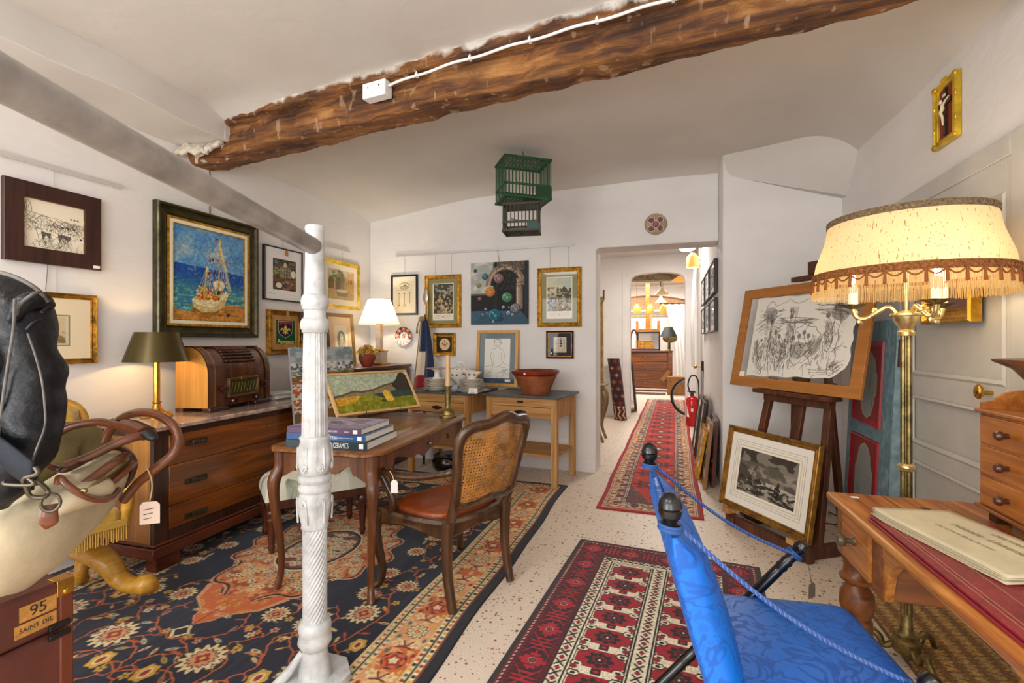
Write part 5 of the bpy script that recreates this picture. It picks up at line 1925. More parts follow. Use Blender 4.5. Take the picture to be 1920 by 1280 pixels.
for k in range(7):
 y, z = gp[1 + 2 * k]
 y2, z2 = gp[min(14, 2 + 2 * k)]
 b = MB()
 b.bar((gx0, y - 0.008, z + 0.004), (gx1, y - 0.008, z + 0.004), 0.013, 0.013)
 b.build('slat', M_RADIO, g, bevel=0.003)
b = MB()
y0 = -Dp
for x0, x1, z0, z1 in ((-0.14, 0.18, 0.21, 0.225), (-0.14, 0.18, 0.085, 0.10), (-0.14, -0.127, 0.10, 0.21), (0.167, 0.18, 0.10, 0.21)):
 b.bb(x0, x1, y0 - 0.018, y0 + 0.004, z0, z1)
b.bb(-0.02, 0.06, y0 - 0.022, y0, 0.205, 0.23)
b.build('dial_frame', mat('bronze_bezel', '7a5a36', 0.35, 0.5), t, bevel=0.003)
b = MB()
b.bb(-0.127, 0.167, y0 - 0.006, y0 - 0.001, 0.10, 0.21)
dg = b.build('dial', mat('dial_glass', '4a4320', 0.12, coat=0.6), t)
for k in range(9):
 x = -0.11 + 0.033 * k
 MB().bar((x, y0 - 0.0075, 0.115), (x + 0.02, y0 - 0.0075, 0.19), 0.003, 0.003).build('dial_line', mat('dial_print', '80733e', 0.4), dg)
MB().bb(0.06, 0.063, y0 - 0.009, y0 - 0.006, 0.105, 0.205).build('needle', M_BLKFR, dg)
for x, z in ((-0.195, 0.155), (0.235, 0.155), (-0.10, 0.058), (0.15, 0.058)):
 T = Matrix.Translation((x, y0 - 0.002, z)) @ Matrix.Rotation(PI / 2, 4, 'X')
 MB().lathe([(0.0, 0.0), (0.02, 0.0), (0.024, 0.008), (0.03 if z > 0.1 else 0.023, 0.014), (0.028 if z > 0.1 else 0.022, 0.028), (0.018, 0.034), (0, 0.035)], 20, M=T).build('knob', mat('bakelite', '3a120c', 0.2, coat=0.4), t)
MB().ball((0.03, y0 - 0.003, 0.045), (0.007, 0.004, 0.007), 8, 6).build('lamp_jewel', mat('red_jewel', '8a1f16', 0.2), t)
for sx in (-1, 1):
 b = MB()
 b.bb(sx * 0.23 - 0.09, sx * 0.23 + 0.09, -Dp - 0.02, -Dp + 0.05, 0.0, 0.03)
 b.build('foot', M_ROSE, t, bevel=0.008)
MB().bb(-W - 0.004, W + 0.004, Dp - 0.06, Dp, 0.0, 0.03).build('rear_foot', M_RADIO, t)
MB().bb(-W - 0.004, W + 0.004, -0.02, Dp, 0.45, 0.458).build('top_board', M_RADIO, t)
r_ = random.Random(3)
for k in range(9):
 o = MB().box((0, 0, 0.0025), (0.21 + r_.uniform(-.02, .02), 0.29 + r_.uniform(-.03, .02), 0.005)).build('paper_bundle', M_PAPER, None)
 o.location = (-3.24 + r_.uniform(-.02, .02), 3.33 + r_.uniform(-.03, .03), 0.860 + 0.0058 * k)
 o.rotation_euler = (0, 0, r_.uniform(-.25, .25))
 tag(o, 'white paper bundle in the low pile right of the radio', 'papers', 'white paper bundles right of the radio')
# ------------------------------------------------------------------ white cast iron column with its rail
CXc, CYc = -1.335, 1.565
t = thing('clothes_rail', 'white painted cast iron column carrying a long grey rail towards the camera', 'clothes rail', (CXc, CYc, 0.001), 0.0)
M_CIRON = mat('white_cast_iron', 'c3c5c5', 0.45, var=0.10, vscale=14, bump=0.35, bscale=35)
def zy(y):
 return 1.35 - (y - 640) / 900 * 1.885
def plain(pts, n=32):
 return [(r, zy(y)) for y, r in reversed(pts)]
M_ = MB()
M_.lathe([(0, zy(553))] + plain([(421, 0.03), (423, 0.036), (428, 0.038), (432, 0.036), (434, 0.034), (440, 0.0345), (500, 0.037), (551, 0.040)]), 32, cap=True)
M_.build('upper_shaft', M_CIRON, t)
M_ = MB()
M_.lathe(plain([(551, 0.040), (553, 0.044), (556, 0.048), (565, 0.053), (574, 0.05), (577, 0.046), (578, 0.048), (580, 0.047), (581, 0.042), (590, 0.0405), (597, 0.043), (598, 0.048), (603, 0.053), (610, 0.055), (617, 0.052), (621, 0.046), (622, 0.049), (624, 0.047), (625, 0.042)]), 36)
M_.build('collar', M_CIRON, t, ang=50)
z0, z1 = zy(822), zy(625)
M_ = MB()
M_.lathe([(0.049 - 0.007 * i / 20, z0 + (z1 - z0) * i / 20) for i in range(21)], 112, mod=lambda a, z: 1 + 0.05 * min(0.6, 2.2 * math.cos(14 * a) ** 2 - 1.6 * (math.cos(14 * a) < 0) * math.cos(14 * a) ** 2 - 0.9))
M_.build('fluted_shaft', M_CIRON, t, ang=60)
def leaves(a, z, zt, zb):
 q = (z - zb) / (zt - zb)
 return 1 + 0.06 * math.cos(6 * a) * math.sin(PI * q) + 0.05 * (abs(math.cos(12 * a)) ** 0.5 - 0.7)
for y0_, y1_, up in ((818, 892, 1), (922, 992, 0)):
 zt, zb = zy(y0_), zy(y1_)
 pr = [(0.045, 0.0), (0.052, 0.06), (0.06, 0.25), (0.064, 0.45), (0.06, 0.7), (0.054, 0.88), (0.058, 0.97), (0.053, 1.0)]
 if not up:
  pr = [(0.047, 0.0), (0.052, 0.03), (0.049, 0.12), (0.055, 0.35), (0.063, 0.62), (0.064, 0.78), (0.055, 1.0)]
 M_ = MB()
 M_.lathe([(r, zb + (zt - zb) * q) for r, q in pr], 72, mod=lambda a, z: leaves(a, z, zt, zb))
 cp = M_.build('acanthus_collar', M_CIRON, t, ang=70)
 for k in range(6):
  a = (k + 0.5) * PI / 3
  zc = zb + (zt - zb) * (0.22 if up else 0.74)
  c = Vector((0.064 * math.cos(a), 0.064 * math.sin(a), zc))
  e1 = Vector((-math.sin(a), math.cos(a), 0))
  pts = [c + e1 * (0.013 * (1 - j / 26) * math.cos(j * 0.55)) + Vector((0, 0, 0.015 * (1 - j / 26) * math.sin(j * 0.55))) for j in range(20)]
  tail = [c + e1 * 0.013 + Vector((0, 0, (1 if up else -1) * 0.016 * j)) - Vector((c.x, c.y, 0)) * (0.012 * j) for j in range(5, 0, -1)]
  M_ = MB()
  M_.tube(tail + pts, 0.0042, 6)
  M_.build('scroll', M_CIRON, cp)
M_ = MB()
M_.lathe(plain([(890, 0.05), (892, 0.057), (896, 0.063), (902, 0.062), (906, 0.055), (908, 0.055), (910, 0.06), (915, 0.064), (921, 0.06), (924, 0.055)]), 40)
M_.build('ring_moulding', M_CIRON, t, ang=50)
z0, z1 = zy(1168), zy(990)
M_ = MB()
M_.lathe([(0.0445, z0 + (z1 - z0) * i / 180) for i in range(181)], 126, mod=lambda a, z: 1 + 0.13 * (abs(math.cos(9 * a - 130 * z)) ** 0.6 - 0.75))
M_.build('twisted_shaft', M_CIRON, t, ang=70)
M_ = MB()
M_.lathe(plain([(1164, 0.046), (1168, 0.055), (1172, 0.06), (1180, 0.063), (1188, 0.058), (1192, 0.057), (1198, 0.062), (1206, 0.064), (1212, 0.056), (1216, 0.052), (1219, 0.046)]), 40)
M_.build('base_ring', M_CIRON, t, ang=50)
M_ = MB()
M_.lathe([(0.062, 0.028), (0.06, 0.06), (0.05, 0.11), (0.046, 0.14), (0.046, zy(1217))], 36, mod=lambda a, z: 1 + 0.06 * max(0, math.cos(4 * a)) * max(0, 1 - z / 0.13))
M_.build('lower_shaft', M_CIRON, t)
M_ = MB()
hexa = [(0.145 * math.cos(PI / 8 + k * PI / 4), 0.145 * math.sin(PI / 8 + k * PI / 4)) for k in range(8)]
M_.add([(x, y, 0.009) for x, y in hexa] + [(x * 0.95, y * 0.95, 0.03) for x, y in hexa], [tuple(reversed(range(8))), tuple(range(8, 16))] + [(k, (k + 1) % 8, (k + 1) % 8 + 8, k + 8) for k in range(8)])
M_.build('base_plate', M_CIRON, t)
M_ = MB()
q = Vector((-0.75, -0.66, 0)).normalized()
M_.tube([q * 0.14 + Vector((0, 0, 0.02)), q * 0.09 + Vector((0, 0, 0.07)), q * 0.045 + Vector((0, 0, 0.13))], [0.022, 0.017, 0.013], 10)
M_.build('brace', M_CIRON, t)
M_ = MB()
p0, p1 = Vector((-1.335, 1.565, 1.722)), Vector((-0.90, 0.42, 1.722))
dirv = (p1 - p0).normalized()
M_.tube([dirv * (0.02 + 0.05 * i) + Vector((0, 0, 1.722)) for i in range(45)], 0.0335, 20)
M_.build('rail', mat('grey_pipe_paint', '918d89', 0.4, var=0.14, vscale=9, bump=0.15, bscale=30), t)
# ------------------------------------------------------------------ trunk, armchair, jacket, bag
t = thing('trunk', 'reddish brown travelling trunk with brass corner under the canvas bag', 'trunk', (-1.93, 0.64, 0))
M_TRUNK = mat('trunk_fibre', '5c2c22', 0.55, var=0.1, vscale=8, bump=0.1, bscale=120)
b = MB()
b.bb(-0.22, 0.22, -0.32, 0.32, 0.0, 0.5)
b.build('body', M_TRUNK, t, bevel=0.012)
b = MB()
b.bb(-0.22, 0.22, -0.32, 0.32, 0.503, 0.64)
lid = b.build('lid', M_TRUNK, t, bevel=0.012)
M_BIND = mat('leather_binding', '6a3018', 0.5)
for s in (-1, 1):
 for z0, z1, pp in ((0.005, 0.498, t), (0.506, 0.60, lid)):
  MB().bb(0.205, 0.224, s * 0.32 - s * 0.03, s * 0.324, z0, z1).build('edge_binding', M_BIND, pp, bevel=0.004)
for s in (-1, 1):
 b = MB()
 b.bb(0.178, 0.2255, s * 0.282, s * 0.3255, 0.598, 0.6455)
 b.ball((0.226, s * 0.303, 0.61), (0.004, 0.008, 0.008), 8, 6)
 b.build('brass_corner', M_BRASS, lid, bevel=0.011)
for k, z in enumerate((0.516, 0.488)):
 b = MB()
 b.bb(0.219, 0.229, 0.262, 0.314, z - 0.009, z + 0.009)
 b.build('latch', M_IRON, t, bevel=0.003)
FX = Matrix.Translation((0.2215, 0, 0)) @ Matrix.Rotation(PI / 2, 4, 'Z') @ Matrix.Rotation(PI / 2, 4, 'X')
M_LAB = mat('old_label', 'b9853e', 0.8, var=0.15, vscale=40)
for txt, y, z, w, h, s in (('95', 0.24, 0.590, 0.085, 0.042, 0.042), ('SAINT DIE', 0.235, 0.545, 0.095, 0.036, 0.017)):
 b = MB()
 b.bb(0.2195, 0.2212, y - w / 2, y + w / 2, z - h / 2, z + h / 2)
 lb = b.build('label', M_LAB, t)
 text_obj(txt, s, 'lettering', M_INK, lb, Matrix.Translation((0, y, z)) @ FX, 0.0003)
M_YWOOD = wood('honey_wood', 'a8741c', 'd0a03c', 'x', 0.4, 0.9, coat=0.2)
M_YVEL = mat('gold_velour', 'a98428', 0.95, var=0.15, vscale=20, sheen=0.6)
t = thing('armchair', 'old honey coloured armchair with gold fringe behind the canvas bag', 'armchair', (-2.76, 1.38, 0.0095), PI / 2 - 0.25)
b = MB()
b.bb(-0.27, 0.27, -0.25, 0.26, 0.46, 0.56)
b.build('seat', M_YVEL, t, bevel=0.03)
b = MB()
b.surf(lambda u, v: (-0.26 + 0.52 * u, 0.24 + 0.10 * v - 0.03 * math.sin(PI * v), 0.45 + (0.52 + 0.07 * math.sin(PI * u)) * v), 14, 12)
b.build('backrest', M_YVEL, t, solid=0.06)
b = MB()
pts = smooth_path([(-0.28, 0.25, 0.36), (-0.29, 0.30, 0.7), (-0.28, 0.34, 0.96), (-0.15, 0.36, 1.03), (0, 0.365, 1.06), (0.15, 0.36, 1.03), (0.28, 0.34, 0.96), (0.29, 0.30, 0.7), (0.28, 0.25, 0.36)], 6)
b.tube(pts, 0.026, 10)
b.build('back_frame', M_YWOOD, t)
for s in (-1, 1):
 b = MB()
 b.tube(smooth_path([(s * 0.29, 0.28, 0.68), (s * 0.31, 0.05, 0.70), (s * 0.31, -0.18, 0.68), (s * 0.3, -0.24, 0.62), (s * 0.28, -0.22, 0.45)], 6), 0.024, 10)
 b.build('arm', M_YWOOD, t)
 for y in (-0.22, 0.2):
  if s > 0 and y < 0:
   continue
  f = -1 if y < 0 else 1
  b = MB()
  pts = smooth_path([(s * 0.24, y, 0.48), (s * 0.27, y + f * 0.05, 0.36), (s * 0.285, y + f * 0.10, 0.2), (s * 0.27, y + f * 0.10, 0.10), (s * 0.29, y + f * 0.15, 0.05), (s * 0.31, y + f * 0.20, 0.035)], 6)
  b.tube(pts, lerp_list([0.045, 0.045, 0.035, 0.03, 0.033, 0.03], len(pts)), 10)
  b.build('leg', M_YWOOD, t)
b = MB()
k = 0
for x0, y0, x1, y1 in ((-0.28, -0.262, 0.28, -0.262), (0.282, -0.26, 0.282, 0.25), (-0.282, -0.26, -0.282, 0.25)):
 nn = 60
 for i in range(nn):
  f = i / (nn - 1)
  x, y = x0 + (x1 - x0) * f, y0 + (y1 - y0) * f
  b.tube([(x, y, 0.49), (x + 0.002 * math.sin(i * 3.0), y, 0.41 + 0.004 * math.sin(i * 1.7))], 0.0035, 4)
 b.bar((x0, y0, 0.49), (x1, y1, 0.49), 0.012, 0.03)
b.build('fringe', mat('gold_fringe', 'b58f3a', 0.8), t)
# curved stretcher foot visible in front
b = MB()
pts = [at(110, 1000, 2.62), at(150, 1030, 2.5), at(180, 1040, 2.42), at(205, 1058, 2.4), at(225, 1085, 2.4), at(250, 1097, 2.38), at(275, 1095, 2.37), at(288, 1102, 2.40)]
MI = (Matrix.Translation((-2.76, 1.38, 0.0095)) @ Matrix.Rotation(PI / 2 - 0.25, 4, 'Z')).inverted()
pts = smooth_path([MI @ p for p in pts], 5)
b.tube(pts, lerp_list([0.05, 0.05, 0.055, 0.05, 0.045, 0.04, 0.05, 0.03], len(pts)), 10)
b.build('leg', M_YWOOD, t)
M_LEATHER = mat('black_leather', '07080b', 0.42, col2='0f1218', vscale=14, bump=0.55, bscale=34, spec=0.35)
M_PIPING = mat('worn_piping', '55514c', 0.5, var=0.2, vscale=30)
def wrinkle(p, s=0.008, k=22.0):
 return Vector((math.sin(p.z * k + 2 * math.sin(p.x * 14)), math.sin(p.z * k * 0.7 + p.y * 17), 0.5 * math.sin(p.x * 21 + p.y * 13))) * s
t = thing('leather_jacket', 'black leather jacket with pale worn piping hung at the left edge', 'jacket', (-1.9, 0.72, 0.64))
T0 = Vector((-1.9, 0.72, 0.64))
# torso
b = MB()
ctr = [at(-175, 520, 1.28), at(-175, 545, 1.28), at(-178, 620, 1.28), at(-180, 760, 1.28), at(-180, 900, 1.28), at(-180, 1010, 1.28)]
ctr = smooth_path([p - T0 for p in ctr], 6)
rad = lerp_list([0.16, 0.21, 0.23, 0.225, 0.22, 0.225], len(ctr))
b.tube(ctr, rad, 32, sy=0.6)
b.v = [tuple(Vector(p) + wrinkle(Vector(p), 0.006, 13)) for p in b.v]
b.build('torso', M_LEATHER, t, ang=80)
b = MB()
sl = [at(-60, 545, 1.27), at(5, 562, 1.25), at(42, 600, 1.24), at(58, 660, 1.23), at(66, 730, 1.22), at(64, 790, 1.21), at(44, 850, 1.19), at(8, 905, 1.17), at(-20, 940, 1.16)]
sl = smooth_path([p - T0 for p in sl], 8)
b.tube(sl, lerp_list([0.085, 0.072, 0.064, 0.062, 0.06, 0.063, 0.058, 0.053, 0.05], len(sl)), 28, sy=0.9)
rr_ = random.Random(2)
b.v = [tuple(Vector(p) + wrinkle(Vector(p), 0.005, 44) + wrinkle(Vector(p), 0.0035, 83)) for p in b.v]
b.build('sleeve', M_LEATHER, t, ang=80)
for nm, ptsp, r in (('piping', [(-20, 505, 1.19), (30, 520, 1.19), (68, 541, 1.2), (90, 566, 1.22)], 0.0075), ('piping', [(30, 590, 1.165), (38, 570, 1.16), (60, 553, 1.17), (75, 546, 1.19)], 0.006), ('piping', [(28, 560, 1.15), (25, 620, 1.15), (14, 690, 1.15), (4, 760, 1.15), (-4, 830, 1.15)], 0.005),
     ('piping', [(52, 625, 1.165), (66, 665, 1.155), (78, 710, 1.155), (84, 760, 1.145), (84, 800, 1.135), (70, 838, 1.12), (58, 872, 1.115)], 0.0035), ('seam', [(50, 618, 1.165), (62, 606, 1.17), (80, 598, 1.19)], 0.006), ('seam', [(78, 585, 1.18), (90, 576, 1.20)], 0.005)):
 b = MB()
 b.tube(smooth_path([at(*p) - T0 for p in ptsp], 6), r * 0.72, 8)
 b.build(nm, M_PIPING if nm == 'piping' else M_LEATHER, t)
b = MB()
b.tube(smooth_path([at(22, 600, 1.18) - T0, at(45, 570, 1.19) - T0, at(75, 562, 1.22) - T0, at(94, 572, 1.26) - T0], 6), lerp_list([0.012, 0.022, 0.022, 0.012], 19), 12)
b.build('shoulder_fold', M_LEATHER, t)
t2 = thing('bust_stand', 'wooden stand under the leather jacket', 'stand', (-1.93, 0.72, 0.641))
MB().lathe([(0, 0), (0.09, 0), (0.09, 0.015), (0.02, 0.03), (0.014, 0.05), (0.014, 0.14), (0, 0.14)], 20).build('stand', M_DWOOD, t2)
M_CANVAS = mat('cream_canvas', 'b0a184', 0.9, var=0.08, vscale=8, bump=0.12, bscale=420)
M_OLIVE = mat('khaki_canvas', '6e6038', 0.9, var=0.1, vscale=8, bump=0.4, bscale=240)  # olive far half of the bag, its shade painted into the colour
M_TAN = mat('tan_leather', '62341a', 0.32, var=0.2, vscale=14, coat=0.3)
M_DTAN = mat('dark_tan_leather', '45200f', 0.35, var=0.2, vscale=14, coat=0.3)
t = thing('canvas_bag', 'cream canvas travel bag with tan leather handles draped over the trunk', 'bag', (-1.66, 0.95, 0.70))
T0 = Vector((-1.66, 0.95, 0.70))
def bagtube(name, pp, rr, m, sy=1.0, wr=0.006, n=30):
 pts = smooth_path([at(*p) - T0 for p in pp], 7)
 b = MB()
 b.tube(pts, lerp_list(rr, len(pts)), n, sy=sy)
 b.v = [tuple(Vector(p) + wrinkle(Vector(p) * 0.8, wr, 20)) for p in b.v]
 return b.build(name, m, t, ang=80)
bagtube('body', [(-40, 1105, 1.22), (-5, 1060, 1.23), (50, 1015, 1.26), (98, 972, 1.32), (152, 930, 1.40), (200, 898, 1.47), (228, 880, 1.53)], [0.03, 0.118, 0.135, 0.13, 0.115, 0.098, 0.06], M_CANVAS, 0.75, 0.016)
bagtube('back_panel', [(40, 900, 1.52), (95, 850, 1.58), (150, 832, 1.64), (205, 850, 1.68)], [0.05, 0.10, 0.095, 0.05], M_OLIVE, 0.8)
bagtube('pocket', [(100, 960, 1.245), (135, 935, 1.27), (175, 920, 1.33), (205, 905, 1.38)], [0.03, 0.06, 0.06, 0.03], M_CANVAS, 0.6, 0.002)
def bagline(name, pp, r, m, sy=1.0, parent=None, n=10):
 b = MB()
 pts = smooth_path([at(*p) - T0 for p in pp], 7)
 b.tube(pts, lerp_list(r, len(pts)) if isinstance(r, list) else r, n, sy=sy)
 return b.build(name, m, parent or t)
bagline('pocket_trim', [(108, 905, 1.225), (112, 895, 1.22), (125, 908, 1.215), (150, 925, 1.23), (180, 936, 1.27), (205, 934, 1.32), (222, 918, 1.38)], 0.0085, M_TAN)
bagline('top_trim', [(96, 874, 1.30), (120, 880, 1.28), (150, 868, 1.34), (185, 848, 1.40), (215, 838, 1.44), (240, 848, 1.48), (252, 868, 1.50), (246, 892, 1.50), (232, 912, 1.47)], 0.009, M_DTAN)
for pp in (((142, 920, 1.26), (180, 892, 1.325), (215, 866, 1.385), (236, 852, 1.44)), ((164, 930, 1.27), (200, 908, 1.335), (232, 882, 1.40), (247, 868, 1.45))):
 bagline('zip_band', pp, 0.018, M_TAN, 0.5)
bagline('zip', ((150, 926, 1.245), (190, 899, 1.31), (224, 873, 1.375), (240, 860, 1.42)), 0.0055, M_OBRASS)
bagline('zip_pull', ((150, 922, 1.23), (156, 918, 1.23), (162, 921, 1.23)), 0.005, M_OBRASS)
bagline('handle', [(100, 818, 1.50), (134, 799, 1.52), (183, 791, 1.53), (222, 797, 1.52), (255, 800, 1.5), (276, 813, 1.47), (250, 820, 1.43), (215, 833, 1.40), (171, 855, 1.36), (122, 874, 1.32)], 0.0125, M_TAN)
bagline('handle', [(196, 828, 1.56), (206, 806, 1.56), (228, 784, 1.55), (256, 774, 1.54), (290, 776, 1.52), (322, 795, 1.50), (334, 822, 1.49), (326, 848, 1.47), (305, 868, 1.46), (282, 886, 1.46), (256, 908, 1.47), (232, 938, 1.48)], 0.0135, M_TAN)
bagline('handle_wrap', [(232, 797, 1.51), (252, 803, 1.50), (275, 812, 1.475)], [0.026, 0.031, 0.028], M_TAN, 0.8)
bagline('wrap_flap', [(276, 810, 1.45), (286, 820, 1.445), (292, 822, 1.44)], [0.02, 0.017, 0.006], M_BLKFR, 0.7)
# strap, clasp, ring, leather tab
b = MB()
sp = [at(-60, 800, 1.20) - T0, at(-10, 838, 1.14) - T0, at(30, 868, 1.11) - T0, at(62, 893, 1.10) - T0]
sp = smooth_path(sp, 6)
vs = []
for p in sp:
 up = Vector((0.22, -0.1, 0.95)).normalized()
 vs += [p + up * 0.034, p - up * 0.034]
b.add(vs, [(2 * i, 2 * i + 1, 2 * i + 3, 2 * i + 2) for i in range(len(sp) - 1)])
b.build('strap', mat('navy_webbing', '0a1322', 0.8, bump=0.3, bscale=200), t, solid=0.006)
M_CLASP = mat('gunmetal', '5f594c', 0.35, 0.85)
bagline('clasp', [(48, 892, 1.08), (62, 908, 1.08), (12, 908, 1.08), (6, 902, 1.08)], 0.004, M_CLASP)
bagline('clasp', [(66, 875, 1.08), (70, 888, 1.08), (45, 897, 1.08), (50, 915, 1.09), (58, 930, 1.10), (82, 932, 1.11), (90, 920, 1.12), (70, 900, 1.10)], 0.005, M_CLASP)
b = MB()
c = at(95, 942, 1.14) - T0
b.tube([c + Vector((0.019 * math.cos(a) * 0.7, 0.0, 0.021 * math.sin(a))) + Vector((0, 0.012 * math.cos(a), 0)) for a in [2 * PI * j / 20 for j in range(20)]], 0.0038, 8, closed=True)
b.build('ring', M_CLASP, t)
bagline('tab', [(92, 946, 1.15), (92, 962, 1.145), (91, 980, 1.145), (86, 992, 1.15)], [0.016, 0.016, 0.018, 0.003], M_TAN, 0.25)
b = MB()
tg = at(281, 960, 1.45) - T0
T = Matrix.Translation(tg) @ Matrix.Rotation(YAW + 0.3, 4, 'Z')
b.prism([(-0.026, -0.035), (0.026, -0.035), (0.026, 0.022), (0.017, 0.032), (-0.017, 0.032), (-0.026, 0.022)], -0.001, 0.001, T)
pt = b.build('price_tag', mat('pale_tag', 'cfb9a8', 0.85), t)
for k in range(3):
 MB().bar(T @ Vector((-0.016, -0.002, 0.008 - 0.014 * k)), T @ Vector((0.012 - 0.004 * k, -0.002, 0.012 - 0.014 * k)), 0.0015, 0.0015).build('handwriting', M_INK, pt)
bagline('tag_string', [(276, 878, 1.44), (283, 895, 1.445), (285, 915, 1.45), (281, 938, 1.45)], 0.002, M_STRING)
# ------------------------------------------------------------------ writing table and its things
RZ = 0.0095      # top of the carpet
M_CHERRY = wood('cherry_wood', '46240f', '864f2a', 'z', 0.28, 0.8, coat=0.35)
M_TTOP = wood('cherry_top', '5f361a', 'a8713c', 'y', 0.25, 0.6, coat=0.4)
t = thing('writing_table', 'old cherry wood writing table with cabriole legs and chamfered top on the carpet', 'table', (-1.77, 2.715, RZ), 0.05)
hx, hy = 0.335, 0.665
ch = 0.07
def octa(a, bq, c):
 return [(-a + c, -bq), (a - c, -bq), (a, -bq + c), (a, bq - c), (a - c, bq), (-a + c, bq), (-a, bq - c), (-a, -bq + c)]
b = MB()
rings = [(0.0, 0.75), (0.008, 0.757), (0.008, 0.770), (0.0, 0.776)]
vs = []
for o_, z in rings:
 vs += [(x, y, z) for x, y in octa(hx + o_, hy + o_, ch)]
fs = [tuple(reversed(range(8))), tuple(range(24, 32))]
for k in range(3):
 fs += [(k * 8 + i, k * 8 + (i + 1) % 8, (k + 1) * 8 + (i + 1) % 8, (k + 1) * 8 + i) for i in range(8)]
b.add(vs, fs)
top = b.build('top', M_TTOP, t)
b = MB()
for s in (-1, 1):
 b.bb(-hx + 0.03, hx - 0.03, s * (hy - 0.13) - 0.004, s * (hy - 0.13) + 0.004, 0.7745, 0.7768)
 o = b.build('end_joint', M_DWOOD, top)
 b = MB()
b.bb(-0.20, 0.26, -hy + 0.02, -hy + 0.105, 0.7745, 0.7775)
b.build('inset_slide', M_CHERRY, top)
def apron(L, h):
 n = 40
 pts = []
 for i in range(n + 1):
  f = i / n
  q = abs(2 * f - 1)
  z = 0.75 - h + (0.045 * max(0, math.sin((1 - q) * PI * 1.5)) if q < 0.67 else 0) - 0.035 * max(0, (q - 0.75) / 0.25) - 0.012 * math.exp(-((1 - q) * 9) ** 2) * 0
  if q < 0.12:
   z -= 0.03 * (1 - q / 0.12)
  pts.append((-L + 2 * L * f, z))
 return pts + [(L, 0.75), (-L, 0.75)]
for k, (L, px_, py_, rz_) in enumerate(((0.255, 0, -hy + 0.06, 0), (0.255, 0, hy - 0.06, PI), (0.58, hx - 0.055, 0, PI / 2), (0.58, -hx + 0.055, 0, -PI / 2))):
 b = MB()
 b.prism(apron(L, 0.105), -0.011, 0.011, Matrix.Translation((px_, py_, 0)) @ Matrix.Rotation(rz_, 4, 'Z'))
 ap = b.build('apron', M_CHERRY, t, ang=50)
 if k == 2:
  MB().ball((hx - 0.03, 0.05, 0.685), (0.014, 0.012, 0.012), 12, 8).build('drawer_knob', M_STEEL, ap)
for sx in (-1, 1):
 for sy in (-1, 1):
  b = MB()
  x0, y0 = sx * (hx - 0.055), sy * (hy - 0.06)
  pts = smooth_path([(x0, y0, 0.75), (x0, y0, 0.66), (x0 + sx * 0.022, y0 + sy * 0.022, 0.58), (x0 + sx * 0.018, y0 + sy * 0.018, 0.45), (x0 + sx * 0.0, y0 + sy * 0.0, 0.25), (x0 - sx * 0.004, y0 - sy * 0.004, 0.10), (x0 + sx * 0.004, y0 + sy * 0.008, 0.03), (x0 + sx * 0.01, y0 + sy * 0.015, 0.0)], 6)
  b.tube(pts, lerp_list([0.032, 0.033, 0.034, 0.026, 0.02, 0.017, 0.02, 0.021], len(pts)), 8, sq=True)
  b.build('leg', M_CHERRY, t, ang=60)
TT = RZ + 0.7765
def book(name_label, cx, cy, z, w, d, h, rz, cover, title=None, tcol=None, cover_art=None, tx=0.0, ts=0.02, tw=1.0, extra=None):
 t = thing('book', name_label, 'book', (cx, cy, z), rz, group='art books on the writing table')
 m = mat('book_cover', cover, 0.3, coat=0.4, var=0.08, vscale=12)
 b = MB()
 b.bb(-w / 2, w / 2, -d / 2, d / 2, 0, 0.003)
 b.bb(-w / 2, w / 2, -d / 2, d / 2, h - 0.003, h)
 b.bb(-w / 2, w / 2, -d / 2 - 0.003, -d / 2 + 0.003, 0, h)
 b.build('cover', m, t, bevel=0.0012)
 MB().bb(-w / 2 + 0.005, w / 2 - 0.005, -d / 2 + 0.003, d / 2 - 0.006, 0.003, h - 0.003).build('pages', M_PAPER, t)
 if title:
  text_obj(title, ts, 'spine_title', mat('title_ink', tcol, 0.5), t, upright(tx, -d / 2 - 0.0035, h / 2 - 0.001), 0.0004, sx=tw)
 if extra:
  text_obj(extra[0], extra[1], 'spine_author', mat('title_ink', extra[3], 0.5), t, upright(extra[2], -d / 2 - 0.0035, h / 2 - 0.001), 0.0004)
 MB().bb(w / 2 - 0.045, w / 2 - 0.02, -d / 2 - 0.0038, -d / 2, h * 0.2, h * 0.8).build('spine_emblem', M_CARD, t)
 if cover_art is not None:
  ny, nx = cover_art.ny, cover_art.nx
  U, V = np.meshgrid(np.linspace(-.49, .49, nx), np.linspace(.49, -.49, ny))
  me = grid_mesh('cover_picture', np.stack([U * w, V * d, np.full(U.shape, h + 0.0004)], -1).reshape(-1, 3), ny, nx)
  paint_mesh(me, cover_art.a)
  me.materials.append(M_PRINT)
  o = bpy.data.objects.new('cover_picture', me)
  COL.objects.link(o)
  o.parent = t
 return t
book('large dark green book lettered CERAMICS, lowest of the book stack', -1.737, 2.276, TT, 0.47, 0.37, 0.042, 0.12, '0d3038', 'WORLD CERAMICS', 'eef0ea', tx=0.05, ts=0.038, tw=0.5)
book('blue book lettered PAINTERS, middle of the book stack', -1.738, 2.262, TT + 0.0425, 0.46, 0.34, 0.036, 0.11, '12508f', 'PAINTERS', 'e6edf5', tx=0.03, ts=0.024, tw=0.75, extra=('A CENTURY OF LANDSCAPE', 0.008, 0.11, 'e6edf5'))
pa = Art(.46, .36, 220, '8f87a8')
pa.fill(pa.Y > .2, '7a6f96', .6)
pa.poly([(.14, .16), (.26, .06), (.36, .08), (.4, .2), (.2, .24)], '6a4a48', .9)
pa.poly([(.2, .14), (.28, .09), (.34, .12), (.3, .2)], '9a6a4c', .9)
pa.fill(vnoise(pa.ny, pa.nx, 16, 6) > .58, 'b9b4cc', .4)
pa.dabs(60, .1, .05, .42, .26, ['4a3a4c', 'a89ac0', '7d5648', 'c9c0d6'], .03, .006)
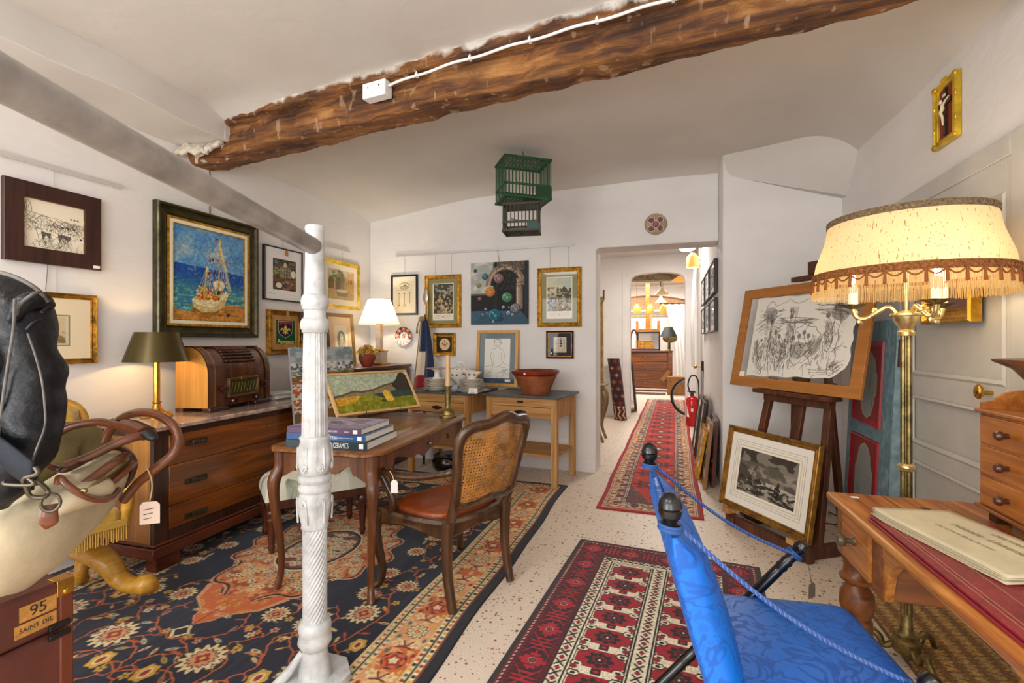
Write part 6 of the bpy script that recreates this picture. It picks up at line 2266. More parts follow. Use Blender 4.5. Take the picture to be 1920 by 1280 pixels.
book('purple book with a painted landscape cover, topmost of the book stack', -1.742, 2.25, TT + 0.079, 0.43, 0.33, 0.033, 0.11, '553a5e', 'MASTERS OF THE 19th CENTURY', 'eae2ee', cover_art=pa, tx=-0.02, ts=0.014, extra=('Gallery', 0.011, 0.135, 'eae2ee'))
# landscape on a wire stand
t = thing('landscape_painting', 'painting of a yellow barn in green fields on a wire stand on the table', 'picture', (-1.985, 3.01, TT + 0.05), math.atan2(0.917, 0.40), -0.62)
w, h = 0.69, 0.34
picture_frame('frame', w, h, PROF(0.017, 0.022, 'flat'), wood('lime_frame', 'c99a5e', 'e6c28c', 'x', 0.5, coat=0.05), t)
canvas('canvas', a_landscape(), w - 0.03, h - 0.03, t, M_ART, y=-0.012, z0=0.015)
for sx in (-0.14, 0.14):
 b = MB()
 b.tube(smooth_path([(sx, -0.045, 0.012), (sx, -0.04, -0.008), (sx, -0.005, -0.008), (sx, 0.012, 0.02), (sx, 0.02, 0.2)], 5), 0.0022, 6)
 b.tube([(sx, -0.03, -0.008), (sx, -0.005, -0.058)], 0.0022, 6)
 b.tube([(sx, 0.02, 0.2), (sx, 0.16, 0.085)], 0.0022, 6)
 b.build('wire_stand', M_IRON, t)
t = thing('candlestick', 'slim brass candlestick at the far end of the writing table', 'candlestick', (-1.575, 3.265, TT))
MB().lathe([(0, 0), (0.062, 0), (0.064, 0.008), (0.06, 0.016), (0.05, 0.02), (0.045, 0.045), (0.036, 0.055), (0.025, 0.062), (0.02, 0.08), (0.018, 0.10), (0.021, 0.15), (0.023, 0.21), (0.03, 0.225), (0.03, 0.23), (0.0, 0.23)], 28).build('stick', M_OBRASS, t)
o = MB().lathe([(0, 0), (0.019, 0), (0.0175, 0.225), (0.006, 0.232), (0, 0.232)], 18).build('candle', mat('beeswax', 'd8b084', 0.5), None)
o.location = (-1.575, 3.265, TT + 0.2305)
tag(o, 'pale wax candle standing in the brass candlestick', 'candle')
# upholstered stool half under the table
M_WDARK = wood('stool_wood', '2e130a', '5d2c18', 'z', 0.3, 1.0, coat=0.3)
t = thing('upholstered_stool', 'long stool with fern patterned pale cushion under the writing table', 'stool', (-2.35, 2.746, RZ), 0.888)
st = Art(.66, .46, 170, 'd2d0bc')
for k in range(26):
 x, y = st.r.uniform(0, .66), st.r.uniform(0, .46)
 a = st.r.uniform(0, 6.28)
 for j in range(16):
  l = .09 * (1 - j / 20)
  a2 = a + (j - 8) * .13
  st.line([(x, y), (x + l * math.cos(a2), y + l * math.sin(a2))], .004, ['8a9078', 'b0b39c', '6f7a68', 'e6e3d2'][k % 4], .8)
ny, nx = st.ny, st.nx
U, V = np.meshgrid(np.linspace(-1, 1, nx), np.linspace(1, -1, ny))
Z = 0.335 + 0.145 * ((1 - U ** 8) * (1 - V ** 6)) ** 0.35 * (0.86 + 0.14 * (1 - U * U) * (1 - V * V))
sq = 1 - 0.05 * ((Z - 0.335) / 0.145) ** 2
me = grid_mesh('cushion', np.stack([U * 0.325 * sq, V * 0.215 * sq, Z], -1).reshape(-1, 3), ny, nx)
paint_mesh(me, st.a)
me.shade_smooth()
me.materials.append(vcol_mat('tapestry', 0.95, bump=0.4, bscale=300, sheen=0.2))
o = bpy.data.objects.new('cushion', me)
COL.objects.link(o)
o.parent = t
b = MB()
b.bb(-0.32, 0.32, -0.21, 0.21, 0.275, 0.337)
b.build('frame', M_WDARK, t, bevel=0.008)
for sx in (-1, 1):
 for sy in (-1, 1):
  MB().lathe([(0, 0), (0.014, 0), (0.017, 0.02), (0.024, 0.035), (0.018, 0.05), (0.02, 0.07), (0.030, 0.20), (0.034, 0.215), (0.026, 0.225), (0.035, 0.245), (0.032, 0.265), (0.026, 0.28), (0, 0.28)], 16, c=(sx * 0.285, sy * 0.175, 0), mod=lambda a, z: 1 + (0.05 * math.cos(8 * a) if 0.07 < z < 0.2 else 0)).build('leg', M_WDARK, t)
# cane backed armchair
M_CHAIR = wood('walnut_chair', '2a180b', '623e20', 'z', 0.3, 0.9, coat=0.35)
t = thing('cane_armchair', 'walnut armchair with caned back and orange leather seat drawn up to the table', 'armchair', (-1.19, 2.47, RZ), math.radians(-113))
bw, fw_, dp = 0.215, 0.30, 0.225
b = MB()
def seat_pt(u, v):
 a = 2 * PI * u
 x, y = math.cos(a), math.sin(a)
 r = 1.0 / (abs(x) ** 3.2 + abs(y) ** 3.2) ** (1 / 3.2)
 yy = y * r * 0.215 - 0.005
 ww = 0.235 + (0.275 - 0.235) * (0.5 - yy / 0.45)
 k = math.sin(v * PI / 2)
 return (x * r * ww * (1 if v < 0.3 else math.cos((v - 0.3) / 0.7 * PI / 2) ** 0.6), yy * (1 if v < 0.3 else math.cos((v - 0.3) / 0.7 * PI / 2) ** 0.6), 0.425 + 0.05 * k)
b.surf(lambda u, v: seat_pt(u, v), 48, 12, closed_u=True)
b.build('seat', mat('orange_leather', '9a4a20', 0.35, col2='7c3616', vscale=6, coat=0.2), t)
seat_ring = []
for a0, a1 in (((-fw_, -dp), (fw_, -dp)), ((fw_, -dp), (bw, dp)), ((bw, dp), (-bw, dp)), ((-bw, dp), (-fw_, -dp))):
 n = 14
 for i in range(n):
  f = i / n
  nx_, ny_ = (a1[1] - a0[1]), -(a1[0] - a0[0])
  L = math.hypot(nx_, ny_)
  bulge = 0.03 * math.sin(PI * f)
  seat_ring.append((a0[0] + (a1[0] - a0[0]) * f + nx_ / L * bulge, a0[1] + (a1[1] - a0[1]) * f + ny_ / L * bulge))
b = MB()
vs, fs = [], []
n = len(seat_ring)
for i, (x, y) in enumerate(seat_ring):
 zb = 0.345 + 0.03 * math.sin(PI * ((i % 14) / 14)) ** 2
 for o_, z in ((0.0, zb), (0.012, zb + 0.012), (0.008, 0.40), (0.014, 0.42), (0.004, 0.436), (-0.03, 0.436), (-0.03, zb)):
  R = math.hypot(x, y)
  vs.append((x * (1 + o_ / R), y * (1 + o_ / R), z))
for i in range(n):
 j = (i + 1) % n
 for k in range(7):
  l = (k + 1) % 7
  fs.append((i * 7 + k, j * 7 + k, j * 7 + l, i * 7 + l))
b.add(vs, fs)
b.build('seat_rail', M_CHAIR, t, ang=40)
for s in (-1, 1):
 b = MB()
 pts = smooth_path([(s * fw_, -dp, 0.42), (s * (fw_ + 0.018), -dp - 0.018, 0.34), (s * (fw_ + 0.012), -dp - 0.012, 0.25), (s * (fw_ - 0.012), -dp + 0.012, 0.10), (s * (fw_ - 0.004), -dp + 0.004, 0.03), (s * (fw_ + 0.015), -dp - 0.015, 0.0)], 6)
 b.tube(pts, lerp_list([0.036, 0.038, 0.03, 0.020, 0.021, 0.024], len(pts)), 10)
 b.build('leg', M_CHAIR, t)
 b = MB()
 pts = smooth_path([(s * bw, dp + 0.02, 0.44), (s * bw, dp + 0.01, 0.3), (s * bw, dp + 0.02, 0.15), (s * bw, dp + 0.055, 0.0)], 6)
 b.tube(pts, lerp_list([0.033, 0.03, 0.027, 0.024], len(pts)), 8, sq=True)
 b.build('leg', M_CHAIR, t, ang=60)
 b = MB()
 pts = smooth_path([(s * (fw_ - 0.01), -dp + 0.10, 0.43), (s * (fw_ + 0.0), -dp + 0.125, 0.50), (s * (fw_ + 0.02), -dp + 0.09, 0.58), (s * (fw_ + 0.035), -dp + 0.05, 0.645)], 6)
 b.tube(pts, lerp_list([0.026, 0.022, 0.02, 0.024], len(pts)), 8)
 b.build('arm_post', M_CHAIR, t)
 b = MB()
 pts = smooth_path([(s * (fw_ + 0.05), -dp + 0.015, 0.635), (s * (fw_ + 0.035), -dp + 0.05, 0.655), (s * (fw_ + 0.02), -dp + 0.15, 0.64), (s * (fw_ - 0.02), -dp + 0.30, 0.645), (s * (bw + 0.03), dp + 0.02, 0.685), (s * (bw + 0.012), dp + 0.055, 0.70)], 6)
 b.tube(pts, lerp_list([0.022, 0.028, 0.022, 0.022, 0.02, 0.02], len(pts)), 10, sy=0.8)
 arm = b.build('arm', M_CHAIR, t)
 if s == 1:
  b = MB()
  p = Vector((fw_ + 0.015, -dp + 0.17, 0.60))
  T = Matrix.Translation(p) @ Matrix.Rotation(math.radians(113) + YAW, 4, 'Z')
  b.prism([(-0.018, -0.045), (0.018, -0.045), (0.018, 0.01), (0.01, 0.022), (-0.01, 0.022), (-0.018, 0.01)], -0.03, -0.0285, T)
  b.tube([T @ Vector((0, -0.029, 0.012)), T @ Vector((-0.012, -0.02, 0.045)), T @ Vector((-0.03, 0.0, 0.06)), T @ Vector((-0.03, 0.02, 0.03))], 0.0016, 5)
  b.build('price_tag', M_CARD, arm)
# back
tilt = 0.26
def bp(x, z, o=0.0):
 """point on the slightly hollow, tilted back"""
 q = (z - 0.44)
 return Vector((x, dp + 0.025 + q * tilt + 0.05 * (1 - (x / 0.25) ** 2) * min(1, q / 0.1) + o, z))
out = [(-0.205, 0.44), (-0.212, 0.55), (-0.225, 0.68), (-0.245, 0.82), (-0.235, 0.89), (-0.19, 0.925), (-0.10, 0.935), (-0.04, 0.955), (0.0, 0.962), (0.04, 0.955), (0.10, 0.935), (0.19, 0.925), (0.235, 0.89), (0.245, 0.82), (0.225, 0.68), (0.212, 0.55), (0.205, 0.44)]
b = MB()
pts = smooth_path([bp(x, z) for x, z in out], 6)
b.tube(pts, lerp_list([0.028, 0.027, 0.026, 0.027, 0.03, 0.03, 0.028, 0.03, 0.032, 0.03, 0.028, 0.03, 0.03, 0.027, 0.026, 0.027, 0.028], len(pts)), 10, sy=0.85)
b.build('back_frame', M_CHAIR, t)
b = MB()
pts = smooth_path([bp(-0.21, 0.53), bp(-0.14, 0.512), bp(-0.05, 0.525), bp(0, 0.535), bp(0.05, 0.525), bp(0.14, 0.512), bp(0.21, 0.53)], 6)
b.tube(pts, 0.026, 10, sy=0.7)
b.build('lower_rail', M_CHAIR, t)
for x, z in ((0, 0.975), (-0.022, 0.968), (0.022, 0.968), (0.0, 0.955)):
 MB().ball(bp(x, z, 0.012), (0.016, 0.012, 0.014), 10, 7).build('carved_flower', M_CHAIR, t)
# woven cane
b = MB()
def inside(x, z):
 if not 0.53 < z < 0.925:
  return False
 e = 0.195 + (z - 0.53) * 0.11 if z < 0.84 else 0.23 - (z - 0.84) * 0.5
 return abs(x) < e
def strip(x0, z0, x1, z1, w, o):
 n = 16
 run = []
 for i in range(n + 1):
  f = i / n
  x, z = x0 + (x1 - x0) * f, z0 + (z1 - z0) * f
  if inside(x, z):
   run.append((x, z))
  else:
   if len(run) > 1:
    _emit(run, w, o)
   run = []
 if len(run) > 1:
  _emit(run, w, o)
def _emit(run, w, o):
 dx, dz = run[-1][0] - run[0][0], run[-1][1] - run[0][1]
 L = math.hypot(dx, dz) or 1
 nx_, nz_ = -dz / L * w / 2, dx / L * w / 2
 vs = []
 for x, z in run:
  vs += [bp(x + nx_, z + nz_, o), bp(x - nx_, z - nz_, o)]
 b.add(vs, [(2 * i, 2 * i + 1, 2 * i + 3, 2 * i + 2) for i in range(len(run) - 1)])
pc = 0.0165
for i in range(-16, 17):
 strip(i * pc - 0.0018, 0.52, i * pc - 0.0018, 0.94, 0.0026, -0.001)
 strip(i * pc + 0.0018, 0.52, i * pc + 0.0018, 0.94, 0.0026, -0.001)
for j in range(30):
 z = 0.52 + j * pc
 strip(-0.25, z - 0.0018, 0.25, z - 0.0018, 0.0026, 0.0)
 strip(-0.25, z + 0.0018, 0.25, z + 0.0018, 0.0026, 0.0)
for i in range(-48, 49):
 strip(i * pc - 0.22, 0.51, i * pc + 0.22, 0.95, 0.0028, 0.001)
 strip(i * pc + 0.22, 0.51, i * pc - 0.22, 0.95, 0.0028, 0.0015)
b.build('cane_panel', mat('cane', 'b9803c', 0.5, var=0.22, vscale=14), t, flat=True)
# ------------------------------------------------------------------ corner: cabinet, plant, pleated lamp, flag
t = thing('corner_cabinet', 'dark mahogany cabinet in the far left corner under the pleated lamp', 'cabinet', (-3.135, 4.315, 0.0095), PI / 2)
b = MB()
b.bb(-0.60, 0.60, -0.27, 0.275, 0.06, 1.05)
b.build('body', M_MAHOGZ, t, bevel=0.006)
b = MB()
b.bb(-0.62, 0.62, -0.295, 0.28, 1.05, 1.083)
b.build('top', M_MAHOG, t, bevel=0.008)
b = MB()
b.bb(-0.61, 0.61, -0.285, 0.275, 0, 0.06)
b.build('plinth', M_MAHOG, t, bevel=0.006)
for x0, x1 in ((-0.57, -0.015), (0.015, 0.57)):
 b = MB()
 b.bb(x0, x1, -0.283, -0.268, 0.09, 0.86)
 d = b.build('door', M_MAHOGZ, t, bevel=0.005)
 b = MB()
 b.bb(x0, x1, -0.283, -0.268, 0.88, 1.03)
 d = b.build('drawer', M_MAHOG, t, bevel=0.004)
 xm = (x0 + x1) / 2
 MB().tube(smooth_path([(xm - 0.035, -0.285, 0.97), (xm - 0.03, -0.30, 0.94), (xm, -0.305, 0.93), (xm + 0.03, -0.30, 0.94), (xm + 0.035, -0.285, 0.97)], 4), 0.003, 6).build('drop_handle', M_OBRASS, d)
CT_ = 1.093
t = thing('potted_plant', 'small terracotta pot of yellow and orange flowers on the corner cabinet', 'plant', (-2.985, 4.27, CT_))
MB().lathe([(0, 0), (0.045, 0), (0.07, 0.04), (0.088, 0.085), (0.083, 0.115), (0.07, 0.125), (0.068, 0.118), (0.0, 0.10)], 28).build('pot', mat('terracotta', '8f3a24', 0.6, var=0.1, vscale=10), t)
rr_ = random.Random(8)
lm = [mat('petal_yellow', 'ecd04a', 0.6), mat('petal_orange', 'e8944a', 0.6), mat('leaf_green', '9aa83c', 0.6)]
bs = [MB(), MB(), MB()]
for k in range(230):
 a, ph = rr_.uniform(0, 2 * PI), rr_.uniform(0.05, 1.5)
 R = rr_.uniform(0.05, 0.105)
 c = Vector((R * math.cos(a) * math.cos(ph) * 1.05, R * math.sin(a) * math.cos(ph) * 1.05, 0.115 + R * math.sin(ph) * 0.95))
 q = Euler((rr_.uniform(-1, 1), rr_.uniform(-1, 1), a)).to_matrix().to_4x4()
 s = rr_.uniform(0.012, 0.024)
 bs[rr_.choice((0, 0, 1, 1, 2))].add([(-s, 0, 0), (0, -s * 0.7, s * 0.25), (s, 0, s * 0.1), (0, s * 0.7, s * 0.25)], [(0, 1, 2, 3)], Matrix.Translation(c) @ q)
for bq, m, nm in zip(bs, lm, ('yellow_flowers', 'orange_flowers', 'leaves')):
 o = bq.build(nm, m, t, flat=True)
 o['kind'] = 'stuff'
t = thing('table_lamp', 'lit table lamp with white pleated shade and pale square column on the corner cabinet', 'lamp', (-3.07, 4.62, CT_))
M_ALAB = mat('alabaster', 'e2d2bc', 0.3, col2='cdb9a0', vscale=12, coat=0.2)
MB().bb(-0.085, 0.085, -0.085, 0.085, 0, 0.018).build('base_plate', M_BRASS, t, bevel=0.003)
b = MB()
b.bb(-0.065, 0.065, -0.065, 0.065, 0.018, 0.145)
b.build('plinth', M_ALAB, t, bevel=0.003)
b = MB()
b.bb(-0.072, 0.072, -0.072, 0.072, 0.145, 0.157)
b.bb(-0.04, 0.04, -0.04, 0.04, 0.157, 0.168)
b.build('collar', M_BRASS, t, bevel=0.002)
b = MB()
b.box((0, 0, 0.31), (0.062, 0.062, 0.285))
b.build('column', M_ALAB, t, bevel=0.003)
b = MB()
b.box((0, 0, 0.457), (0.07, 0.07, 0.012))
b.tube([(0, 0, 0.45), (0, 0, 0.56)], 0.012, 10)
b.build('capital', M_BRASS, t)
def pleat(a, z):
 return 1 + 0.018 * math.cos(44 * a)
def shade_material(name, col, wt, es=0.0, ecol=None):
 m, nt, bs_ = _new(name)
 out_ = nt.nodes['Material Output']
 bs_.inputs['Base Color'].default_value = tuple(lin(hexc(col))) + (1,)
 bs_.inputs['Roughness'].default_value = 0.9
 tr = _node(nt, 'ShaderNodeBsdfTranslucent')
 tr.inputs['Color'].default_value = tuple(lin(hexc(col))) + (1,)
 mx = _node(nt, 'ShaderNodeMixShader')
 mx.inputs[0].default_value = wt
 nt.links.new(bs_.outputs[0], mx.inputs[1])
 nt.links.new(tr.outputs[0], mx.inputs[2])
 nt.links.new(mx.outputs[0], out_.inputs['Surface'])
 return m, nt, bs_, tr
M_PLEAT = shade_material('pleated_shade', 'fbf6ea', 0.55)[0]
b = MB()
b.lathe([(0.222, 0.445), (0.118, 0.725)], 220, mod=pleat, cap=False)
b.build('lamp_shade', M_PLEAT, t, ang=80)
b = MB()
b.tube([(0.119 * math.cos(a), 0.119 * math.sin(a), 0.727) for a in np.linspace(0, 2 * PI, 48, endpoint=False)], 0.004, 6, closed=True)
b.tube([(0.223 * math.cos(a), 0.223 * math.sin(a), 0.445) for a in np.linspace(0, 2 * PI, 48, endpoint=False)], 0.004, 6, closed=True)
b.build('shade_rim', mat('shade_rim', 'efe4cc', 0.8), t)
MB().ball((0, 0, 0.58), (0.03, 0.03, 0.04), 12, 8).build('bulb', mat('lamp_bulb', 'fff0d8', 0.3, emit='fff0d8', es=10), t)
hang_tag(t, 0.055, 0.44, 0.04, M_TAGB)
point_light('pleated_lamp_light', (-3.07, 4.62, CT_ + 0.60), 16, (1.0, 0.86, 0.66), 0.04)
cb = thing('painting', 'unframed abstract canvas of grey sky and orange rocks leaning on the chest behind the landscape', 'picture', (-2.64, 3.33, 0.0095), PI / 2 - 0.1, -0.10)
b = MB()
b.bb(-0.34, 0.34, 0, 0.02, 0, 1.30)
b.build('stretcher', mat('raw_canvas_edge', '8a8a84', 0.8), cb)
ab = a_abstract()
ab.a = ab.a[::1]
canvas('canvas', ab, 0.68, 0.52, cb, M_ART, y=-0.002, z0=0.78)
ab2 = Art(.68, .78, 30, '6a6048')
ab2.dabs(160, 0, 0, .68, .78, ['d2641e', '3f4238', 'a8842a', '7a7a34', 'e2dccc'], .05, .015)
canvas('lower_canvas', ab2, 0.68, 0.78, cb, M_ART, y=-0.002, z0=0.0)
# flag on a pole
t = thing('flag', 'blue white and red flag on a pole with silver spearhead in the corner', 'flag', (-2.60, 4.74, 0), 0.0, 0.0)
b = MB()
p0, p1 = Vector((0.02, 0, 0)), Vector((-0.005, 0.08, 1.72))
b.tube([p0, p1], 0.014, 10)
b.build('pole', M_DWOOD, t)
b = MB()
b.tube([p1 - Vector((0, 0, 0.12)), p1 + Vector((0, 0, 0.04))], 0.017, 12)
M_SILV = mat('worn_silver', 'a9a59c', 0.35, 0.8)
b.add([(-0.035, 0, 0.11), (0, -0.008, 0.04), (0.035, 0, 0.11), (0, -0.008, 0.25), (0, 0.008, 0.11), (0, -0.012, 0.11)], [(0, 1, 5), (1, 2, 5), (2, 3, 5), (3, 0, 5), (0, 4, 1), (1, 4, 2), (2, 4, 3), (3, 4, 0)], Matrix.Translation(p1))
b.build('spearhead', M_SILV, t)
fl = Art(1, 1, 80, 'd6c6ac')
FLU, FLV = np.meshgrid(np.linspace(0, 1, fl.nx), np.linspace(0, 1, fl.ny))
fl.fill(FLU > .64 - .28 * np.clip(FLV - .0, 0, 1) + .26 * np.clip(1 - FLV / .36, 0, 1) * 0, '1b2748')
fl.fill((FLV < .36) & (FLU > .12 + .3 * FLV * 0), '1b2748')
fl.fill((FLV > .64 + .10 * (FLU - .3) ** 2 - .04 * np.sin(FLU * 5)) & (FLU < .62), '8f1a22')
fl.fill((FLV > .84), '8f1a22')
fl.fill(FLU < .06, '8a7440')
def flag_co(U, V):
 fold = 0.03 * np.sin(U * 14 + V * 2) * (0.3 + V)
 wd = 0.07 + 0.27 * V ** 0.75
 x = -0.03 - 0.10 * V + U * wd
 y = 0.05 - 0.07 * V - 0.03 + fold * 0.6
 z = 1.60 - V * 1.02
 return np.stack([x, y, z], -1).reshape(-1, 3)
me = grid_mesh('cloth', flag_co(FLU, FLV), fl.ny, fl.nx)
paint_mesh(me, fl.a)
me.shade_smooth()
me.materials.append(vcol_mat('flag_silk', 0.7, sheen=0.3))
o = bpy.data.objects.new('cloth', me)
COL.objects.link(o)
o.parent = t
b = MB()
b.ball((-0.005, 0.0, 1.60), (0.04, 0.03, 0.03), 10, 7)
b.tube([(-0.02, -0.02, 1.6), (-0.05, -0.03, 1.50), (-0.045, -0.035, 1.44)], [0.008, 0.008, 0.014], 8)
b.build('gold_tassel', mat('gold_cord', 'a08848', 0.8), t)
# ------------------------------------------------------------------ two pine side tables
M_SLATE = mat('slate_top', '4c5252', 0.4, var=0.2, vscale=10, bump=0.1, bscale=60)
def side_table(name_label, loc, rz, w, d, h, shelf_z, plate):
 t = thing('side_table', name_label, 'table', loc, rz, group='stripped pine side tables against the back wall')
 b = MB()
 b.bb(-w / 2 - 0.03, w / 2 + 0.03, -d / 2 - 0.03, d / 2 + 0.02, h - 0.022, h)
 b.build('slate_top', M_SLATE, t, bevel=0.004)
 for sx in (-1, 1):
  for sy in (-1, 1):
   b = MB()
   b.box((sx * (w / 2 - 0.028), sy * (d / 2 - 0.028), (h - 0.022) / 2), (0.056, 0.056, h - 0.022))
   b.build('leg', M_PINE, t, bevel=0.003)
 zb = h - 0.022 - 0.19
 for k, (x0, x1, y0, y1) in enumerate(((-w / 2 + 0.056, w / 2 - 0.056, d / 2 - 0.03, d / 2 - 0.008), (-w / 2 + 0.008, -w / 2 + 0.03, -d / 2 + 0.056, d / 2 - 0.056), (w / 2 - 0.03, w / 2 - 0.008, -d / 2 + 0.056, d / 2 - 0.056))):
  b = MB()
  b.bb(x0, x1, y0, y1, zb, h - 0.022)
  b.build('apron', M_PINEX if k == 0 else M_PINE, t, bevel=0.002)
 b = MB()
 b.bb(-w / 2 + 0.056, w / 2 - 0.056, -d / 2 + 0.004, -d / 2 + 0.026, h - 0.105, h - 0.022)
 f = b.build('front_rail', M_PINEX, t, bevel=0.002)
 b = MB()
 b.bb(-w / 2 + 0.057, w / 2 - 0.057, -d / 2 + 0.002, -d / 2 + 0.30, zb + 0.005, h - 0.109)
 dr = b.build('drawer', M_PINEX, t, bevel=0.002)
 zc = (zb + h - 0.109) / 2
 b = MB()
 b.lathe([(0.042, 0.0), (0.046, 0.006), (0.036, 0.018), (0.02, 0.022), (0, 0.022)], 20, M=Matrix.Translation((0, -d / 2 + 0.002, zc)) @ Matrix.Rotation(PI / 2, 4, 'X') @ Matrix.Diagonal((1.0, 0.42, 1, 1)))
 b.bb(-0.058, 0.058, -d / 2 - 0.002, -d / 2 + 0.003, zc - 0.008, zc + 0.012)
 b.build('cup_handle', M_IRON, dr)
 if plate:
  b = MB()
  b.bb(-0.03, 0.03, -d / 2 - 0.001, -d / 2 + 0.005, h - 0.072, h - 0.052)
  b.build('label_holder', M_IRON, f)
 n = 4
 for k in range(n):
  y0 = -d / 2 + 0.02 + k * (d - 0.04) / n
  b = MB()
  b.bb(-w / 2 + 0.012, w / 2 - 0.012, y0, y0 + (d - 0.04) / n - 0.003, shelf_z - 0.025, shelf_z)
  b.build('shelf_board', M_PINEX, t, bevel=0.002)
 return t
side_table('stripped pine side table with slate top carrying the terracotta bowl', (-1.30, 4.60, 0.0), -0.13, 0.73, 0.56, 0.845, 0.30, True)
side_table('stripped pine side table with slate top carrying the stacked china', (-2.18, 4.61, 0.0), -0.13, 0.73, 0.54, 0.85, 0.30, False)
S2 = 0.845
S1 = 0.85
t = thing('mixing_bowl', 'large terracotta mixing bowl with glossy brown rim on the right side table', 'bowl', (-1.235, 4.50, S2 + 0.0005))
MB().lathe([(0, 0), (0.13, 0), (0.135, 0.01), (0.155, 0.06), (0.19, 0.14), (0.212, 0.185), (0.214, 0.19), (0.2, 0.19), (0.17, 0.12), (0.13, 0.03), (0, 0.02)], 48).build('body', mat('rough_terracotta', '7c3a1e', 0.6, col2='a8623a', vscale=9, bump=0.3, bscale=60), t)
MB().lathe([(0.208, 0.178), (0.224, 0.186), (0.238, 0.205), (0.24, 0.222), (0.234, 0.228), (0.222, 0.224), (0.205, 0.19)], 48, cap=False).build('rim', mat('brown_glaze', '7a2a12', 0.15, coat=0.6, var=0.15, vscale=8), t)
MB().bb(-0.05, -0.032, -0.2365, -0.231, 0.195, 0.213).build('price_sticker', M_CARD, t)
# crockery
M_CHINA = mat('white_china', 'e9e4da', 0.18, coat=0.4, var=0.03, vscale=10)
M_SPRIG = mat('china_sprig', '8a5a48', 0.4)
M_GILTL = mat('gilt_line', 'cdb892', 0.35, 0.5)
def plate_proto(r, lab, grp):
 t = thing('dinner_plate', lab, 'plate', (0, 0, 0), group=grp)
 MB().lathe([(0, 0.0), (r * 0.55, 0.0), (r * 0.58, 0.004), (r * 0.98, 0.016), (r, 0.019), (r * 0.98, 0.020), (r * 0.6, 0.009), (0, 0.007)], 40).build('body', M_CHINA, t)
 MB().tube([(r * math.cos(a), r * math.sin(a), 0.0187) for a in np.linspace(0, 2 * PI, 40, endpoint=False)], 0.0011, 5, closed=True).build('rim_line', M_GILTL, t)
 return t
rr_ = random.Random(4)
lab1 = 'white dinner plate in the stack under the cake stand'
lab2 = 'white dinner plate in the stack under the sauce boat'
grp1, grp2 = 'plates under the cake stand', 'plates under the sauce boat'
p1_ = plate_proto(0.128, lab1, grp1)
A1 = Vector((-2.255, 4.42, S1 + 0.0005))
A2 = Vector((-1.865, 4.40, S1 + 0.0005))
for k in range(9):
 o = p1_ if k == 0 else copy_tree(p1_)
 o.location = A1 + Vector((rr_.uniform(-.008, .008), rr_.uniform(-.008, .008), 0.0135 * k))
 o.rotation_euler = (0, 0, rr_.uniform(0, 6))
t = thing('serving_platter', 'white oval platter with gilt rim under the right stack of plates', 'platter', A2)
MB().lathe([(0, 0.0), (0.11, 0.0), (0.115, 0.005), (0.188, 0.022), (0.192, 0.026), (0.186, 0.026), (0.11, 0.011), (0, 0.010)], 48, sx=1.0, sy=0.75).build('body', M_CHINA, t)
for k in range(14):
 a = k * 2 * PI / 14
 MB().ball((0.155 * math.cos(a), 0.116 * math.sin(a), 0.0185), (0.012, 0.008, 0.003), 8, 5).build('sprig', M_SPRIG, t)
p2_ = plate_proto(0.124, lab2, grp2)
for k in range(8):
 o = p2_ if k == 0 else copy_tree(p2_)
 o.location = A2 + Vector((rr_.uniform(-.008, .008), rr_.uniform(-.008, .008), 0.0115 + 0.0135 * k))
 o.rotation_euler = (0, 0, rr_.uniform(0, 6))
t = thing('cake_stand', 'white footed china cake stand on the left stack of plates', 'cake stand', A1 + Vector((0, 0, 0.0135 * 8 + 0.0095)))
MB().lathe([(0, 0), (0.052, 0), (0.05, 0.008), (0.03, 0.025), (0.026, 0.06), (0.034, 0.085), (0.06, 0.098), (0.105, 0.105), (0.11, 0.112), (0.104, 0.113), (0, 0.106)], 40).build('stand', M_CHINA, t)
MB().tube([(0.109 * math.cos(a), 0.109 * math.sin(a), 0.112) for a in np.linspace(0, 2 * PI, 40, endpoint=False)], 0.002, 5, closed=True).build('rim_line', M_SPRIG, t)
t = thing('soup_tureen', 'white lidded soup tureen with brown sprigs behind the stacked plates', 'tureen', (-2.075, 4.62, S1 + 0.0005))
MB().lathe([(0, 0), (0.075, 0), (0.07, 0.015), (0.05, 0.04), (0.075, 0.07), (0.125, 0.11), (0.14, 0.165), (0.142, 0.19), (0.135, 0.19), (0, 0.18)], 40, sx=1.0, sy=0.8).build('body', M_CHINA, t)
l = MB().lathe([(0.15, 0.192), (0.148, 0.2), (0.11, 0.222), (0.05, 0.24), (0.0, 0.243)], 40, sx=1.0, sy=0.8).build('lid', M_CHINA, t)
MB().tube(smooth_path([(-0.035, 0, 0.235), (-0.03, 0, 0.27), (0, 0, 0.283), (0.03, 0, 0.27), (0.035, 0, 0.235)], 5), 0.008, 8).build('lid_handle', M_CHINA, l)
for s in (-1, 1):
 MB().tube(smooth_path([(s * 0.12, 0, 0.12), (s * 0.165, 0, 0.13), (s * 0.17, 0, 0.165), (s * 0.138, 0, 0.18)], 5), 0.008, 8).build('handle', M_CHINA, t)
for k in range(9):
 a = PI + k * PI / 8
 MB().ball((0.138 * math.cos(a), 0.11 * math.sin(a), 0.155), (0.014, 0.006, 0.012), 8, 5).build('sprig', M_SPRIG, t)
 MB().ball((0.125 * math.cos(a), 0.10 * math.sin(a), 0.213), (0.012, 0.008, 0.006), 8, 5).build('sprig', M_SPRIG, l)
t = thing('sauce_boat', 'white china sauce boat with brown sprigs on the right stack of plates', 'sauce boat', A2 + Vector((0, 0, 0.0115 + 0.0135 * 7 + 0.0195)))
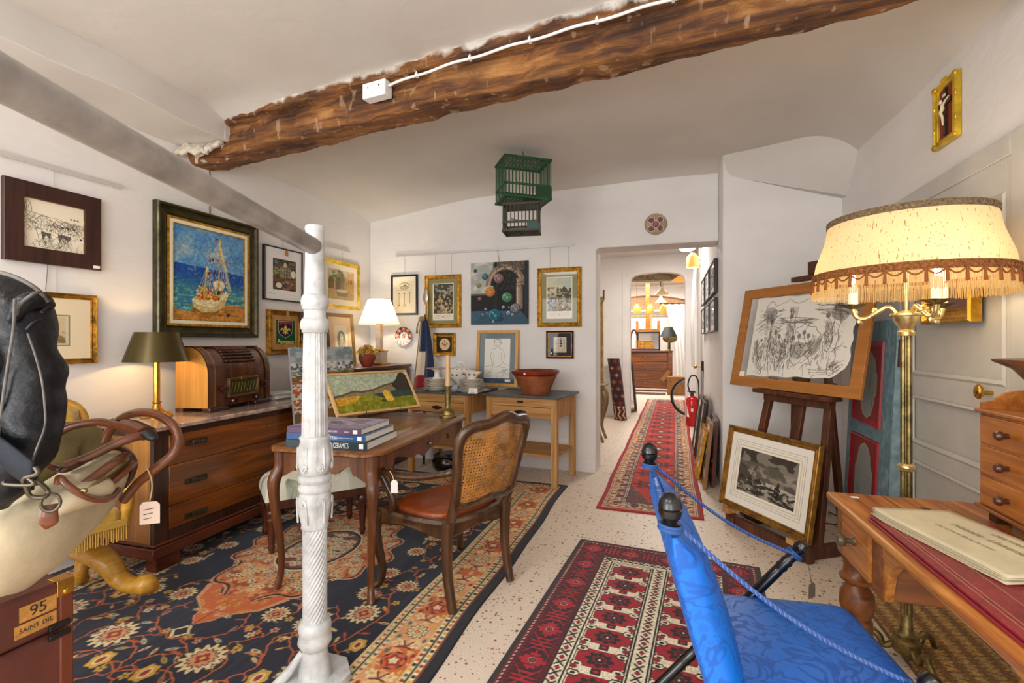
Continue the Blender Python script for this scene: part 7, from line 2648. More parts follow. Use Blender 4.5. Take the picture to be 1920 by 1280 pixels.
MB().lathe([(0, 0), (0.05, 0), (0.052, 0.006), (0.04, 0.012), (0.06, 0.03), (0.085, 0.06), (0.092, 0.075), (0.088, 0.075), (0.06, 0.04), (0, 0.03)], 32, sx=1.0, sy=0.7, mod=lambda a, z: 1 + (0.22 * max(0, math.cos(a)) ** 6 * z / 0.075)).build('body', M_CHINA, t)
MB().tube(smooth_path([(-0.085, 0, 0.06), (-0.115, 0, 0.075), (-0.11, 0, 0.04), (-0.07, 0, 0.03)], 5), 0.005, 8).build('handle', M_CHINA, t)
for k in range(5):
 a = PI + (k + 0.5) * PI / 5
 MB().ball((0.082 * math.cos(a), 0.057 * math.sin(a), 0.05), (0.013, 0.007, 0.011), 8, 5).build('sprig', M_SPRIG, t)
t = thing('small_bowl', 'small blue patterned bowl between the two plate stacks', 'bowl', (-2.045, 4.40, S1 + 0.0005))
MB().lathe([(0, 0), (0.025, 0), (0.026, 0.008), (0.045, 0.03), (0.05, 0.06), (0.046, 0.06), (0, 0.02)], 28).build('body', mat('blue_china', '8a97b4', 0.2, col2='d8dae0', vscale=45, coat=0.4), t)
t = thing('price_card', 'small white folded price card standing before the platter', 'card', (-1.79, 4.265, S1 + 0.0005), -0.05)
b = MB()
b.add([(-0.045, -0.018, 0), (0.045, -0.018, 0), (0.045, 0.0, 0.05), (-0.045, 0, 0.05), (0.045, 0.018, 0), (-0.045, 0.018, 0)], [(0, 1, 2, 3), (3, 2, 4, 5)])
c = b.build('card', M_CARD, t, flat=True, solid=0.001)
for k in range(3):
 MB().bar((-0.03, -0.0155 + 0.0043 * k, 0.012 + 0.012 * k), (0.025 - 0.01 * k, -0.0155 + 0.0043 * k, 0.013 + 0.012 * k), 0.002, 0.002).build('handwriting', mat('grey_ink', '8a8680', 0.8), t)
t = thing('black_pot', 'dark round pot on the floor under the left side table', 'pot', (-2.22, 4.62, 0.0))
MB().lathe([(0, 0), (0.14, 0), (0.17, 0.04), (0.175, 0.10), (0.15, 0.14), (0.16, 0.155), (0.14, 0.155), (0, 0.12)], 32).build('body', mat('dark_glaze', '1d1612', 0.2, coat=0.4), t)
# ------------------------------------------------------------------ hanging bird cages
M_GREEN = mat('green_cage_paint', '1f4a2a', 0.5, var=0.25, vscale=25)
M_DGREEN = mat('worn_green_paint', '2a3626', 0.6, col2='4a3a24', vscale=18)
def cage(name_label, loc, rz, w, d, h, m, m2, nb, band, floor_half):
 t = thing('bird_cage', name_label, 'bird cage', loc, rz)
 e = 0.018
 for z in (0.0, h):
  for x0, y0, x1, y1 in ((-w, -d, w, -d), (-w, d, w, d), (-w, -d, -w, d), (w, -d, w, d)):
   MB().bar((x0 / 2 - (e / 2 if x0 != x1 else 0), y0 / 2, z), (x1 / 2 + (e / 2 if x0 != x1 else 0), y1 / 2, z), e, e).build('rail', m, t)
 for x0, y0, x1, y1 in ((-w, -d, w, -d), (-w, d, w, d), (-w, -d, -w, d), (w, -d, w, d)):
  MB().bar((x0 / 2, y0 / 2, h * 0.32), (x1 / 2, y1 / 2, h * 0.32), e * 0.6, e).build('rail', m, t)
 for sy in (-1, 1):
  for i in range(nb + 1):
   x = -w / 2 + w * i / nb
   MB().bar((x, sy * d / 2, 0), (x, sy * d / 2, h), 0.006, 0.006).build('bar', m, t)
 nd = max(4, int(nb * d / w))
 for sx in (-1, 1):
  for i in range(1, nd):
   y = -d / 2 + d * i / nd
   MB().bar((sx * w / 2, y, 0), (sx * w / 2, y, h), 0.006, 0.006).build('bar', m, t)
 b, b2 = MB(), MB()
 for i in range(1, nb):
  x = -w / 2 + w * i / nb
  b.bar((x, -d / 2, h), (x, d / 2, h), 0.005, 0.005)
  if i < nb * floor_half:
   b2.bar((x, -d / 2, 0), (x, d / 2, 0), 0.005, 0.005)
 for i in range(1, nd + 3):
  y = -d / 2 + d * i / (nd + 3)
  b.bar((-w / 2, y, h), (w / 2, y, h), 0.005, 0.005)
  b2.bar((-w / 2, y, 0), (-w / 2 + w * floor_half, y, 0), 0.005, 0.005)
 b2.build('floor_lattice', m, t)
 b.build('lattice', m, t)
 b = MB()
 b.bb(-w / 2 + w * floor_half, w / 2, -d / 2, d / 2, -0.006, 0.004)
 b.bb(w / 2 - w * band, w / 2 + 0.006, -d / 2 - 0.008, -d / 2 - 0.002, 0, h * 0.3)
 b.bb(w / 2 - 0.003, w / 2 + 0.006, -d / 2, d / 2, 0, h * 0.3)
 b.build('drawer_front', m2, t)
 MB().tube([(-w * 0.28, -d * 0.45, h * 0.45), (w * 0.05, d * 0.45, h * 0.5)], 0.005, 6).build('perch', M_PINE, t)
 return t
t = cage('large green wooden bird cage hung from the ceiling, upper of the two', (-1.19, 3.93, 2.545), 0.62, 0.40, 0.28, 0.325, M_GREEN, mat('cage_green_dark', '1a3f26', 0.5), 13, 0.35, 0.5)
b = MB()
b.tube(smooth_path([(0, 0, 0.325), (0.004, 0, 0.36), (-0.008, 0, 0.375), (0.012, 0, 0.395), (0.0, 0, 0.41), (0.0, 0, 0.47)], 6), 0.003, 6)
b.build('hook', M_IRON, t)
t = cage('small weathered bird cage hung below the large green one', (-1.19, 3.90, 2.275), 0.15, 0.29, 0.20, 0.22, M_DGREEN, mat('cage_teal', '1e4a44', 0.5), 9, 0.3, 1.0)
b = MB()
b.bb(-0.15, 0.15, -0.105, 0.105, 0.215, 0.23)
b.build('roof_board', M_DWOOD, t)
b = MB()
b.tube([(0, 0, 0.225), (0.0, 0.0, 0.262)], 0.003, 6)
b.build('hook', M_IRON, t)
# ------------------------------------------------------------------ hall beyond the doorway
WH = 0.45
M_CONS = wood('limed_console', '6b5238', '9a7f5a', 'z', 0.6, 1.0, coat=0.0)
t = thing('console_table', 'carved pale wood console table just inside the hall on the left', 'table', (-1.17, 6.62, 0))
b = MB()
b.bb(-0.36, 0.36, -0.2, 0.2, 0.74, 0.775)
b.build('top', M_CONS, t, bevel=0.01)
b = MB()
b.bb(-0.31, 0.31, -0.17, 0.17, 0.64, 0.74)
b.build('apron', M_CONS, t, bevel=0.01)
for sx in (-1, 1):
 MB().ball((sx * 0.2, -0.175, 0.62), (0.1, 0.025, 0.06), 12, 8).build('carving', M_CONS, t)
 for sy in (-1, 1):
  x0, y0 = sx * 0.30, sy * 0.16
  pts = smooth_path([(x0, y0, 0.68), (x0 + sx * 0.025, y0, 0.6), (x0 + sx * 0.02, y0, 0.45), (x0 - sx * 0.03, y0, 0.2), (x0 + sx * 0.03, y0, 0.0)], 5)
  MB().tube(pts, lerp_list([0.045, 0.05, 0.038, 0.022, 0.02], len(pts)), 10).build('leg', M_CONS, t)
t = thing('gilt_panel', 'tall faded gilt panel standing on the hall console', 'panel', (-1.25, 6.76, 0.776))
picture_frame('frame', 0.76, 1.2, PROF(0.07, 0.04, 'ogee'), mat('faded_gilt', 'b89a5c', 0.5, 0.4, var=0.2, vscale=12), t)
MB().bb(-0.31, 0.31, -0.012, -0.006, 0.07, 1.13).build('panel', mat('faded_mirror', 'a8a69c', 0.2, 0.3), t)
t = thing('candle_sconce', 'brass candle arm with brown candle at the top of the gilt panel', 'sconce', (-0.90, 6.70, 1.93))
MB().tube(smooth_path([(-0.06, 0.02, -0.04), (0.0, -0.02, -0.06), (0.04, -0.02, -0.02), (0.04, -0.02, 0.0)], 5), 0.008, 8).build('arm', M_OBRASS, t)
MB().lathe([(0, 0), (0.035, 0.004), (0.036, 0.008), (0, 0.01)], 16, c=(0.04, -0.02, 0)).build('drip_pan', M_OBRASS, t)
MB().lathe([(0, 0.01), (0.013, 0.01), (0.013, 0.13), (0, 0.135)], 12, c=(0.04, -0.02, 0)).build('candle', mat('brown_wax', '7a4a24', 0.5), t)
# rolled kilim
t = thing('rolled_rug', 'rolled dark brown patterned rug leaning on the end wall of the hall', 'rug', (-0.79, 8.46, 0))
kx = Art(.7, 1.15, 60, '3a1c1a')
for j in range(8):
 for i in range(6):
  x, y = (i + (j % 2) * .5) * .14, j * .13 + .05
  kx.poly([(x, y - .05), (x + .055, y), (x, y + .05), (x - .055, y)], ['5a4a44', '6a2a20', '4a4448'][(i + j) % 3])
  kx.ell(x, y, .016, .016, ['b8522c', 'c9a27a', '8a2a20'][(i * 2 + j) % 3])
kx.rect(0, .88, .7, 1.15, '3d1a16')
for i in range(9):
 kx.wob([(i * .085, .9), (i * .085 + .03, .98), (i * .085 - .02, 1.05), (i * .085 + .03, 1.12)], .02, 'd8a87a', .004)
 kx.rect(i * .085, .885, i * .085 + .04, .9, 'd8b89a')
U, V = np.meshgrid(np.linspace(0, 1, kx.nx), np.linspace(0, 1, kx.ny))
A_ = U * 2 * PI
R_ = 0.105 + 0.006 * np.sin(3 * A_ + V * 5)
Z_ = (1 - V) * 1.05
me = grid_mesh('roll', np.stack([R_ * np.cos(A_) - 0.14 * Z_, R_ * np.sin(A_) + 0.12 * Z_, Z_], -1).reshape(-1, 3), kx.ny, kx.nx)
paint_mesh(me, kx.a)
me.materials.append(M_RUG)
o = bpy.data.objects.new('roll', me)
COL.objects.link(o)
o.parent = t
MB().lathe([(0, 0), (0.10, 0.0)], 20, c=(-0.147, 0.126, 1.045)).build('rolled_end', M_RUG, t)
# fire extinguisher
t = thing('fire_extinguisher', 'red fire extinguisher on the hall floor beside the runner', 'fire extinguisher', (0.345, 8.2, 0))
M_RED = mat('signal_red', 'c40f16', 0.2, coat=0.5)
MB().lathe([(0, 0), (0.09, 0), (0.096, 0.015), (0.096, 0.40), (0.085, 0.445), (0.05, 0.475), (0.03, 0.48), (0, 0.48)], 32).build('cylinder', M_RED, t)
MB().box((0, 0, 0.51), (0.05, 0.05, 0.06)).box((-0.01, 0, 0.55), (0.12, 0.03, 0.02)).box((0.02, -0.02, 0.53), (0.09, 0.03, 0.015)).build('valve', M_BLKFR, t, bevel=0.005)
MB().tube(smooth_path([(-0.03, 0, 0.53), (-0.06, 0, 0.66), (-0.02, 0, 0.79), (0.05, 0, 0.80), (0.095, 0, 0.70), (0.103, -0.03, 0.5), (0.10, -0.05, 0.3)], 7), 0.012, 10).build('hose', M_BLKFR, t)
LB = MB()
LB.surf(lambda u, v: (0.0968 * math.sin(-1.0 + 0.55 * u), -0.0968 * math.cos(-1.0 + 0.55 * u), 0.15 + 0.2 * v * (1 - u)), 8, 6)
LB.surf(lambda u, v: (0.0968 * math.sin(-0.2 + 0.35 * u), -0.0968 * math.cos(-0.2 + 0.35 * u), 0.24 + 0.05 * v), 6, 4)
lo = LB.build('label', M_CARD, t)
# six black frames on the right wall, pictures leaning under them
pos = ['upper row nearest', 'upper row middle', 'upper row farthest', 'lower row nearest', 'lower row middle', 'lower row farthest']
k = 0
for z0 in (1.83, 1.45):
 for j in range(3):
  y0 = 5.04 + j * 0.72
  t = pic('framed_photograph', 'black framed picture on the right hall wall, ' + pos[k] + ' the doorway', None, 0, 0.6, 0, 0.33, 0.018, 0.035, 'flat', M_BLKFR, a_bw(50 + k), M_PRINT, rz=-PI / 2, loc=(WH - 0.004, y0 + 0.3, z0), ay=0.024)
  k += 1
M_FR1 = wood('fruitwood_frame', '7a4a20', 'a8743c', 'z', 0.45)
M_FR2 = wood('red_frame', '4a1f12', '7c3a20', 'z', 0.4)
for lab, y0, w, h, fw, m, bx_, ln in (
  ('framed picture in a light wooden frame leaning on the hall wall, nearest the doorway corner', 4.70, 0.46, 0.60, 0.05, M_FR1, 0.32, 0.10),
  ('red brown framed picture behind the light wooden one leaning on the hall wall', 4.78, 0.52, 0.62, 0.04, M_FR2, 0.395, 0.06),
  ('gold framed picture leaning outermost against the other frames in the hall', 5.02, 0.40, 0.50, 0.075, mat('ochre_gilt', 'c08a24', 0.4, 0.6, var=0.2, vscale=20), 0.275, 0.17),
  ('dark wooden frame leaning behind the gold one in the hall', 5.45, 0.42, 0.70, 0.05, M_DWOOD, 0.30, 0.11),
  ('carved brown frame leaning against the hall wall above the gold frame', 5.62, 0.5, 0.72, 0.07, M_FR2, 0.36, 0.07),
  ('narrow dark frame leaning farthest from the doorway near the fire extinguisher', 6.05, 0.5, 0.68, 0.045, M_DWOOD, 0.295, 0.13)):
 pic('leaning_frame', lab, None, 0, w, 0, h, fw, 0.028, 'slope', m, a_bw(int(y0 * 100)), M_PRINT, lean=ln, rz=-PI / 2, loc=(bx_, y0 + w / 2, 0.001))
t = thing('net_curtain', 'white net curtain hanging along the right hall wall beyond the black frames', 'curtain', (0.36, 7.5, 0))
b = MB()
b.surf(lambda u, v: (0.015 * math.sin(u * 40) - 0.10 * v * (1 - v) * 1.0 - 0.03 * v, -0.25 + 0.5 * u * (0.6 + 0.4 * v), 2.48 - 1.5 * v), 60, 16)
b.build('cloth', shade_material('net_cloth', 'f2f0ec', 0.4)[0], t, ang=80)
MB().tube([(0.089, -0.3, 2.5), (0, -0.3, 2.5), (0, 0.3, 2.5), (0.089, 0.3, 2.5)], 0.008, 8).build('rod', M_STEEL, t)
t = thing('door_latch', 'black latch with brass knob on the right hall wall under the curtain', 'latch', (WH - 0.001, 7.1, 1.0))
MB().bb(-0.03, 0, -0.03, 0.03, -0.08, 0.08).build('plate', M_IRON, t, bevel=0.004)
MB().tube([(-0.03, 0, 0), (-0.10, 0, 0.0)], 0.008, 8).ball((-0.11, 0, 0), 0.025, 10, 8).build('knob', M_BRASS, t)
t = thing('water_pipes', 'thin white pipes running down the right hall wall behind the leaning frames', 'pipes', (WH - 0.02, 7.15, 0))
for y in (-0.1, 0.05):
 MB().tube([(0, y, 0.0), (0, y, 0.95)], 0.014, 8).build('pipe', M_STEEL, t)
t = thing('lantern', 'small amber lantern hanging from the hall ceiling', 'lantern', (0.30, 6.95, 2.35))
b = MB()
b.lathe([(0.08, 0.0), (0.08, 0.14), (0.045, 0.18)], 28, cap=False)
b.build('amber_shade', mat('amber_glass', 'e0a458', 0.5, emit='f0a850', es=0.55), t)
MB().lathe([(0.045, 0.178), (0.03, 0.2), (0.0, 0.205)], 20).build('cap', M_OBRASS, t)
MB().tube([(0, 0, 0.2), (0, 0, 0.51)], 0.003, 6).build('chain', M_IRON, t)
MB().lathe([(0.0, 0.004), (0.077, 0.004)], 24).build('diffuser', mat('lit_diffuser', 'fff4e0', 0.5, emit='fff4e4', es=2.0), t)
t = thing('ceiling_light', 'lit round white ceiling light in the hall', 'ceiling light', (0.27, 8.1, 2.86))
MB().lathe([(0.0, -0.075), (0.09, -0.07), (0.12, -0.045), (0.125, 0.0), (0, 0)], 32).build('diffuser', mat('lit_white', 'ffffff', 0.5, emit='ffffff', es=3.5), t)
# ------------------------------------------------------------------ the far room
t = thing('chest_of_drawers', 'brown four drawer chest in the far room beyond the hall', 'chest of drawers', (-0.62, 13.75, 0))
b = MB()
b.bb(-0.68, 0.68, -0.25, 0.25, 0.08, 1.06)
b.build('body', M_DPINEX, t, bevel=0.01)
b = MB()
b.bb(-0.71, 0.71, -0.29, 0.26, 1.06, 1.10)
b.build('top', M_MAHOG, t, bevel=0.008)
for z0, z1 in ((0.12, 0.30), (0.32, 0.54), (0.56, 0.79), (0.82, 1.04)):
 d = MB().bb(-0.56, 0.56, -0.265, -0.24, z0, z1).build('drawer', M_WALNUT, t, bevel=0.004)
 MB().ball((0, -0.27, (z0 + z1) / 2), (0.02, 0.01, 0.02), 8, 6).build('keyhole', M_OBRASS, d)
for sx in (-1, 1):
 MB().bb(sx * 0.59, sx * 0.70, -0.285, -0.2, 0.0, 1.06).build('corner_post', M_WALNUT, t, bevel=0.01)
ZF = 1.1005
t = thing('tray', 'dark wooden tray on the far chest of drawers', 'tray', (-0.70, 13.66, ZF))
MB().bb(-0.36, 0.36, -0.15, 0.15, 0, 0.055).build('tray', M_MAHOG, t, bevel=0.005)
t = thing('gold_casket', 'small gilded box on the tray on the far chest', 'box', (-0.62, 13.62, ZF + 0.056))
MB().bb(-0.20, 0.20, -0.1, 0.1, 0, 0.19).build('box', mat('gold_leaf_box', 'b98432', 0.45, 0.3, var=0.3, vscale=20), t, bevel=0.006)
MB().bb(-0.205, 0.205, -0.105, 0.105, 0.19, 0.22).build('lid', mat('gold_lid', 'a8722a', 0.45, 0.3, var=0.3, vscale=20), t, bevel=0.008)
t = pic('framed_mirror', 'black framed mirror standing on the far chest of drawers', None, 0, 0.62, 0, 0.52, 0.04, 0.04, 'flat', M_BLKFR, None, None, loc=(-0.55, 13.88, ZF), rz=0.0, lean=0.08)
MB().bb(-0.28, 0.28, -0.012, -0.006, 0.04, 0.48).build('mirror', mat('mirror_glass', 'e8e8e8', 0.05, 0.9), t)
def black_lamp(lab, x, s=1.0):
 t = thing('table_lamp', lab, 'lamp', (x, 13.6, ZF))
 MB().lathe([(0, 0), (0.08, 0), (0.075, 0.02), (0.025, 0.05), (0.02, 0.2), (0.03, 0.25), (0.015, 0.3), (0.015, 0.42), (0, 0.42)], 20).build('stem', M_OBRASS, t)
 MB().lathe([(0.22, 0.38), (0.10, 0.64)], 28, cap=False).build('lamp_shade', mat('black_shade', '23231f', 0.6), t)
black_lamp('table lamp with black shade at the right end of the far chest', -0.02)
black_lamp('table lamp with black shade at the left end of the far chest', -1.25)
t = thing('chair_back', 'dark carved wooden chair back beside the mirror on the far chest', 'chair', (-0.95, 13.97, ZF))
MB().tube(smooth_path([(-0.1, 0, 0), (-0.09, 0, 0.4), (0, 0, 0.58), (0.09, 0, 0.4), (0.1, 0, 0)], 6), 0.03, 8).build('frame', M_MAHOG, t)
t = thing('metal_shell', 'oval bronze dish beside the black lamp in the far room', 'dish', at(1256, 634, 13.4) + Vector((0, 0, 0)))
MB().ball((0, 0, 0), (0.2, 0.06, 0.13), 16, 10).build('dish', M_OBRASS, t)
MB().tube([(0, 0.03, -0.1), (0.02, 0.06, -1.4)], 0.015, 8).build('stand', M_IRON, t)
t = thing('easel', 'tall brown studio easel behind the far chest of drawers', 'easel', (-0.60, 14.6, 0))
MB().bb(-0.06, 0.06, -0.04, 0.04, 0, 3.05).build('mast', M_DPINE, t)
MB().bb(-0.32, 0.32, -0.09, 0.05, 1.60, 1.72).build('ledge', M_DPINE, t, bevel=0.01)
for sx in (-1, 1):
 MB().bar((sx * 0.3, 0, 0), (sx * 0.3, 0, 1.95), 0.07, 0.05).build('side_post', M_DPINE, t)
for i, (x, lab) in enumerate(((-1.06, 'white panel in pale wooden frame left of the far easel'), (-0.14, 'white panel in pale wooden frame right of the far easel'))):
 t = pic('framed_board', lab, None, 0, 0.86, 0, 2.15, 0.05, 0.04, 'flat', M_PINE, None, None, loc=(x, 15.2, 0.0), rz=0.0)
 MB().bb(-0.40, 0.40, -0.012, -0.004, 0.05, 2.1).build('panel', mat('panel_white', 'd9d2c8', 0.7), t)
t = thing('awning', 'tan cloth awning under the far room ceiling', 'awning', (-0.7, 16.0, 2.50))
b = MB()
b.surf(lambda u, v: (-1.3 + 2.6 * u, 0.5 * v - 0.25, 0.35 * math.sin(PI * (0.15 + 0.7 * u)) - 0.1 + 0.1 * v), 24, 6)
b.prism([(-1.3, -0.15), (1.3, -0.15)] + [(1.3 - 2.6 * i / 12, 0.35 * math.sin(PI * (0.15 + 0.7 * (1 - i / 12))) - 0.1) for i in range(13)], -0.25, -0.22)
b.build('cloth', mat('tan_cloth', 'c9a27c', 0.9, var=0.1, vscale=5), t)
for x in (-1.2, 1.2):
 MB().tube([(x, 0, 0), (x, 0, 0.65)], 0.012, 6).build('hanger', M_IRON, t)
MB().bb(-1.6, 1.6, -0.2, 0.1, -0.45, -0.2).build('shelf_band', mat('grey_band', '8a8f94', 0.6), t)
t = thing('white_curtain', 'gathered white curtain in the far room right of the black lamp', 'curtain', (0.30, 14.9, 0))
b = MB()
b.surf(lambda u, v: ((0.42 - 0.22 * min(1, v / 0.6) + 0.05 * max(0, v - 0.6)) * (u - 0.5) * 2 + 0.12 * v, 0.05 * math.sin(u * 30 + v), 2.45 - 2.1 * v), 60, 14)
b.build('cloth', mat('white_cloth', 'f0eeea', 0.9), t, ang=80)
MB().tube([(-0.55, 0, 3.15), (-0.55, 0, 2.47), (0.6, 0, 2.47), (0.6, 0, 3.15)], 0.02, 8).build('rod', M_IRON, t)
M_ENAM = mat('opal_shade', 'e0d2b4', 0.4, emit='f0c890', es=0.25)
for px_, py_, d_, r_s, lab in ((1241, 552, 11.0, 0.16, 'wide white glass pendant lamp nearest the hall arch in the far room'), (1239, 567, 13.2, 0.15, 'small white pendant lamp hanging behind the nearest one in the far room'), (1279, 527, 10.2, 0.22, 'lit orange pendant lamp at the right of the hall arch')):
 p = at(px_, py_, d_)
 t = thing('pendant_lamp', lab, 'pendant lamp', p)
 m = M_ENAM if 'orange' not in lab else mat('orange_glass', 'd8924a', 0.5, emit='f0a050', es=0.8)
 MB().lathe([(r_s, 0), (r_s * 0.95, 0.02), (r_s * 0.5, 0.09), (0.05, 0.12), (0.03, 0.18), (0, 0.18)], 28, cap=False).build('shade', m, t)
 MB().tube([(0, 0, 0.17), (0, 0, 3.15 - p.z)], 0.006, 6).build('cord', M_IRON, t)
for i, px_ in enumerate((1194, 1219, 1243)):
 p = at(px_, 588, 13.4)
 t = thing('jar_lantern', 'amber glass jar lantern, ' + ('leftmost', 'middle', 'rightmost')[i] + ' of the row in the far room', 'lantern', p)
 MB().lathe([(0, 0), (0.09, 0), (0.1, 0.04), (0.1, 0.17), (0.07, 0.21), (0.04, 0.27), (0, 0.28)], 24).build('jar', mat('amber_jar', 'd08a34', 0.4, emit='e89a3c', es=0.5), t)
 MB().tube([(0, 0, 0.27), (0, 0, 3.15 - p.z)], 0.005, 6).build('cord', M_IRON, t)
t = thing('side_table', 'honey coloured table at the right of the far room', 'table', (0.98, 12.6, 0))
MB().bb(-0.45, 0.6, -0.3, 0.3, 0.93, 0.99).build('top', M_DPINEX, t, bevel=0.006)
MB().bb(-0.40, 0.55, -0.25, 0.25, 0.83, 0.93).build('apron', M_DPINEX, t)
for sx in (-0.38, 0.5):
 for sy in (-1, 1):
  MB().bb(sx - 0.035, sx + 0.035, sy * 0.23 - 0.035, sy * 0.23 + 0.035, 0, 0.83).build('leg', M_DPINE, t)
t = thing('brass_scales', 'small metal scales on the honey coloured far table', 'scales', (0.82, 12.5, 0.991))
MB().box((0, 0, 0.06), (0.4, 0.2, 0.12)).build('base', M_STEEL, t, bevel=0.02)
MB().lathe([(0, 0), (0.12, 0.03), (0.16, 0.06), (0.0, 0.05)], 20, c=(0.05, 0, 0.14)).build('pan', M_OBRASS, t)
t = thing('speaker', 'round black loudspeaker on the far back wall', 'speaker', at(1277, 594, 15.0))
MB().ball((0, 0, 0), (0.22, 0.06, 0.22), 20, 12).build('cone', M_BLKFR, t)
MB().bb(-0.35, 0.35, 0.02, 0.25, -0.3, 0.3).build('cabinet', M_WHITE, t, bevel=0.02)
t = thing('display_shelves', 'white shelves of small bottles at the far right of the far room', 'shelves', (1.25, 15.4, 0))
for z in (0.3, 0.9, 1.3, 1.7, 2.0):
 MB().bb(-0.5, 0.5, -0.12, 0.12, z, z + 0.03).build('shelf', M_WHITE, t)
for sx in (-0.5, 0.5):
 MB().bb(sx - 0.02, sx + 0.02, -0.12, 0.12, 0, 2.1).build('side', M_WHITE, t)
rr_ = random.Random(9)
bm_ = [mat('bottle_%s' % c, c, 0.2) for c in ('4a5a6a', 'b89a6a', '8a3a2a', 'c9c4b8')]
for z in (0.93, 1.33, 1.73):
 for k in range(7):
  r = rr_.uniform(0.03, 0.05)
  o = MB().lathe([(0, 0), (r, 0), (r, 0.13), (r * 0.4, 0.18), (r * 0.4, 0.24), (0, 0.24)], 12).build('bottle', rr_.choice(bm_), None)
  o.location = (0.84 + 0.135 * k, 15.38, z + 0.0005)
  tag(o, 'small bottle or jar on the white shelves in the far room', 'bottle', 'bottles on the far white shelves')
t = thing('cardboard_box', 'brown cardboard box on the floor right of the far chest', 'box', (0.20, 12.9, 0))
MB().bb(-0.25, 0.25, -0.2, 0.2, 0, 0.46).build('box', mat('cardboard', '9a6a3a', 0.8, var=0.1, vscale=6), t)
for sx in (-1, 1):
 MB().bar((sx * 0.25, -0.2, 0.46), (sx * 0.33, -0.2, 0.52), 0.01, 0.3).build('flap', mat('cardboard_flap', 'a8784a', 0.8), t)
t = thing('bicycle_wheel', 'bicycle front wheel standing just beyond the hall arch', 'bicycle', (0.37, 9.12, 0.366))
MB().tube([(0.335 * math.cos(a), 0, 0.335 * math.sin(a)) for a in np.linspace(0, 2 * PI, 60, endpoint=False)], 0.02, 10, closed=True).build('tyre', M_BLKFR, t)
MB().tube([(0.31 * math.cos(a), 0, 0.31 * math.sin(a)) for a in np.linspace(0, 2 * PI, 60, endpoint=False)], 0.011, 8, closed=True).build('rim', M_STEEL, t)
MB().tube([(0, -0.05, 0), (0, 0.05, 0)], 0.02, 10).build('hub', M_STEEL, t)
for k in range(24):
 a = k * PI / 12
 MB().tube([(0.015 * math.cos(a + 0.6), 0.03 * (1 if k % 2 else -1), 0.015 * math.sin(a + 0.6)), (0.305 * math.cos(a), 0, 0.305 * math.sin(a))], 0.0014, 4).build('spoke', M_STEEL, t)
t = thing('dark_mirror', 'tall dark framed mirror leaning just beyond the left side of the hall arch', 'mirror', (-0.70, 9.35, 0), PI / 2, 0)
picture_frame('frame', 0.5, 0.95, PROF(0.05, 0.03, 'flat'), M_DWOOD, t)
MB().bb(-0.2, 0.2, -0.012, -0.006, 0.05, 0.9).build('glass', mat('mirror_pane', 'd8dcdc', 0.05, 0.9), t)
t.rotation_euler = (-0.09, 0, PI / 2 - 0.35)
fr = Art(1.1, .5, 40, '4a2a22')
fr.dabs(90, .05, .05, 1.05, .45, ['7a3a2a', 'a87a5a', '2a1a1a'], .03, .015)
rug('small_rug', 'small dark rug in front of the far chest of drawers', 'rug', fr, -0.64, 12.9, 0.0, 0.012)
# ------------------------------------------------------------------ easel with two pictures
RE = -math.atan2(0.832, 0.555)
EO = Vector((0.664, 3.653, 0))
LEAN = 0.196
t = thing('easel', 'dark brown standing easel holding a framed drawing right of the doorway', 'easel', EO, RE)
ty = math.tan(LEAN)
def ep(x, z, o=0.0):
 return (x, z * ty + 0.03 + o, z)
for s in (-1, 1):
 MB().bar(ep(s * 0.31, 0.06), ep(s * 0.235, 1.08), 0.052, 0.04, (0, -1, 0)).build('front_post', M_EASEL, t, bevel=0.003)
 MB().bar((s * 0.29, -0.1, 0.035), (s * 0.29, 0.42, 0.035), 0.07, 0.06).build('foot', M_EASEL, t, bevel=0.003)
 MB().bar((s * 0.2, 0.38, 0.07), ep(s * 0.12, 1.25, 0.05), 0.04, 0.035, (0, -1, 0)).build('rear_post', M_EASEL, t, bevel=0.003)
MB().bar(ep(0.0, 0.06, 0.03), ep(0.0, 1.92, 0.03), 0.075, 0.03, (0, -1, 0)).build('mast', M_EASEL, t, bevel=0.003)
MB().bar((-0.36, -0.055, 0.04), (0.36, -0.055, 0.04), 0.05, 0.075).build('front_beam', M_EASEL, t, bevel=0.003)
for s in (-0.34, 0.24):
 MB().bb(s - 0.03, s + 0.03, -0.10, -0.02, 0.079, 0.114).build('block', M_PINEX, t, bevel=0.002)
MB().bar(ep(-0.32, 0.985, -0.045), ep(0.32, 0.985, -0.045), 0.11, 0.028).build('ledge', M_EASEL, t, bevel=0.003)
MB().bar(ep(-0.27, 0.94, -0.01), ep(0.27, 0.94, -0.01), 0.05, 0.05).build('ledge_rail', M_EASEL, t, bevel=0.003)
MB().bar(ep(-0.17, 1.80, -0.03), ep(0.17, 1.80, -0.03), 0.05, 0.035).build('top_clamp', M_EASEL, t, bevel=0.003)
MB().box(ep(0.0, 1.87, -0.01), (0.12, 0.05, 0.09)).build('clamp_block', M_EASEL, t, bevel=0.004)
MB().bar(ep(-0.26, 0.55), ep(0.26, 0.55), 0.03, 0.045).build('cross_rail', M_EASEL, t, bevel=0.003)
def epw(x, y, z):
 M_ = Matrix.Translation(EO) @ Matrix.Rotation(RE, 4, 'Z')
 return M_ @ Vector((x, y, z))
w, h = 1.09, 0.775
t = thing('framed_drawing', 'large ink drawing of three crosses between glass in an oak frame on the easel', 'picture', epw(-0.06, 0.975 * ty - 0.02 + 0.012, 1.0), RE, -LEAN)
picture_frame('frame', w, h, PROF(0.076, 0.022, 'flat'), M_OAK, t, board=False)
MB().bb(-w / 2 + 0.07, w / 2 - 0.07, -0.009, -0.007, 0.07, h - 0.07).build('glass', mat('clear_glass', (1, 1, 1), 0.0, trans=1.0, spec=0.5), t)
A = a_crucifixion()
cx0, ph = -0.395, 0.585
pw = 0.83
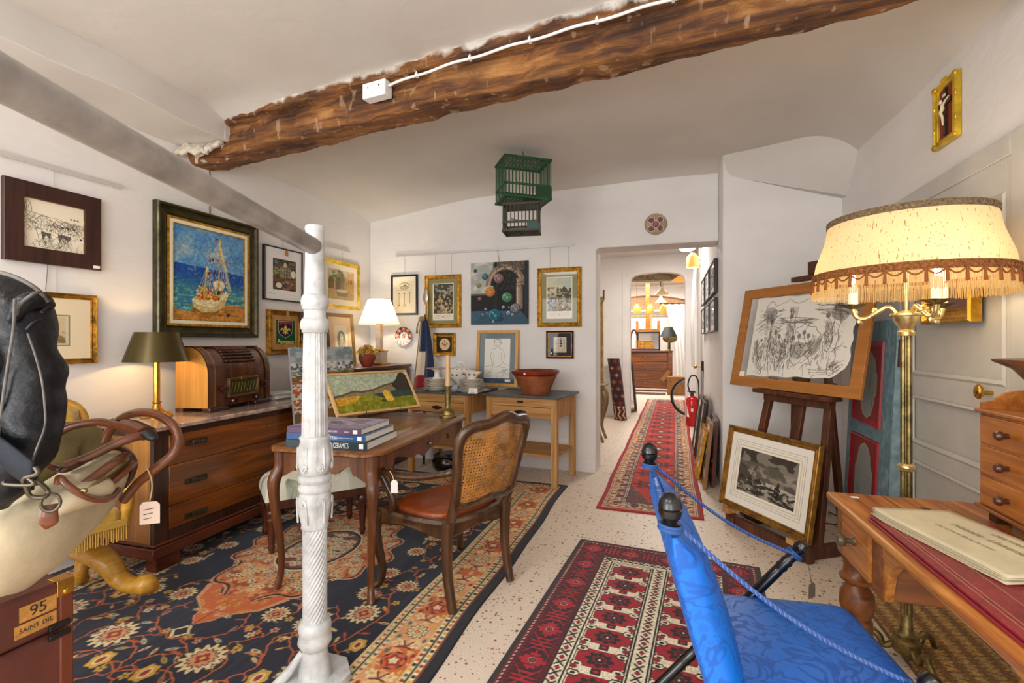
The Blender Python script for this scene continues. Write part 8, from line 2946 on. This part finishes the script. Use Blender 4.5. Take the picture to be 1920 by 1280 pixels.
def deckle(U, V):
 return 0.002 * np.sin(U * 9) * np.sin(V * 7)
o = canvas('sheet', A, pw, ph, t, M_PAPERART, y=-0.0105, x0=cx0, z0=0.10, shape=deckle)
for v in o.data.vertices:
 u_, q_ = (v.co.x - cx0) / pw, (v.co.z - 0.10) / ph
 e = 0.006 * math.sin(q_ * 31) * (1 if u_ > 0.5 else 0) * abs(u_ - 0.5) * 2
 c = max(0, (u_ - 0.86) / 0.14) * max(0, 1 - q_ / 0.16)
 v.co.x += e - 0.045 * c
 v.co.z += 0.05 * c + (0.004 * math.sin(u_ * 25)) * abs(q_ - 0.5) * 2 - 0.03 * (1 - u_) * (0.5 - q_) - 0.03 * u_ * (q_ - 0.6)
MB().bb(-w / 2 + 0.078, -w / 2 + 0.13, -0.012, -0.0095, 0.078, 0.115).build('caption_card', M_CARD, t)
w, h = 0.80, 0.60
t = thing('framed_print', 'sepia seascape print with cream mount in a gilt frame at the foot of the easel', 'picture', epw(-0.055, -0.035, 0.1145), RE, -0.165)
picture_frame('frame', w, h, PROF(0.045, 0.035, 'ogee'), mat('brown_gilt', '8a6224', 0.38, 0.55, var=0.3, vscale=20), t)
mount('mount', w, h, 0.043, 0.145, 0.004, 0.016, mat('cream_mount', 'efe9dc', 0.8), t)
for k, i0 in enumerate((0.092, 0.107, 0.122)):
 mount('ruled_line', w, h, i0, i0 + (0.0016 if k < 2 else 0.008), 0.012, 0.0166, mat('mount_line', ('3a3630', '8a8270', 'd8c9a4')[k], 0.8), t)
canvas('print', a_sea(), w - 0.29, h - 0.29, t, M_PRINT, y=-0.014, z0=0.145)
# painted wardrobe door leaning against the wall
pd = Art(.72, 1.48, 220, '6c8b96')
pd.grain(.22, 40, 3)
n = vnoise(pd.ny, pd.nx, (20, 70), 5, 3)
pd.fill(n > .7, '546a70', .6)
pd.fill((n < .3) & (pd.X > .58), '9fb4b8', .7)
for y0, y1, up in ((.13, .68, True), (.76, 1.38, False)):
 pd.rect(.10, y0, .565, y1, '7c1218')
 pd.rect(.115, y0 + .015, .55, y1 - .015, '9c1a20')
 pd.rect(.145, y0 + .045, .52, y1 - .045, '7a1219')
 pd.rect(.15, y0 + .05, .515, y1 - .05, '8f1a20')
 s = [(.19, .5), (.19, .22), (.215, .19), (.235, .12), (.27, .07), (.33, .05), (.39, .07), (.425, .12), (.445, .19), (.47, .22), (.47, .5)]
 L = y1 - y0
 if up:
  sh = [(x, y1 - y + .0) for x, y in s[::1]] + [(.47, y0 + .22), (.445, y0 + .19), (.425, y0 + .12), (.33, y0 + .06), (.235, y0 + .12), (.215, y0 + .19), (.19, y0 + .22)]
 else:
  sh = [(x, y0 + y) for x, y in s[1:-1]] + [(.47, y1 - .07), (.19, y1 - .07)]
 cxm, cym = .33, (y0 + y1) / 2
 pd.poly([(cxm + (x - cxm) * 1.10, cym + (y - cym) * 1.05) for x, y in sh], '5a3418')
 pd.poly([(cxm + (x - cxm) * 1.05, cym + (y - cym) * 1.025) for x, y in sh], 'c9a86a')
 pd.poly(sh, '8f918c')
 q = vnoise(pd.ny, pd.nx, (6, 50), 8, 3)
 pd.fill((q > .72) & (np.abs(pd.X - .33) < .13) & (pd.Y > y0 + .1) & (pd.Y < y1 - .1), '5a5a54', .6)
t = thing('painted_door', 'old blue wardrobe door with red panels leaning by the grey door', 'door', (1.20, 3.72, 0.003), -PI / 2, -0.045)
canvas('painted_face', pd, 0.72, 1.48, t, vcol_mat('old_door_paint', 0.55, bump=0.3, bscale=60), y=-0.001)
M_BLUEP = mat('worn_blue_paint', '5d7c88', 0.6, col2='8fa8ae', vscale=14, bump=0.3, bscale=40)
b = MB()
b.bb(-0.36, 0.36, 0.0, 0.055, 0, 1.48)
b.build('boards', M_BLUEP, t)
for y0, y1 in ((.13, .68), (.76, 1.38)):
 o = picture_frame('panel_moulding', 0.465, y1 - y0, [(0, 0), (0.004, 0.012), (0.014, 0.014), (0.022, 0.006), (0.03, 0.001)], mat('red_door_paint', '961a20', 0.45, var=0.15, vscale=14), t, board=False)
 o.location = (-0.0275, 0, 1.48 - y1)
MB().tube([(0.362, 0.02, 1.20), (0.362, 0.02, 1.36)], 0.011, 10).build('hinge', mat('rusty_iron', '4a2c1c', 0.7, 0.3), t)
# power strip on the floor
t = thing('power_strip', 'white power strip on the floor behind the seascape print', 'power strip', (1.06, 4.40, 0.0), -0.5)
MB().bb(-0.14, 0.14, -0.03, 0.03, 0, 0.045).build('housing', M_PLASTIC, t, bevel=0.006)
for k in range(4):
 MB().lathe([(0, 0), (0.02, 0), (0.02, 0.003), (0, 0.003)], 16, c=(-0.1 + 0.065 * k, 0, 0.045)).build('socket', mat('socket_grey', 'c4c4c0', 0.4), t)
b = MB()
b.tube(smooth_path([(0.14, 0, 0.02), (0.24, -0.06, 0.008), (0.27, -0.2, 0.008), (0.12, -0.30, 0.008), (0.2, -0.5, 0.008)]), 0.004, 6)
b.build('cable', M_IRON, t)
# ------------------------------------------------------------------ floor lamp
FL = Vector((0.955, 2.455, 0))
t = thing('floor_lamp', 'tall brass floor lamp with candle arms under a wide fringed cream shade', 'lamp', FL + Vector((0, 0, 0.0)), YAW)
MB().lathe([(0, 0.035), (0.045, 0.035), (0.05, 0.045), (0.05, 0.085), (0.032, 0.095), (0.036, 0.11), (0.024, 0.125), (0.02, 0.2), (0, 0.2)], 28).build('base', M_OBRASS, t)
for k in range(3):
 a = k * 2 * PI / 3 + 0.35
 d = Vector((math.cos(a), math.sin(a), 0))
 pts = smooth_path([d * 0.04 + Vector((0, 0, 0.06)), d * 0.075 + Vector((0, 0, 0.035)), d * 0.095 + Vector((0, 0, 0.07)), d * 0.125 + Vector((0, 0, 0.085)), d * 0.165 + Vector((0, 0, 0.055)), d * 0.19 + Vector((0, 0, 0.012)), d * 0.21 + Vector((0, 0, 0.016))], 6)
 MB().tube(pts, lerp_list([0.014, 0.012, 0.015, 0.014, 0.011, 0.01, 0.007], len(pts)), 10).build('scroll_foot', M_OBRASS, t)
MB().lathe([(0.0195, 0.19), (0.018, 1.385)], 64, mod=lambda a, z: 1 + 0.12 * math.cos(8 * a)).build('pole', M_OBRASS, t, ang=70)
MB().lathe([(0.019, 0.80), (0.03, 0.808), (0.032, 0.818), (0.03, 0.828), (0.019, 0.836)], 24).build('pole_collar', M_LBRASS, t)
MB().lathe([(0, 1.37), (0.03, 1.375), (0.032, 1.39), (0.022, 1.40), (0.03, 1.415), (0.042, 1.435), (0.046, 1.455), (0.056, 1.46), (0.056, 1.468), (0.04, 1.472), (0.02, 1.48), (0, 1.48)], 28).build('hub', M_LBRASS, t)
MB().tube([(0, 0, 1.47), (0, 0, 1.84)], 0.007, 10).build('stem', M_LBRASS, t)
M_CANDLE = mat('candle_sleeve', 'f7f2e8', 0.5)
for k, a in enumerate((math.radians(145), math.radians(260), math.radians(10))):
 d = Vector((math.cos(a), math.sin(a), 0))
 e = Vector((-math.sin(a), math.cos(a), 0))
 zc = 1.505
 pts = smooth_path([d * 0.03 + Vector((0, 0, 1.465)), d * 0.06 + Vector((0, 0, 1.497)), d * 0.10 + Vector((0, 0, 1.475)), d * 0.14 + Vector((0, 0, 1.45)), d * 0.172 + Vector((0, 0, 1.457)), d * 0.185 + Vector((0, 0, 1.50))], 6)
 arm = MB().tube(pts, lerp_list([0.008, 0.009, 0.008, 0.009, 0.009, 0.012], len(pts)), 8).build('arm', M_LBRASS, t)
 for f, s in ((0.45, 1), (0.7, -1), (0.85, 1)):
  p = pts[int(f * (len(pts) - 1))]
  MB().ball(p + Vector((0, 0, 0.012 * s)), (0.013, 0.006, 0.016), 8, 6).build('leaf', M_LBRASS, arm)
 c = d * 0.185 + Vector((0, 0, zc))
 b = MB()
 b.lathe([(0.012, -0.012), (0.03, 0.0), (0.046, 0.008), (0.04, 0.008), (0, 0.003)], 40, c=c, mod=lambda a_, z: 1 + (0.28 * math.cos(5 * a_) if z > -0.005 else 0))
 b.build('drip_pan', M_OBRASS, arm)
 MB().lathe([(0, 0.002), (0.0185, 0.002), (0.0185, 0.095), (0, 0.097)], 16, c=c).build('candle_sleeve', M_CANDLE, arm)
 MB().ball(c + Vector((0, 0, 0.125)), (0.012, 0.012, 0.028), 10, 8).build('bulb', mat('flame_bulb', 'fff0d0', 0.3, emit='ffe2b0', es=16), arm)
 w = t.matrix_basis @ (c + Vector((0, 0, 0.125)))
 point_light('floor_lamp_light', w, 2.0, (1.0, 0.80, 0.52), 0.075)
def slub_shade():
 m, nt, bs_, tr = shade_material('cream_silk_shade', 'ecd2a6', 0.45)
 n = _node(nt, 'ShaderNodeTexNoise', Scale=1.0, Detail=2.0)
 nt.links.new(_coords(nt, (210, 210, 9), rot=(0.0, 0.38, 0.0)), n.inputs['Vector'])
 c = _ramp(nt, n.outputs['Fac'], [(0.64, hexc('efd7ac')), (0.68, hexc('a8834a'))])
 nt.links.new(c, bs_.inputs['Base Color'])
 nt.links.new(c, tr.inputs['Color'])
 return m
ZB, ZT, RB, RT = 1.63, 1.865, 0.335, 0.278
sh = MB()
sh.lathe([(RB, ZB), (RB - 0.01, ZB + 0.06), (RT + 0.015, ZT - 0.08), (RT, ZT)], 96, cap=False)
so = sh.build('lamp_shade', slub_shade(), t, ang=60)
M_BRAID = mat('brown_braid', '8a5426', 0.8, var=0.3, vscale=120, bump=0.6, bscale=160)
M_BRAID2 = mat('grey_braid', '7a664a', 0.8, var=0.3, vscale=120, bump=0.6, bscale=160)
for r, z, m in ((RT, ZT, M_BRAID2), (RB, ZB, M_BRAID)):
 b = MB()
 hh = 0.014 if m is M_BRAID2 else 0.016
 b.lathe([(r - 0.003, z - hh), (r + 0.003, z - hh), (r + 0.004, z), (r + 0.002, z + hh), (r - 0.004, z + hh)], 96, cap=False)
 for ph_ in (0, PI):
  b.tube([(r_q * math.cos(a), r_q * math.sin(a), z + hh * 0.8 * math.sin(a * 44 + ph_)) for a, r_q in [(q, r + 0.005) for q in np.linspace(0, 2 * PI, 360, endpoint=False)]], 0.0018, 4, closed=True)
 b.build('braid', m, so)
M_FRG = shade_material('cream_fringe', 'ead39c', 0.5)[0]
rr_ = random.Random(5)
b = MB()
for k in range(620):
 a = 2 * PI * k / 620 + rr_.uniform(-.003, .003)
 r0, r1 = RB - 0.002, RB + 0.004 + rr_.uniform(-.004, .004)
 l = 0.074 + rr_.uniform(-.006, .004)
 b.tube([(r0 * math.cos(a), r0 * math.sin(a), ZB - 0.015), (r1 * math.cos(a), r1 * math.sin(a), ZB - 0.015 - l)], 0.0013, 3)
fo = b.build('fringe', M_FRG, so, flat=True)
fo['kind'] = 'stuff'
NT = 36
M_TASS = mat('brown_tassel', '8f4f1c', 0.8)
for k in range(NT):
 a0 = 2 * PI * k / NT
 r = RB + 0.005
 MB().tube([(r * math.cos(a0), r * math.sin(a0), ZB - 0.012), ((r + .003) * math.cos(a0), (r + .003) * math.sin(a0), ZB - 0.062)], [0.004, 0.006], 6).build('tassel', M_TASS, so)
 pts = []
 for j in range(9):
  f = j / 8
  a = a0 + f * 2 * PI / NT
  pts.append((r * math.cos(a), r * math.sin(a), ZB - 0.014 - 0.020 * math.sin(PI * f)))
 MB().tube(pts, 0.003, 5).build('swag_cord', M_TASS, so)
# ------------------------------------------------------------------ desk
DZ = 0.752
t = thing('pine_desk', 'old waxed pine kneehole desk with turned legs along the right wall', 'desk', (0.607, 2.205, 0), 0.032)
DX, DY = 0.70, -1.47
b = MB()
b.bb(-0.012, DX, DY, 0.012, DZ - 0.028, DZ)
tp = b.build('top', M_DPINE, t, bevel=0.008)
for k in range(1, 4):
 MB().bb(DX * k / 4 - 0.0012, DX * k / 4 + 0.0012, DY + 0.01, 0.0, DZ - 0.001, DZ + 0.0004).build('board_joint', M_DWOOD, tp)
MB().ball((0.26, -0.12, DZ - 0.001), (0.022, 0.014, 0.0018), 12, 6).build('knot', mat('knot_wood', '3c1c0c', 0.5), tp)
MB().bb(0.055, 0.08, -0.055, -0.037, DZ, DZ + 0.001).build('price_sticker', M_CARD, tp)
for y0, y1 in ((-0.40, -0.01), (DY + 0.02, DY + 0.40)):
 b = MB()
 b.bb(0.02, DX - 0.02, y0, y1, 0.53, DZ - 0.028)
 pb = b.build('drawer_case', M_DPINEX, t, bevel=0.006)
 b = MB()
 b.bb(0.010, 0.022, y0 + 0.075, y1 - 0.085, 0.55, DZ - 0.04)
 d = b.build('drawer', M_DPINE, pb, bevel=0.002)
 T = Matrix.Translation((0.011, (y0 + y1) / 2 + 0.0, 0.64)) @ Matrix.Rotation(-PI / 2, 4, 'Y')
 MB().lathe([(0, 0), (0.018, 0), (0.016, 0.006), (0.009, 0.012), (0.01, 0.026), (0.02, 0.032), (0.023, 0.042), (0.018, 0.053), (0, 0.056)], 20, M=T).build('knob', mat('turned_knob', '5a4a34', 0.4, coat=0.2), d)
# kneehole rail with shaped ends
poly = []
n = 30
for i in range(n + 1):
 f = i / n
 y = -0.40 + (DY + 0.80) * f
 q = min(f, 1 - f) * abs(DY + 0.80)
 z = 0.56 + 0.13 * min(1, q / 0.10) ** 0.5 if q > 0.02 else 0.53
 poly.append((y, z))
poly = poly + [(DY + 0.40, DZ - 0.028), (-0.40, DZ - 0.028)]
MB().prism(poly, -0.05, -0.025, Matrix.Rotation(PI / 2, 4, 'Z')).build('kneehole_rail', M_DPINE, t)
MB().bb(DX - 0.06, DX - 0.03, DY + 0.40, -0.40, 0.48, 0.66).build('back_rail', M_DWOOD, t)
for sx in (0.065, DX - 0.065):
 for sy in (-0.075, DY + 0.085):
  MB().lathe([(0, 0), (0.03, 0), (0.034, 0.03), (0.05, 0.07), (0.05, 0.30), (0.04, 0.312), (0.05, 0.325), (0.058, 0.36), (0.055, 0.40), (0.04, 0.425), (0.034, 0.435), (0.055, 0.45), (0.058, 0.462), (0.046, 0.475), (0.043, 0.5), (0.05, 0.53), (0, 0.53)], 28, c=(sx, sy, 0)).build('leg', M_DPINEX, t, ang=50)
t = thing('desk_blotter', 'large red leather blotter of two boards lying on the pine desk', 'blotter', (0.632, 1.90, DZ + 0.0005), 0.032)
M_REDL = mat('red_leather', '82262a', 0.4, var=0.18, vscale=30, bump=0.4, bscale=220)
for k, (x0, x1, y0, z0) in enumerate(((0.0, 0.35, -0.72, 0.0), (0.004, 0.345, -0.71, 0.010))):
 b = MB()
 b.bb(x0, x1, y0, 0.0, z0, z0 + 0.008)
 b.build('board', M_REDL if k else mat('red_edge', '8a2230', 0.4), t, bevel=0.002)
for i0 in (0.02, 0.032, 0.085):
 b = MB()
 x0, x1, y0, y1 = 0.004 + i0, 0.345 - i0, -0.71 + i0, -i0
 for p, q in (((x0, y0), (x1, y0)), ((x1, y0), (x1, y1)), ((x1, y1), (x0, y1)), ((x0, y1), (x0, y0))):
  b.bar((p[0], p[1], 0.0185), (q[0], q[1], 0.0185), 0.003, 0.0012)
 b.build('tooled_line', mat('tooling', 'a86a58', 0.5), t)
t = thing('paper_bundle', 'old yellowed manuscript bundle with handwritten title on the red blotter', 'papers', (0.82, 1.70, DZ + 0.0195), 0.27)
M_OLDP = mat('old_paper', 'cbbf9e', 0.85, var=0.05, vscale=8)
rr_ = random.Random(6)
for k in range(6):
 b = MB()
 hw, hl = 0.125 + rr_.uniform(-.004, .004), 0.225 + rr_.uniform(-.006, .006)
 zk = 0.0038 * k
 b.surf(lambda u, v: (-hw + 2 * hw * u, hl - 2 * hl * v, zk + 0.0012 + 0.006 * max(0, v - 0.75) * 4 * (0.3 + 0.7 * math.sin(3 * u + k)) + 0.008 * max(0, 0.12 - v) * 8 * (1 - u)), 12, 24)
 b.build('sheet', M_OLDP if k == 5 else mat('sheet_edge', 'c0b290', 0.85), t, solid=0.0022)
zt = 0.0232
TXM = Matrix.Rotation(-PI / 2, 4, 'Z')
for txt, sz, x, y, sx in (('OEUVRES', 0.02, 0.075, -0.02, 1.2), ('Histoire  Universelle', 0.032, 0.03, -0.02, 0.92), ('avec cartes et figures au cours', 0.014, -0.02, 0.01, 1.1)):
 text_obj(txt, sz, 'handwriting', mat('sepia_ink', '8c7d60', 0.8), t, Matrix.Translation((x, y, zt)) @ TXM, 0.0002, shear=0.3, sx=sx)
# little chest of drawers on the desk
t = thing('desk_organiser', 'small pine three drawer cabinet with scrolled gallery standing on the desk', 'cabinet', (1.0, 1.885, DZ + 0.0005), -PI / 2)
hw = 0.155
M_AMBER = wood('amber_pine', '7c4012', 'c67c30', 'x', 0.38, 0.9, coat=0.25)
b = MB()
b.bb(-hw, hw, 0.0, 0.27, 0.045, 0.36)
b.build('body', M_AMBER, t, bevel=0.004)
for z0 in (0.36, 0.04):
 MB().bb(-hw - 0.008, hw + 0.008, -0.012, 0.27, z0, z0 + 0.012).build('moulding', M_AMBER, t, bevel=0.003)
for k in range(3):
 z0 = 0.056 + 0.101 * k
 b = MB()
 b.bb(-hw + 0.012, hw - 0.012, -0.006, 0.01, z0, z0 + 0.094)
 d = b.build('drawer', M_AMBER, t, bevel=0.003)
 T = Matrix.Translation((0.0, -0.006, z0 + 0.047)) @ Matrix.Rotation(PI / 2, 4, 'X')
 MB().lathe([(0, 0), (0.008, 0), (0.008, 0.012), (0.014, 0.018), (0.015, 0.026), (0.01, 0.034), (0, 0.035)], 18, M=T).build('knob', mat('dark_knob', '4a2614', 0.3, coat=0.3), d)
gal = [(-hw, 0.372), (-hw, 0.40), (-hw + 0.03, 0.41), (-hw + 0.05, 0.435), (hw - 0.05, 0.435), (hw - 0.03, 0.41), (hw, 0.40), (hw, 0.372)]
MB().prism(gal, 0.25, 0.265, None).build('gallery_back', M_AMBER, t)
for s in (-1, 1):
 sp = [(0.0, 0.372), (0.0, 0.392), (0.03, 0.40), (0.06, 0.425), (0.10, 0.435), (0.25, 0.435), (0.25, 0.372)]
 MB().prism(sp, -0.006, 0.006, Matrix.Translation((s * (hw - 0.006), 0, 0)) @ Matrix.Rotation(PI / 2, 4, 'Z')).build('gallery_side', M_AMBER, t)
 MB().prism([(-0.01, 0.0), (0.05, 0.0), (0.05, 0.045), (-0.01, 0.045)], -0.01, 0.012, Matrix.Translation((s * (hw - 0.03), 0.2, 0)) @ Matrix.Rotation(PI / 2, 4, 'Z')).build('bracket_foot', M_DWOOD, t)
 MB().bb(s * (hw - 0.03) - 0.02, s * (hw - 0.03) + 0.02, 0.02, 0.06, 0.0, 0.045).build('bracket_foot', M_DWOOD, t)
t = thing('wooden_bowl', 'dark carved wooden bowl resting on top of the desk cabinet', 'bowl', (1.15, 1.93, DZ + 0.375))
M_BOWL = wood('bowl_wood', '4a2614', '8a5a34', 'x', 0.3, 0.9, coat=0.4)
MB().lathe([(0, 0), (0.04, 0), (0.045, 0.01), (0.05, 0.03), (0.075, 0.09), (0.11, 0.135), (0.155, 0.158), (0.158, 0.166), (0.15, 0.166), (0.09, 0.13), (0, 0.06)], 40).build('body', M_BOWL, t)
o = thing('wooden_dish', 'round dark wooden dish standing upright in the carved bowl', 'dish', (1.17, 1.885, DZ + 0.375 + 0.132), -0.9, 0)
T = Matrix.Translation((0, 0, 0.095)) @ Matrix.Rotation(PI / 2 + 0.2, 4, 'X')
MB().lathe([(0, 0), (0.06, 0), (0.09, 0.012), (0.098, 0.018), (0.094, 0.02), (0.06, 0.008), (0, 0.008)], 36, M=T).build('body', M_BOWL, o)
b = MB()
b.tube([(-0.02, -0.36, 1.125), (-0.06, -0.36, 1.125)], 0.01, 10).ball((-0.07, -0.36, 1.13), (0.016, 0.024, 0.033), 14, 10)
b.build('door_knob', M_BRASS, bpy.data.objects['door_1'])
# ------------------------------------------------------------------ blue chair
def damask():
 m, nt, b = _new('blue_damask')
 v = _coords(nt, (1, 1, 1))
 n1 = _node(nt, 'ShaderNodeTexNoise', Scale=7.0, Detail=2.5, Distortion=2.2)
 nt.links.new(v, n1.inputs['Vector'])
 n2 = _node(nt, 'ShaderNodeTexNoise', Scale=26.0, Detail=1.0, Distortion=2.0)
 nt.links.new(v, n2.inputs['Vector'])
 f1 = _ramp(nt, n1.outputs['Fac'], [(0.44, (0, 0, 0)), (0.46, (0.9, 0.9, 0.9)), (0.50, (0.9, 0.9, 0.9)), (0.52, (0, 0, 0))])
 f2 = _ramp(nt, n2.outputs['Fac'], [(0.50, (0, 0, 0)), (0.52, (0.7, 0.7, 0.7))])
 mu = _node(nt, 'ShaderNodeMixRGB', blend_type='LIGHTEN')
 mu.inputs[0].default_value = 1.0
 nt.links.new(f1, mu.inputs[1])
 gate = _ramp(nt, n1.outputs['Fac'], [(0.55, (0, 0, 0)), (0.57, (1, 1, 1))])
 mm = _node(nt, 'ShaderNodeMixRGB', blend_type='MULTIPLY')
 mm.inputs[0].default_value = 1.0
 nt.links.new(f2, mm.inputs[1])
 nt.links.new(gate, mm.inputs[2])
 nt.links.new(mm.outputs[0], mu.inputs[2])
 mx = _node(nt, 'ShaderNodeMixRGB')
 nt.links.new(mu.outputs[0], mx.inputs[0])
 mx.inputs[1].default_value = tuple(lin(hexc('0a6cd2'))) + (1,)
 mx.inputs[2].default_value = tuple(lin(hexc('0850aa'))) + (1,)
 nt.links.new(mx.outputs[0], b.inputs['Base Color'])
 rg = _node(nt, 'ShaderNodeMapRange')
 nt.links.new(mu.outputs[0], rg.inputs['Value'])
 rg.inputs['To Min'].default_value = 0.38
 rg.inputs['To Max'].default_value = 0.6
 nt.links.new(rg.outputs[0], b.inputs['Roughness'])
 return m
M_BLUE = damask()
BO = Vector((0.0, 1.40, 0.0105))
t = thing('folding_chair', 'blue damask folding chair with black lacquered crossed legs and rope arms', 'chair', BO, 0.12)
hwid = 0.275
def bk(y, z, o=0.0):
 """back: top is furthest from the seat; local +X is the chair's front"""
 q = (0.95 - z)
 return (-0.035 + 0.22 * q + 0.12 * q * q + o, y, z)
def back_fn(u, v):
 a = 2 * PI * u
 yy, th = math.cos(a), math.sin(a)
 y = (abs(yy) ** 0.35) * (1 if yy > 0 else -1) * (hwid + 0.018)
 z = 0.44 + 0.47 * v
 bul = 0.058 + 0.035 * math.sin(PI * v) * max(0.0, 1 - (y / (hwid + 0.02)) ** 2) ** 0.5 if th > 0 else 0.022
 e = min(1, 8 * v, 8 * (1 - v)) ** 0.5 if 0 < v < 1 else 0.25
 p = bk(y, z)
 return (p[0] + (abs(th) ** 0.5) * (1 if th > 0 else -1) * bul * e, p[1] * (0.985 + 0.015 * e), p[2] + 0.012 * math.sin(PI * (y / hwid + 1) / 2) * (1 if v > 0.9 else 0))
b = MB()
b.surf(back_fn, 48, 24, closed_u=True)
n = 48
b.f.append(tuple(23 * n + k for k in range(n)))
b.f.append(tuple(reversed(range(n))))
b.build('backrest', M_BLUE, t, ang=60)
def seat_fn(u, v):
 x = 0.10 + 0.49 * u
 y = -0.30 + 0.64 * v
 e = (1 - abs(2 * u - 1) ** 10) * (1 - abs(2 * v - 1) ** 10)
 return (x, y, 0.465 + 0.045 * e ** 0.5 + 0.012 * math.sin(PI * u) * math.sin(PI * v))
b = MB()
b.surf(seat_fn, 30, 30)
b.bb(0.10, 0.59, -0.30, 0.34, 0.45, 0.466)
b.build('seat', M_BLUE, t, ang=50)
b = MB()
b.tube([(0.095, -0.305, 0.458), (0.595, -0.305, 0.458), (0.595, 0.345, 0.458), (0.095, 0.345, 0.458)], 0.013, 8, closed=True)
b.build('seat_edge', M_BLACK, t)
M_ROPE1 = mat('blue_rope', '27508f', 0.7)
M_ROPE2 = mat('lilac_strand', '5f70ac', 0.7)
def bamboo(name, p0, p1, r, parent, rings=(0.25, 0.5, 0.75), knob=True):
 p0, p1 = Vector(p0), Vector(p1)
 d = p1 - p0
 L = d.length
 q = d.to_track_quat('Z', 'Y').to_matrix().to_4x4()
 prof = [(0, 0), (r, 0.0)]
 for f in rings:
  z = f * L
  prof += [(r, z - 0.03), (r * 0.92, z - 0.022), (r * 1.12, z - 0.012), (r * 0.95, z), (r * 1.12, z + 0.012), (r * 0.92, z + 0.022), (r, z + 0.03)]
 if knob:
  prof += [(r, L - 0.045), (r * 0.85, L - 0.036), (r * 1.2, L - 0.026), (r * 1.3, L - 0.014), (r * 1.15, L - 0.002), (r * 0.6, L + 0.003), (0, L + 0.004)]
 else:
  prof += [(r, L), (0, L)]
 return MB().lathe(prof, 20, M=Matrix.Translation(p0) @ q).build(name, M_BLACK, parent)
for s in (-1, 1):
 y = s * (hwid - 0.005)
 ye = 0.315 if s > 0 else -0.29
 tipp = Vector((0.455, ye, 0.685)) if s > 0 else Vector((0.475, ye, 0.668))
 bamboo('crossed_leg', (-0.14, ye, 0.0), tipp, 0.017, t, (0.4, 0.72, 0.9))
 top = Vector(bk(y, 0.93))
 bamboo('back_post', (0.37, y * 0.97, 0.0), bk(y * 0.98, 0.47, 0.005), 0.0165, t, (0.35, 0.7), knob=False)
 MB().lathe([(0.02, 0.0), (0.022, 0.006), (0.016, 0.010), (0.017, 0.014), (0.023, 0.018), (0.026, 0.03), (0.0265, 0.036), (0.024, 0.038), (0.0265, 0.041), (0.025, 0.05), (0.02, 0.062), (0.012, 0.07), (0, 0.073)], 24, c=top).build('finial', M_BLACK, t)
 # twisted rope from finial to post tip
 a0 = top + Vector((0.018, 0, -0.002))
 a1 = tipp + Vector((-0.028, -0.02 * s, -0.03))
 for ph_, m, nm in ((0, M_ROPE1, 'rope'), (PI, M_ROPE1, 'rope'), (PI / 2, M_ROPE2, 'rope_strand'), (3 * PI / 2, M_ROPE2, 'rope_strand')):
  pts = []
  N = 150
  dirr = (a1 - a0).normalized()
  e1, e2 = frame_from(dirr)
  for i in range(N):
   f = i / (N - 1)
   p = a0 + (a1 - a0) * f + Vector((0, 0, -0.035 * math.sin(PI * f)))
   an = f * 2 * PI * 24 + ph_
   pts.append(p + e1 * (0.003 * math.cos(an)) + e2 * (0.003 * math.sin(an)))
  MB().tube(pts, 0.003 if nm == 'rope' else 0.0021, 5).build(nm, m, t)
 for cpt, rr, ax in ((top + Vector((0, 0, -0.004)), 0.024, Vector((0.1, 0, 1))), (tipp - (tipp - Vector((-0.14, ye, 0))).normalized() * 0.045, 0.022, tipp - Vector((-0.14, ye, 0)))):
  e1, e2 = frame_from(ax)
  for j in range(2):
   MB().tube([cpt + ax.normalized() * (0.008 * j - 0.004) + e1 * (rr * math.cos(a)) + e2 * (rr * math.sin(a)) for a in np.linspace(0, 2 * PI, 20, endpoint=False)], 0.0045, 6, closed=True).build('rope_knot', M_ROPE1, t)
 if s > 0:
  p = tipp + Vector((0.005, -0.02, -0.06))
  T = Matrix.Translation(p + Vector((0.01, 0, -0.07))) @ Matrix.Rotation(YAW + 0.5 - 0.12, 4, 'Z')
  b = MB()
  b.prism([(-0.017, -0.03), (0.017, -0.03), (0.017, 0.008), (0.009, 0.016), (-0.009, 0.016), (-0.017, 0.008)], -0.0008, 0.0008, T)
  b.tube([p, p + Vector((0.006, 0, -0.03)), T @ Vector((0, 0, 0.012))], 0.0012, 5)
  b.build('price_tag', mat('brown_tag', '6b5a44', 0.8), t)
